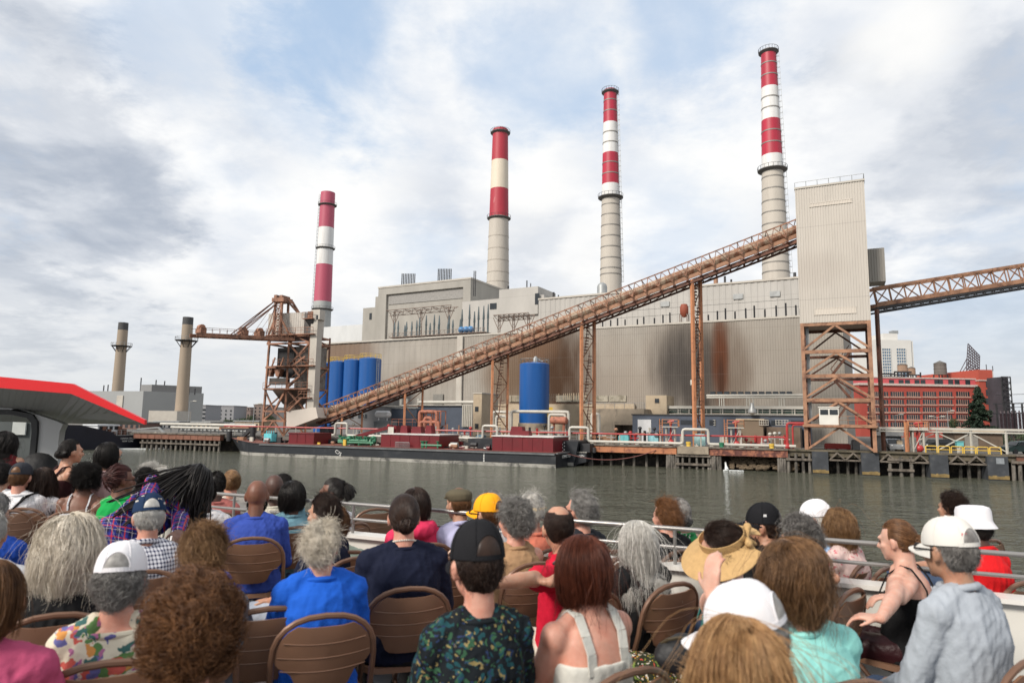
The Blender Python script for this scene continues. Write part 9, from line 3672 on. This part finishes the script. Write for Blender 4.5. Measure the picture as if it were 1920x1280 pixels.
 if beard:
  jaw = A3(0, 0.034, -0.052)
  jr = A3(0.066, 0.07, 0.084)
  u = rng.normal(size=(2600, 3))
  u /= np.linalg.norm(u, axis=1)[:, None]
  u = u[(u[:, 2] < 0.05) & (u[:, 1] > -0.25) & ~((u[:, 2] > -0.35) & (u[:, 1] > 0.82))][:700]
  p0 = hc + (jaw + u * jr) @ hd['R'].T
  d = (u * 0.6) @ hd['R'].T + np.array([0, 0, -0.7]) + rng.normal(size=u.shape) * 0.2
  d /= np.linalg.norm(d, axis=1)[:, None]
  strand_object('beard', [(np.stack([p0, p0 + d * 0.009, p0 + d * 0.017], 1), 0.0022, 0.001, 3)], hairmat(beard, *HC[beard]), root)
 if hat:
  seg_cap(hd, hat[1], root, hat[0], hat[2] if len(hat) > 2 else None, hairmat(hair[1], *HC[hair[1]]))
 if spec:
  glasses(hd, root, spec == 'dark')
 mb = MB()
 for sx in (-1, 1):
  mb = MB()
  mb.ell(Vector(hc + hd['R'] @ (np.array((sx * 0.032, 0.089, 0.0)) * head)), (0.0085, 0.0075, 0.006), 10, 6, rot=Matrix(hd['R'].tolist()))
  mb.build('eye', EYEM, root)
 if chair and pose == 'sit':
  place_chair(rt.x, rt.y, az if chair_az is None else chair_az, 'brown folding chair under the ' + (short or label.split(' with')[0]))
 return dict(root=root, T=T, zS=zS, loc=loc, hd=hd, arms=arms, az=a)
# ------------------------------------------------------------------ the crowd, near to far
def C_t(name, col, **k):
 return cloth(name, col, **k)
W_CAP = mat('white cap cotton', (0.7, 0.69, 0.71), 0.8, 0, 0.05, 6, bump=0.2, bscale=60)
# nearest
person('person with a big mop of brown curls filling the bottom foreground, dark top', 362, 1190, 1.16, 20, 0, 5, 0, 'pink', ('tee', C_t('deep brown', (0.05, 0.03, 0.025))), KHAKI, ('curlybig', 'chestnut', 1.2), near=True, short='person with the big brown curls', head=1.08)
person('person in pale floral shirt and white cap over grey curls, lower left', 226, 1082, 1.18, 25, -5, 12, 0, 'pink',
  ('tee', pattern('tropical floral', 'spots', (0.62, 0.57, 0.45), [(15, 0.4, (0.1, 0.2, 0.07), 0.4), (14, 0.33, (0.5, 0.1, 0.08), 0.45), (19, 0.33, (0.12, 0.12, 0.3), 0.4), (17, 0.26, (0.55, 0.25, 0.07), 0.5), (21, 0.3, (0.38, 0.14, 0.27), 0.6), (16, 0.28, (0.05, 0.13, 0.12), 0.35)])), WHITEC,
  ('undercurl', 'grey'), ('ball', W_CAP), near=True, bulk=1.12, short='person in the pale floral shirt and white cap', neckl='scoop')
person('person with a wide wavy silver blond mane and black sleeveless top at the left', 128, 1020, 1.2, 28, 0, 5, 0, 'pink', ('sleeveless', BLK), BLK, ('bigwave', 'ashblonde', 1.2), near=True, bulk=1.15, wide=1.05, short='person with the silver blond mane', head=1.1)
person('person in dark blue cap and navy and white gingham shirt bending the head down', 279, 968, 1.21, 25, 10, 16, 0, 'pink', ('long', pattern('gingham', 'gingham', (0.62, 0.63, 0.68), (0.02, 0.025, 0.07), 0.021)), KHAKI, ('under', 'silver'),
  ('ball', mat('dark blue printed cap', (0.012, 0.03, 0.075), 0.8, 0, 0.2, 5), (mat('cap print', (0.6, 0.56, 0.5), 0.8), [(3.6, 0.06, 0.16, 0.008), (4.0, 0.085, 0.13, 0.007), (5.3, 0.06, 0.18, 0.008), (5.7, 0.04, 0.12, 0.007)])), near=True, short='person in the gingham shirt', collar=pattern('gingham', 'gingham', 0, 0, 0), wide=1.05)
person('person with tousled light brown hair and grey tee behind the brown curls', 381, 1035, 1.2, 10, 10, 6, 0, 'pink', ('tee', C_t('grey marl', (0.13, 0.14, 0.16))), KHAKI, ('tousled', 'lightbrown', 1.3), near=True, short='person in the grey tee')
person('person in royal blue tee with short pale tousled hair, in front of a brown chair', 604, 1022, 1.2, 22, -22, 3, 0, 'pink', ('tee', C_t('royal blue', (0.012, 0.1, 0.52))), JEAN, ('tousled', 'ashblonde', 1.3), near=True, bulk=1.05, short='person in the royal blue tee', spec='clear', head=0.9)
person('person in loose navy top with dark bun and pearl necklace, center', 757, 968, 1.27, 18, -3, 2, 0, 'pink', ('loose', NAVYC), BLK, ('bun', 'darkbrown', 1.2, (0, -0.11, -0.035)), near=True, bulk=1.22, wide=1.18, neckl='pearls', short='person in the loose navy top')
person('person in black trucker cap and dark floral shirt at the center front', 893, 1056, 1.3, 22, 4, 6, 0, 'pink', ('tee', pattern('dark floral', 'spots', (0.008, 0.011, 0.014), [(30, 0.33, (0.012, 0.055, 0.065), 0.8), (36, 0.28, (0.03, 0.085, 0.045), 0.7), (34, 0.2, (0.22, 0.17, 0.07), 1.0), (42, 0.22, (0.02, 0.035, 0.09), 0.9)])), BLK,
  ('under', 'darkbrown', 0.9), ('trucker', mat('black cap mesh', (0.012, 0.012, 0.014), 0.8, 0, 0.2, 8, bump=0.3, bscale=150)), near=True, wide=0.95, bulk=0.95, head=1.06, short='person in the black trucker cap')
person('person with straight auburn bob and white shoulder straps, back bare', 1092, 1062, 1.25, 32, -6, 3, 0, 'pink', ('tank', C_t('ivory knit', (0.56, 0.55, 0.5))), WHITEC, ('bob', 'auburn', 1.4), near=True, bulk=1.05, short='person with the auburn bob', spec='dark')
person('person with smooth honey blond hair at the very front right, seen from behind', 1385, 1248, 1.21, 12, -4, 6, 0, 'pink', ('tee', C_t('dark plum', (0.05, 0.02, 0.035))), JEAN, ('long', 'blonde', 1.5), near=True, short='person with the honey blond hair')
person('person in white cap and light blue collared shirt bending behind the honey blond head', 1394, 1186, 1.22, 15, 46, 16, -8, 'tan', ('long', C_t('light blue chambray', (0.2, 0.32, 0.52))), KHAKI, ('under', 'grey', 0.9), ('ball', W_CAP), near=True, short='person in the light blue collared shirt', collar=C_t('light blue chambray', (0.2, 0.32, 0.52)), head=1.05)
person('person in mint tee with a mop of brown hair, right of center', 1478, 1078, 1.24, 20, 6, 8, 0, 'pink', ('tee', C_t('mint', (0.27, 0.62, 0.57))), KHAKI, ('midwave', 'midbrown', 1.4), near=True, bulk=1.3, wide=1.35, short='person in the mint tee', head=1.12)
VIS = person('person under a wide straw sun visor with floral skirt and raised bare arm', 1355, 1025, 1.22, 40, 22, 14, -30, 'pale', ('strap', C_t('teal print', (0.03, 0.14, 0.13))), pattern('garden floral', 'spots', (0.02, 0.025, 0.012), [(55, 0.3, (0.55, 0.5, 0.42), 0.7), (50, 0.25, (0.14, 0.2, 0.04), 0.6), (48, 0.2, (0.45, 0.06, 0.04), 1.0), (60, 0.2, (0.6, 0.35, 0.04), 1.0)]),
  ('short', 'darkbrown', 1.0), ('visor', mat('straw', (0.48, 0.31, 0.14), 0.7, 0, 0.15, 40, bump=0.5, bscale=130)), near=True, short='person under the straw visor', shorts='skirt', L_=dict(e=(1322, 1130, 1.95), w=(1340, 1088, 2.15), d=(0.2, 0.1, 1), p=(1, 0, 0)), roll_sleeve=0)
person('person in grey long sleeved shirt and white cap with red mark, right side', 1778, 1030, 1.3, 28, -9, 6, 0, 'olive', ('long', C_t('pale grey', (0.33, 0.36, 0.4))), JEAN, ('under', 'saltpepper', 0.9), ('ball', mat('off white cap', (0.62, 0.6, 0.56), 0.8, 0, 0.05, 6), (mat('red stitch', (0.5, 0.05, 0.07), 0.8), [(4.25, 0.045, 0.05, 0.006), (4.4, 0.045, 0.05, 0.006), (2.2, 0.06, 0.05, 0.008)])), near=True, spec='dark',
  collar=C_t('pale grey', (0.33, 0.36, 0.4)), wide=1.08, short='person in the grey long sleeved shirt')
BUN = person('person with clipped up brown hair, bare shoulders and thin black straps looking left', 1681, 1012, 1.2, 47, -6, 10, 0, 'pale', ('strap', BLK), C_t('burgundy satin', (0.03, 0.008, 0.01), rough=0.4), ('bun', 'brown', 1.0, (0.015, -0.105, -0.02)), near=True, short='person with the clipped up brown hair', crossleg=1, chair_az=40,
  L_=dict(e=(1665, 1170, 2.9), w=(1630, 1195, 3.1), d=(-0.2, 0.9, 0), p=(0, 0.3, -1), c=0.8), R_=dict(e=(1700, 1175, 2.75), w=(1640, 1208, 3.0), d=(-0.3, 0.9, 0.1), p=(0, 0, -1), c=0.8))
person('person in bright red shirt and white bucket cap behind the grey shirt', 1824, 988, 1.24, 22, 6, 4, 0, 'dark', ('tee', C_t('bright red', (0.62, 0.012, 0.015))), JEAN, ('under', 'black', 0.7), ('bucket', W_CAP), near=True, collar=C_t('bright red', (0.62, 0.012, 0.015)), short='person in the bright red shirt')
person('person with short dark curls mostly hidden behind the white bucket cap', 1783, 952, 1.19, 25, 0, 0, 0, 'tan', ('tee', C_t('charcoal', (0.03, 0.03, 0.033))), JEAN, ('curlyshort', 'darkbrown', 0.8), short='person hidden behind the bucket cap')
# middle ground
person('person in red polo and cream trousers sitting sideways with balding head', 1046, 988, 1.24, 62, -48, 8, 0, 'tan', ('tee', C_t('crimson polo', (0.48, 0.008, 0.03))), C_t('cream cotton', (0.55, 0.5, 0.42)), ('ring', 'darkbrown', 1.1), near=True, collar=C_t('crimson polo', (0.48, 0.008, 0.03)), short='person in the red polo', chair_az=35,
  R_=dict(e=(1010, 1150, 2.6), w=(955, 1120, 2.75), d=(0, 1, 0), p=(0, 0, -1)), L_=dict(e=(990, 1085, 3.2), w=(945, 1092, 3.1), d=(-0.1, 1, -0.3), p=(0, 0, -1)))
person('person with long straight white hair and black top by the row of chairs', 1193, 1012, 1.17, 35, 10, 5, 0, 'pale', ('tee', BLK), BLK, ('long', 'white', 1.2), near=True, short='person with the long white hair')
person('person with loosely tied reddish brown hair and black tee', 1246, 968, 1.18, 35, -5, 3, 0, 'pink', ('tee', BLK), JEAN, ('tousled', 'ginger', 1.1), short='person with the reddish tied hair')
person('person in green and white print top behind the black tee', 1272, 962, 1.17, 35, -15, 3, 0, 'tan', ('sleeveless', pattern('green leaf print', 'spots', (0.02, 0.2, 0.06), [(22, 0.25, (0.65, 0.66, 0.6), 0.5), (18, 0.2, (0.6, 0.62, 0.55), 0.6)])), JEAN, ('bun', 'saltpepper', 0.8, (0, -0.105, -0.05)), short='person in the green and white print')
person('person in black flat brim cap with glasses and beard looking left', 1428, 985, 1.25, 40, 27, 2, 0, 'tan', ('tee', BLK), JEAN, ('under', 'darkbrown', 0.9), ('trucker', mat('black wool cap', (0.01, 0.01, 0.012), 0.8, 0, 0.2, 8, bump=0.2, bscale=90), (mat('white stitch', (0.6, 0.6, 0.6), 0.7), [(3.3, 0.05, 0.09, 0.009)])), near=True, spec='clear', beard='darkbrown', short='person in the black flat brim cap')
person('person with grey curls and white dotted top resting an arm along a chair back', 1497, 1012, 1.2, 42, -14, 4, 0, 'tan', ('sleeveless', pattern('dotted white', 'spots', (0.6, 0.58, 0.57), [(70, 0.25, (0.15, 0.12, 0.2), 1.0), (80, 0.2, (0.4, 0.2, 0.2), 1.0)])), JEAN, ('curlyshort', 'saltpepper', 1.0), near=True, short='person in the white dotted top',
  R_=dict(e=(1553, 1062, 3.0), w=(1592, 1092, 3.1), d=(0.3, 0.6, -0.5), p=(0.4, 0.2, -1), c=0.6))
person('person in light blue polo and white cap with wraparound sunglasses looking left', 1527, 972, 1.23, 45, 12, 6, 0, 'pink', ('tee', C_t('sky polo', (0.33, 0.5, 0.74))), KHAKI, ('under', 'white', 0.9), ('ball', W_CAP, (mat('grey mark', (0.15, 0.15, 0.16), 0.8), [(5.9, 0.04, 0.12, 0.006), (5.9, 0.028, 0.12, 0.004)])), near=True, spec='dark', collar=C_t('sky polo', (0.33, 0.5, 0.74)), short='person in the light blue polo')
person('person with shoulder length light brown waves and pink print top by the rail', 1570, 985, 1.2, 40, -12, 4, 0, 'pink', ('tee', pattern('pink print', 'spots', (0.6, 0.45, 0.42), [(40, 0.28, (0.5, 0.15, 0.17), 0.8)])), JEAN, ('midwave', 'lightbrown', 0.8), short='person in the pink print top')
person('person in dark jacket with thick grey hair and sunglasses near the rail', 1086, 956, 1.19, 38, 8, 3, 0, 'pink', ('long', C_t('slate jacket', (0.025, 0.028, 0.035))), BLK, ('tousled', 'grey', 0.9), spec='dark', short='person in the dark jacket')
person('person in coral shirt with a pale sun visor over white hair', 995, 955, 1.18, 35, -20, 3, 0, 'pink', ('tee', C_t('coral', (0.66, 0.2, 0.13))), KHAKI, ('short', 'white', 0.9), ('eyeshade', mat('pale straw visor', (0.6, 0.47, 0.27), 0.7)), short='person in the coral shirt')
person('person with round grey curls and tan sleeveless top', 962, 975, 1.17, 30, 10, 3, 0, 'pink', ('sleeveless', C_t('tan linen', (0.36, 0.22, 0.12))), KHAKI, ('curlyshort', 'grey', 1.1), short='person in the tan sleeveless top')
person('person in yellow cap and white shirt with sunglasses', 913, 962, 1.18, 35, 18, 2, 0, 'tan', ('tee', WHITEC), KHAKI, ('under', 'brown', 0.7), ('ball', mat('sun yellow cap', (0.8, 0.36, 0.012), 0.75, 0, 0.06, 6)), spec='dark', short='person in the yellow cap')
person('person with grey hair just showing above the yellow cap', 921, 950, 1.15, 35, 0, 0, 0, 'pink', ('tee', C_t('dusty blue', (0.2, 0.24, 0.3))), KHAKI, ('short', 'grey', 0.6), short='person behind the yellow cap')
person('person in olive flat cap and lavender shirt', 859, 944, 1.18, 30, 12, 4, 0, 'tan', ('long', C_t('lavender', (0.42, 0.42, 0.6))), KHAKI, ('under', 'brown', 0.7), ('flat', mat('olive flat cap', (0.1, 0.085, 0.055), 0.85, 0, 0.2, 8)), collar=C_t('lavender', (0.42, 0.42, 0.6)), short='person in the olive flat cap')
person('person in raspberry hooded jacket behind the dark bun', 776, 945, 1.19, 30, 0, 4, 0, 'tan', ('hoodie', C_t('raspberry', (0.62, 0.035, 0.1))), JEAN, ('bob', 'darkbrown', 0.6), short='person in the raspberry hooded jacket')
person('person in navy tee and grey shorts sitting sideways with short dark hair', 606, 962, 1.2, 72, -5, 6, 0, 'tan', ('tee', NAVYC), C_t('grey denim shorts', (0.33, 0.36, 0.42)), ('short', 'darkbrown', 1.0), shorts=True, near=True, short='person in the navy tee and grey shorts', chair_az=55)
person('person in pale green tee slouching behind the pale tousled hair', 630, 985, 1.08, 30, 0, 10, 0, 'tan', ('tee', C_t('pale green', (0.42, 0.5, 0.4))), KHAKI, ('short', 'brown', 0.6), short='person in the pale green tee')
person('person in white tee with blue overalls and black topknot in profile near the rail', 622, 924, 1.18, 60, 35, 2, 0, 'brown', ('tee', WHITEC), C_t('blue overalls', (0.02, 0.1, 0.45)), ('pony', 'black', 1.0, (0, -0.085, 0.075)), short='person in the blue overalls')
person('person in teal top with a dark bob near the rail', 548, 928, 1.17, 30, -25, 3, 0, 'brown', ('tee', C_t('dusty teal', (0.14, 0.27, 0.33))), JEAN, ('bob', 'black', 0.7), short='person in the teal top')
person('person in cream ribbed sweater with shaved head', 513, 914, 1.2, 30, 8, 3, 0, 'dark', ('long', pattern('cream rib', 'stripes', (0.5, 0.46, 0.38), (0.6, 0.57, 0.48), 0.012)), KHAKI, ('bald', 'black'), near=True, bulk=1.12, wide=1.08, short='person in the cream ribbed sweater')
person('person with black hair just behind the cream sweater', 529, 912, 1.15, 25, 0, 0, 0, 'dark', ('tee', C_t('dusty teal', (0.14, 0.27, 0.33))), JEAN, ('short', 'black', 0.6), short='person behind the cream sweater')
person('person in violet blue shirt with shaved head in front of a brown chair', 482, 928, 1.22, 18, -4, 4, 0, 'brown', ('long', C_t('violet blue', (0.035, 0.07, 0.33))), JEAN, ('bald', 'black'), near=True, bulk=1.15, wide=1.1, short='person in the violet blue shirt', beard='black')
person('person in salmon shirt with shaved head left of the violet blue shirt', 405, 908, 1.18, 30, 0, 3, 0, 'dark', ('tee', C_t('salmon', (0.48, 0.16, 0.14))), JEAN, ('crop', 'black', 0.6), bulk=1.05, short='person in the salmon shirt')
person('person in white frilled top with a light brown twist of hair', 433, 905, 1.17, 30, 10, 3, 0, 'pink', ('tee', C_t('ivory frill', (0.62, 0.57, 0.5))), JEAN, ('bun', 'lightbrown', 0.8, (0, -0.1, 0.05)), short='person in the white frilled top')
person('person in white tee hidden behind the hanging black braids', 385, 925, 1.18, 25, 0, 8, 0, 'dark', ('tee', WHITEC), JEAN, ('crop', 'black', 0.5), short='person hidden behind the braids')
# left group
PL = pattern('blue plaid', 'plaid')
PLD = person('person in blue and red plaid shirt standing bent over with long black braids', 366, 900, 1.26, 0, -10, 40, 10, 'dark', ('long', PL), JEAN, ('braids', 'black', 1.3), pose='stand', lean=25, side=46, near=True, short='plaid', L_=dict(e=(250, 1000, 4.0), w=(330, 1010, 4.0)), R_=dict(e=(335, 1000, 4.0), w=(330, 1050, 3.9)), bulk=0.95, wide=1.05)
rg = np.random.default_rng(77)
n = 70
hc_, Rh = PLD['hd']['c'], PLD['hd']['R']
u = rg.normal(size=(n, 3)) * 0.3 + A3(0, -0.35, 0.75)
u = SC_C + u / np.linalg.norm(u, axis=1)[:, None] * SC_R * 1.02
p0 = hc_ + u @ Rh.T
p3 = np.array([PLD['T']((-0.02 + 0.16 * rg.normal() * 0.6, -0.16 - 0.02 * rg.random(), PLD['zS'] + 0.02 - 0.34 * rg.random())) for _ in range(n)])
out_ = np.array(PLD['T']((0, -1, 0))) - np.array(PLD['T']((0, 0, 0)))
p1 = p0 + out_ * 0.03 + (p3 - p0) * 0.3 + A3(0, 0, 0.015)
p2 = p0 + (p3 - p0) * 0.7 + out_ * 0.025
tt = np.linspace(0, 1, 16)[None, :, None]
X = (1 - tt) ** 3 * p0[:, None] + 3 * (1 - tt) ** 2 * tt * p1[:, None] + 3 * (1 - tt) * tt ** 2 * p2[:, None] + tt ** 3 * p3[:, None]
X = X + 0.004 * np.sin(tt * 40 + rg.random((n, 1, 1)) * 6)
strand_object('hair', [(X, 0.0075, 0.005, 6)], hairmat('black', *HC['black']), PLD['root'])
person('person in green sleeveless top with reddish braids and glasses turned right', 228, 899, 1.25, 20, -62, 4, 0, 'brown', ('sleeveless', C_t('kelly green', (0.01, 0.3, 0.065))), JEAN, ('braidup', 'redbraid', 1.2), near=True, spec='clear', short='person in the green top')
person('person with dark curls just right of the green top', 272, 905, 1.17, 25, 20, 3, 0, 'dark', ('tee', C_t('charcoal', (0.03, 0.03, 0.033))), JEAN, ('curlyshort', 'black', 0.7), short='person with dark curls by the green top')
person('person with fluffy white hair facing the river, left of two', 281, 893, 1.16, 30, 0, 3, 0, 'pink', ('tee', C_t('peach', (0.55, 0.35, 0.28))), KHAKI, ('curlyshort', 'white', 0.8), short='left person of the two with white hair')
person('person with fluffy white hair beside the black braids, right of two', 300, 896, 1.15, 30, 0, 3, 0, 'pink', ('tee', C_t('cream tee', (0.5, 0.47, 0.4))), KHAKI, ('short', 'white', 0.8), short='right person of the two with white hair')
person('person with a round dark hair bun, bare brown shoulders and print top', 160, 900, 1.2, 15, 25, 5, 0, 'brown', ('strap', pattern('monochrome print', 'spots', (0.5, 0.5, 0.52), [(30, 0.3, (0.05, 0.05, 0.07), 0.6)])), BLK, ('afro', 'black', 1.0), near=True, short='person with the round dark bun', bulk=1.05, head=0.9)
person('person in white tee leaning forward left of the bare shoulders', 124, 893, 1.17, 20, 0, 12, 0, 'tan', ('tee', WHITEC), JEAN, ('short', 'brown', 0.7), short='person in the white tee by the cabin')
person('person with long dark hair beside the crossbody strap', 76, 900, 1.18, 10, 45, 3, 0, 'tan', ('tee', WHITEC), JEAN, ('long', 'darkbrown', 0.8), short='person with the long dark hair')
CB = person('person in white shirt with a black crossbody strap and dark grey cap', 40, 894, 1.22, 18, -10, 8, 0, 'pink', ('tee', WHITEC), KHAKI, ('under', 'brown', 0.7), ('ball', mat('charcoal cap', (0.035, 0.037, 0.045), 0.8, 0, 0.1, 6)), near=True, wide=1.08, short='person with the black crossbody strap')
mb = MB()
T_ = CB['T']
zz = CB['zS']
q = [T_((0.15, -0.02, zz + 0.085)), T_((0.08, -0.105, zz + 0.06)), T_((-0.03, -0.165, zz - 0.08)), T_((-0.12, -0.165, zz - 0.24)), T_((-0.19, -0.1, zz - 0.36))]
for k in range(4):
 mb.bar(Vector(q[k]), Vector(q[k + 1]), 0.012, 0.04, up=Vector((0.75, 0, 0.6)))
mb.build('crossbody_strap', BLK, CB['root'])
person('person in white shirt with dark hair at the left picture edge', 6, 892, 1.2, 15, 0, 3, 0, 'tan', ('tee', WHITEC), JEAN, ('short', 'black', 0.7), short='person in white at the left edge')
person('person in cobalt blue shirt cut by the left picture edge', -14, 960, 1.2, 15, 0, 3, 0, 'tan', ('tee', C_t('cobalt', (0.015, 0.06, 0.33))), JEAN, ('short', 'grey', 0.6), near=True, short='person in the cobalt shirt')
person('person in white top low at the left picture edge', -22, 1000, 1.16, 15, 0, 3, 0, 'tan', ('tee', WHITEC), JEAN, ('short', 'silver', 0.6), near=True, short='person in white low at the left edge')
person('person in dusty pink shirt cut by the bottom left corner', -25, 1120, 1.2, 15, 0, 5, 0, 'pink', ('tee', C_t('dusty pink', (0.42, 0.07, 0.15))), JEAN, ('bob', 'brown', 0.7), near=True, bulk=1.15, wide=1.12, short='person in the dusty pink shirt')
# standing by the cabin
PHN = person('person in dark red tank standing in profile and holding up a phone', 134, 846, 1.37, -38, 0, 2, 0, 'tan', ('tank', C_t('dark maroon', (0.03, 0.008, 0.01))), BLK, ('bun', 'black', 0.8, (0, -0.1, -0.03)), pose='stand', short='phone',
    R_=dict(e=(0.19, 0.2, 1.1), w=(0.06, 0.42, 1.34), px=False, d=(-0.2, 0.6, 0.6), p=(-1, 0, 0), c=0.7), L_=dict(e=(-0.19, 0.2, 1.1), w=(-0.06, 0.42, 1.34), px=False, d=(0.2, 0.6, 0.6), p=(1, 0, 0), c=0.7))
person('person in pale pink sleeveless dress standing with black shoulder length hair', 200, 852, 1.36, 15, 0, 3, 0, 'tan', ('sleeveless', C_t('pale pink', (0.55, 0.36, 0.36))), C_t('pale pink', (0.55, 0.36, 0.36)), ('bob', 'black', 1.0), pose='stand', short='pink', shorts='skirt', bulk=1.02)
person('person in dark red top standing in the cabin doorway with long black hair', 12, 828, 1.42, 20, 0, 3, 0, 'tan', ('sleeveless', C_t('wine red', (0.12, 0.012, 0.015))), BLK, ('long', 'black', 0.8), pose='stand', short='red')
# phone in the raised hands
hq = PHN['arms'][1][2] * 0.5 + PHN['arms'][-1][2] * 0.5 + A3(0, 0.06, 0.09)
hv = PHN['root'].location + Matrix.Rotation(PHN['az'], 3, 'Z') @ Vector(hq)
ph = thing('phone', 'black phone held up in both hands by the standing person', 'phone', hv)
Rz = Matrix.Rotation(PHN['az'], 3, 'Z')
mb = MB()
g = lambda x, y, z: hv + Rz @ Vector((x, y, z))
mb.hexa([g(-0.075, -0.004, -0.037), g(0.075, -0.004, -0.037), g(0.075, 0.004, -0.037), g(-0.075, 0.004, -0.037), g(-0.075, -0.004, 0.037), g(0.075, -0.004, 0.037), g(0.075, 0.004, 0.037), g(-0.075, 0.004, 0.037)])
mb.build('case', DARKST, ph)
mb = MB()
mb.hexa([g(-0.07, -0.0055, -0.033), g(0.07, -0.0055, -0.033), g(0.07, -0.0045, -0.033), g(-0.07, -0.0045, -0.033), g(-0.07, -0.0055, 0.033), g(0.07, -0.0055, 0.033), g(0.07, -0.0045, 0.033), g(-0.07, -0.0045, 0.033)])
mb.build('screen', mat('phone screen', (0.1, 0.12, 0.14), 0.1), ph)
# black bag on the floral lap
q = P(1268, 1205, 2.35)
bagr = thing('shoulder_bag', 'black shoulder bag resting on the floral skirt', 'bag', q)
sh = Sh()
o = lambda *p: A3(*p)
sh.ell(o(0, 0, -0.04), (0.075, 0.05, 0.06))
sh.ell(o(0.03, 0.02, -0.02), (0.06, 0.045, 0.05))
ORG[bagr.name] = Vector((0, 0, 0))
shell_object('pouch', sh, mat('black bag fabric', (0.008, 0.008, 0.009), 0.6, 0, 0.3, 10, bump=0.4, bscale=30), bagr, 0.01, 3, 0.003, 4)
mb = MB()
mb.tube([(-0.05, 0, 0.0), (-0.03, -0.02, 0.018), (0.0, -0.02, 0.024), (0.03, -0.02, 0.022), (0.06, 0, 0.0)], 0.006, 6)
mb.build('handle', mat('bag strap trim', (0.05, 0.035, 0.015), 0.4), bagr)
finish_shells()
# ------------------------------------------------------------------ chairs without sitters in view
for px, py, h, az, lab in ((838, 1098, 0.72, 20, 'empty brown folding chair between the loose navy top and the black trucker cap'), (498, 1220, 0.7, 25, 'brown folding chair right of the big brown curls, cut by the picture bottom'),
       (1262, 1088, 0.7, 42, 'brown folding chair right of the long white hair, next to the visor'), (1294, 1082, 0.7, 42, 'brown folding chair half hidden behind the straw visor'), (1168, 1095, 0.7, 40, 'brown folding chair left of the long white hair'),
       (15, 1175, 0.7, 15, 'brown folding chair above the dusty pink shirt at the left edge'), (702, 992, 0.7, 30, 'brown folding chair between the pale green tee and the loose navy top'), (434, 1028, 0.7, 20, 'brown folding chair left of the violet blue shirt, partly behind brown hair'),
       (1590, 1075, 0.68, 60, 'brown folding chair under the hand of the white dotted top')):
 q = PZ(px, py, DECK + h)
 a = rad(az)
 place_chair(q.x + math.sin(a) * -0.22, q.y + math.cos(a) * 0.22, az, lab)
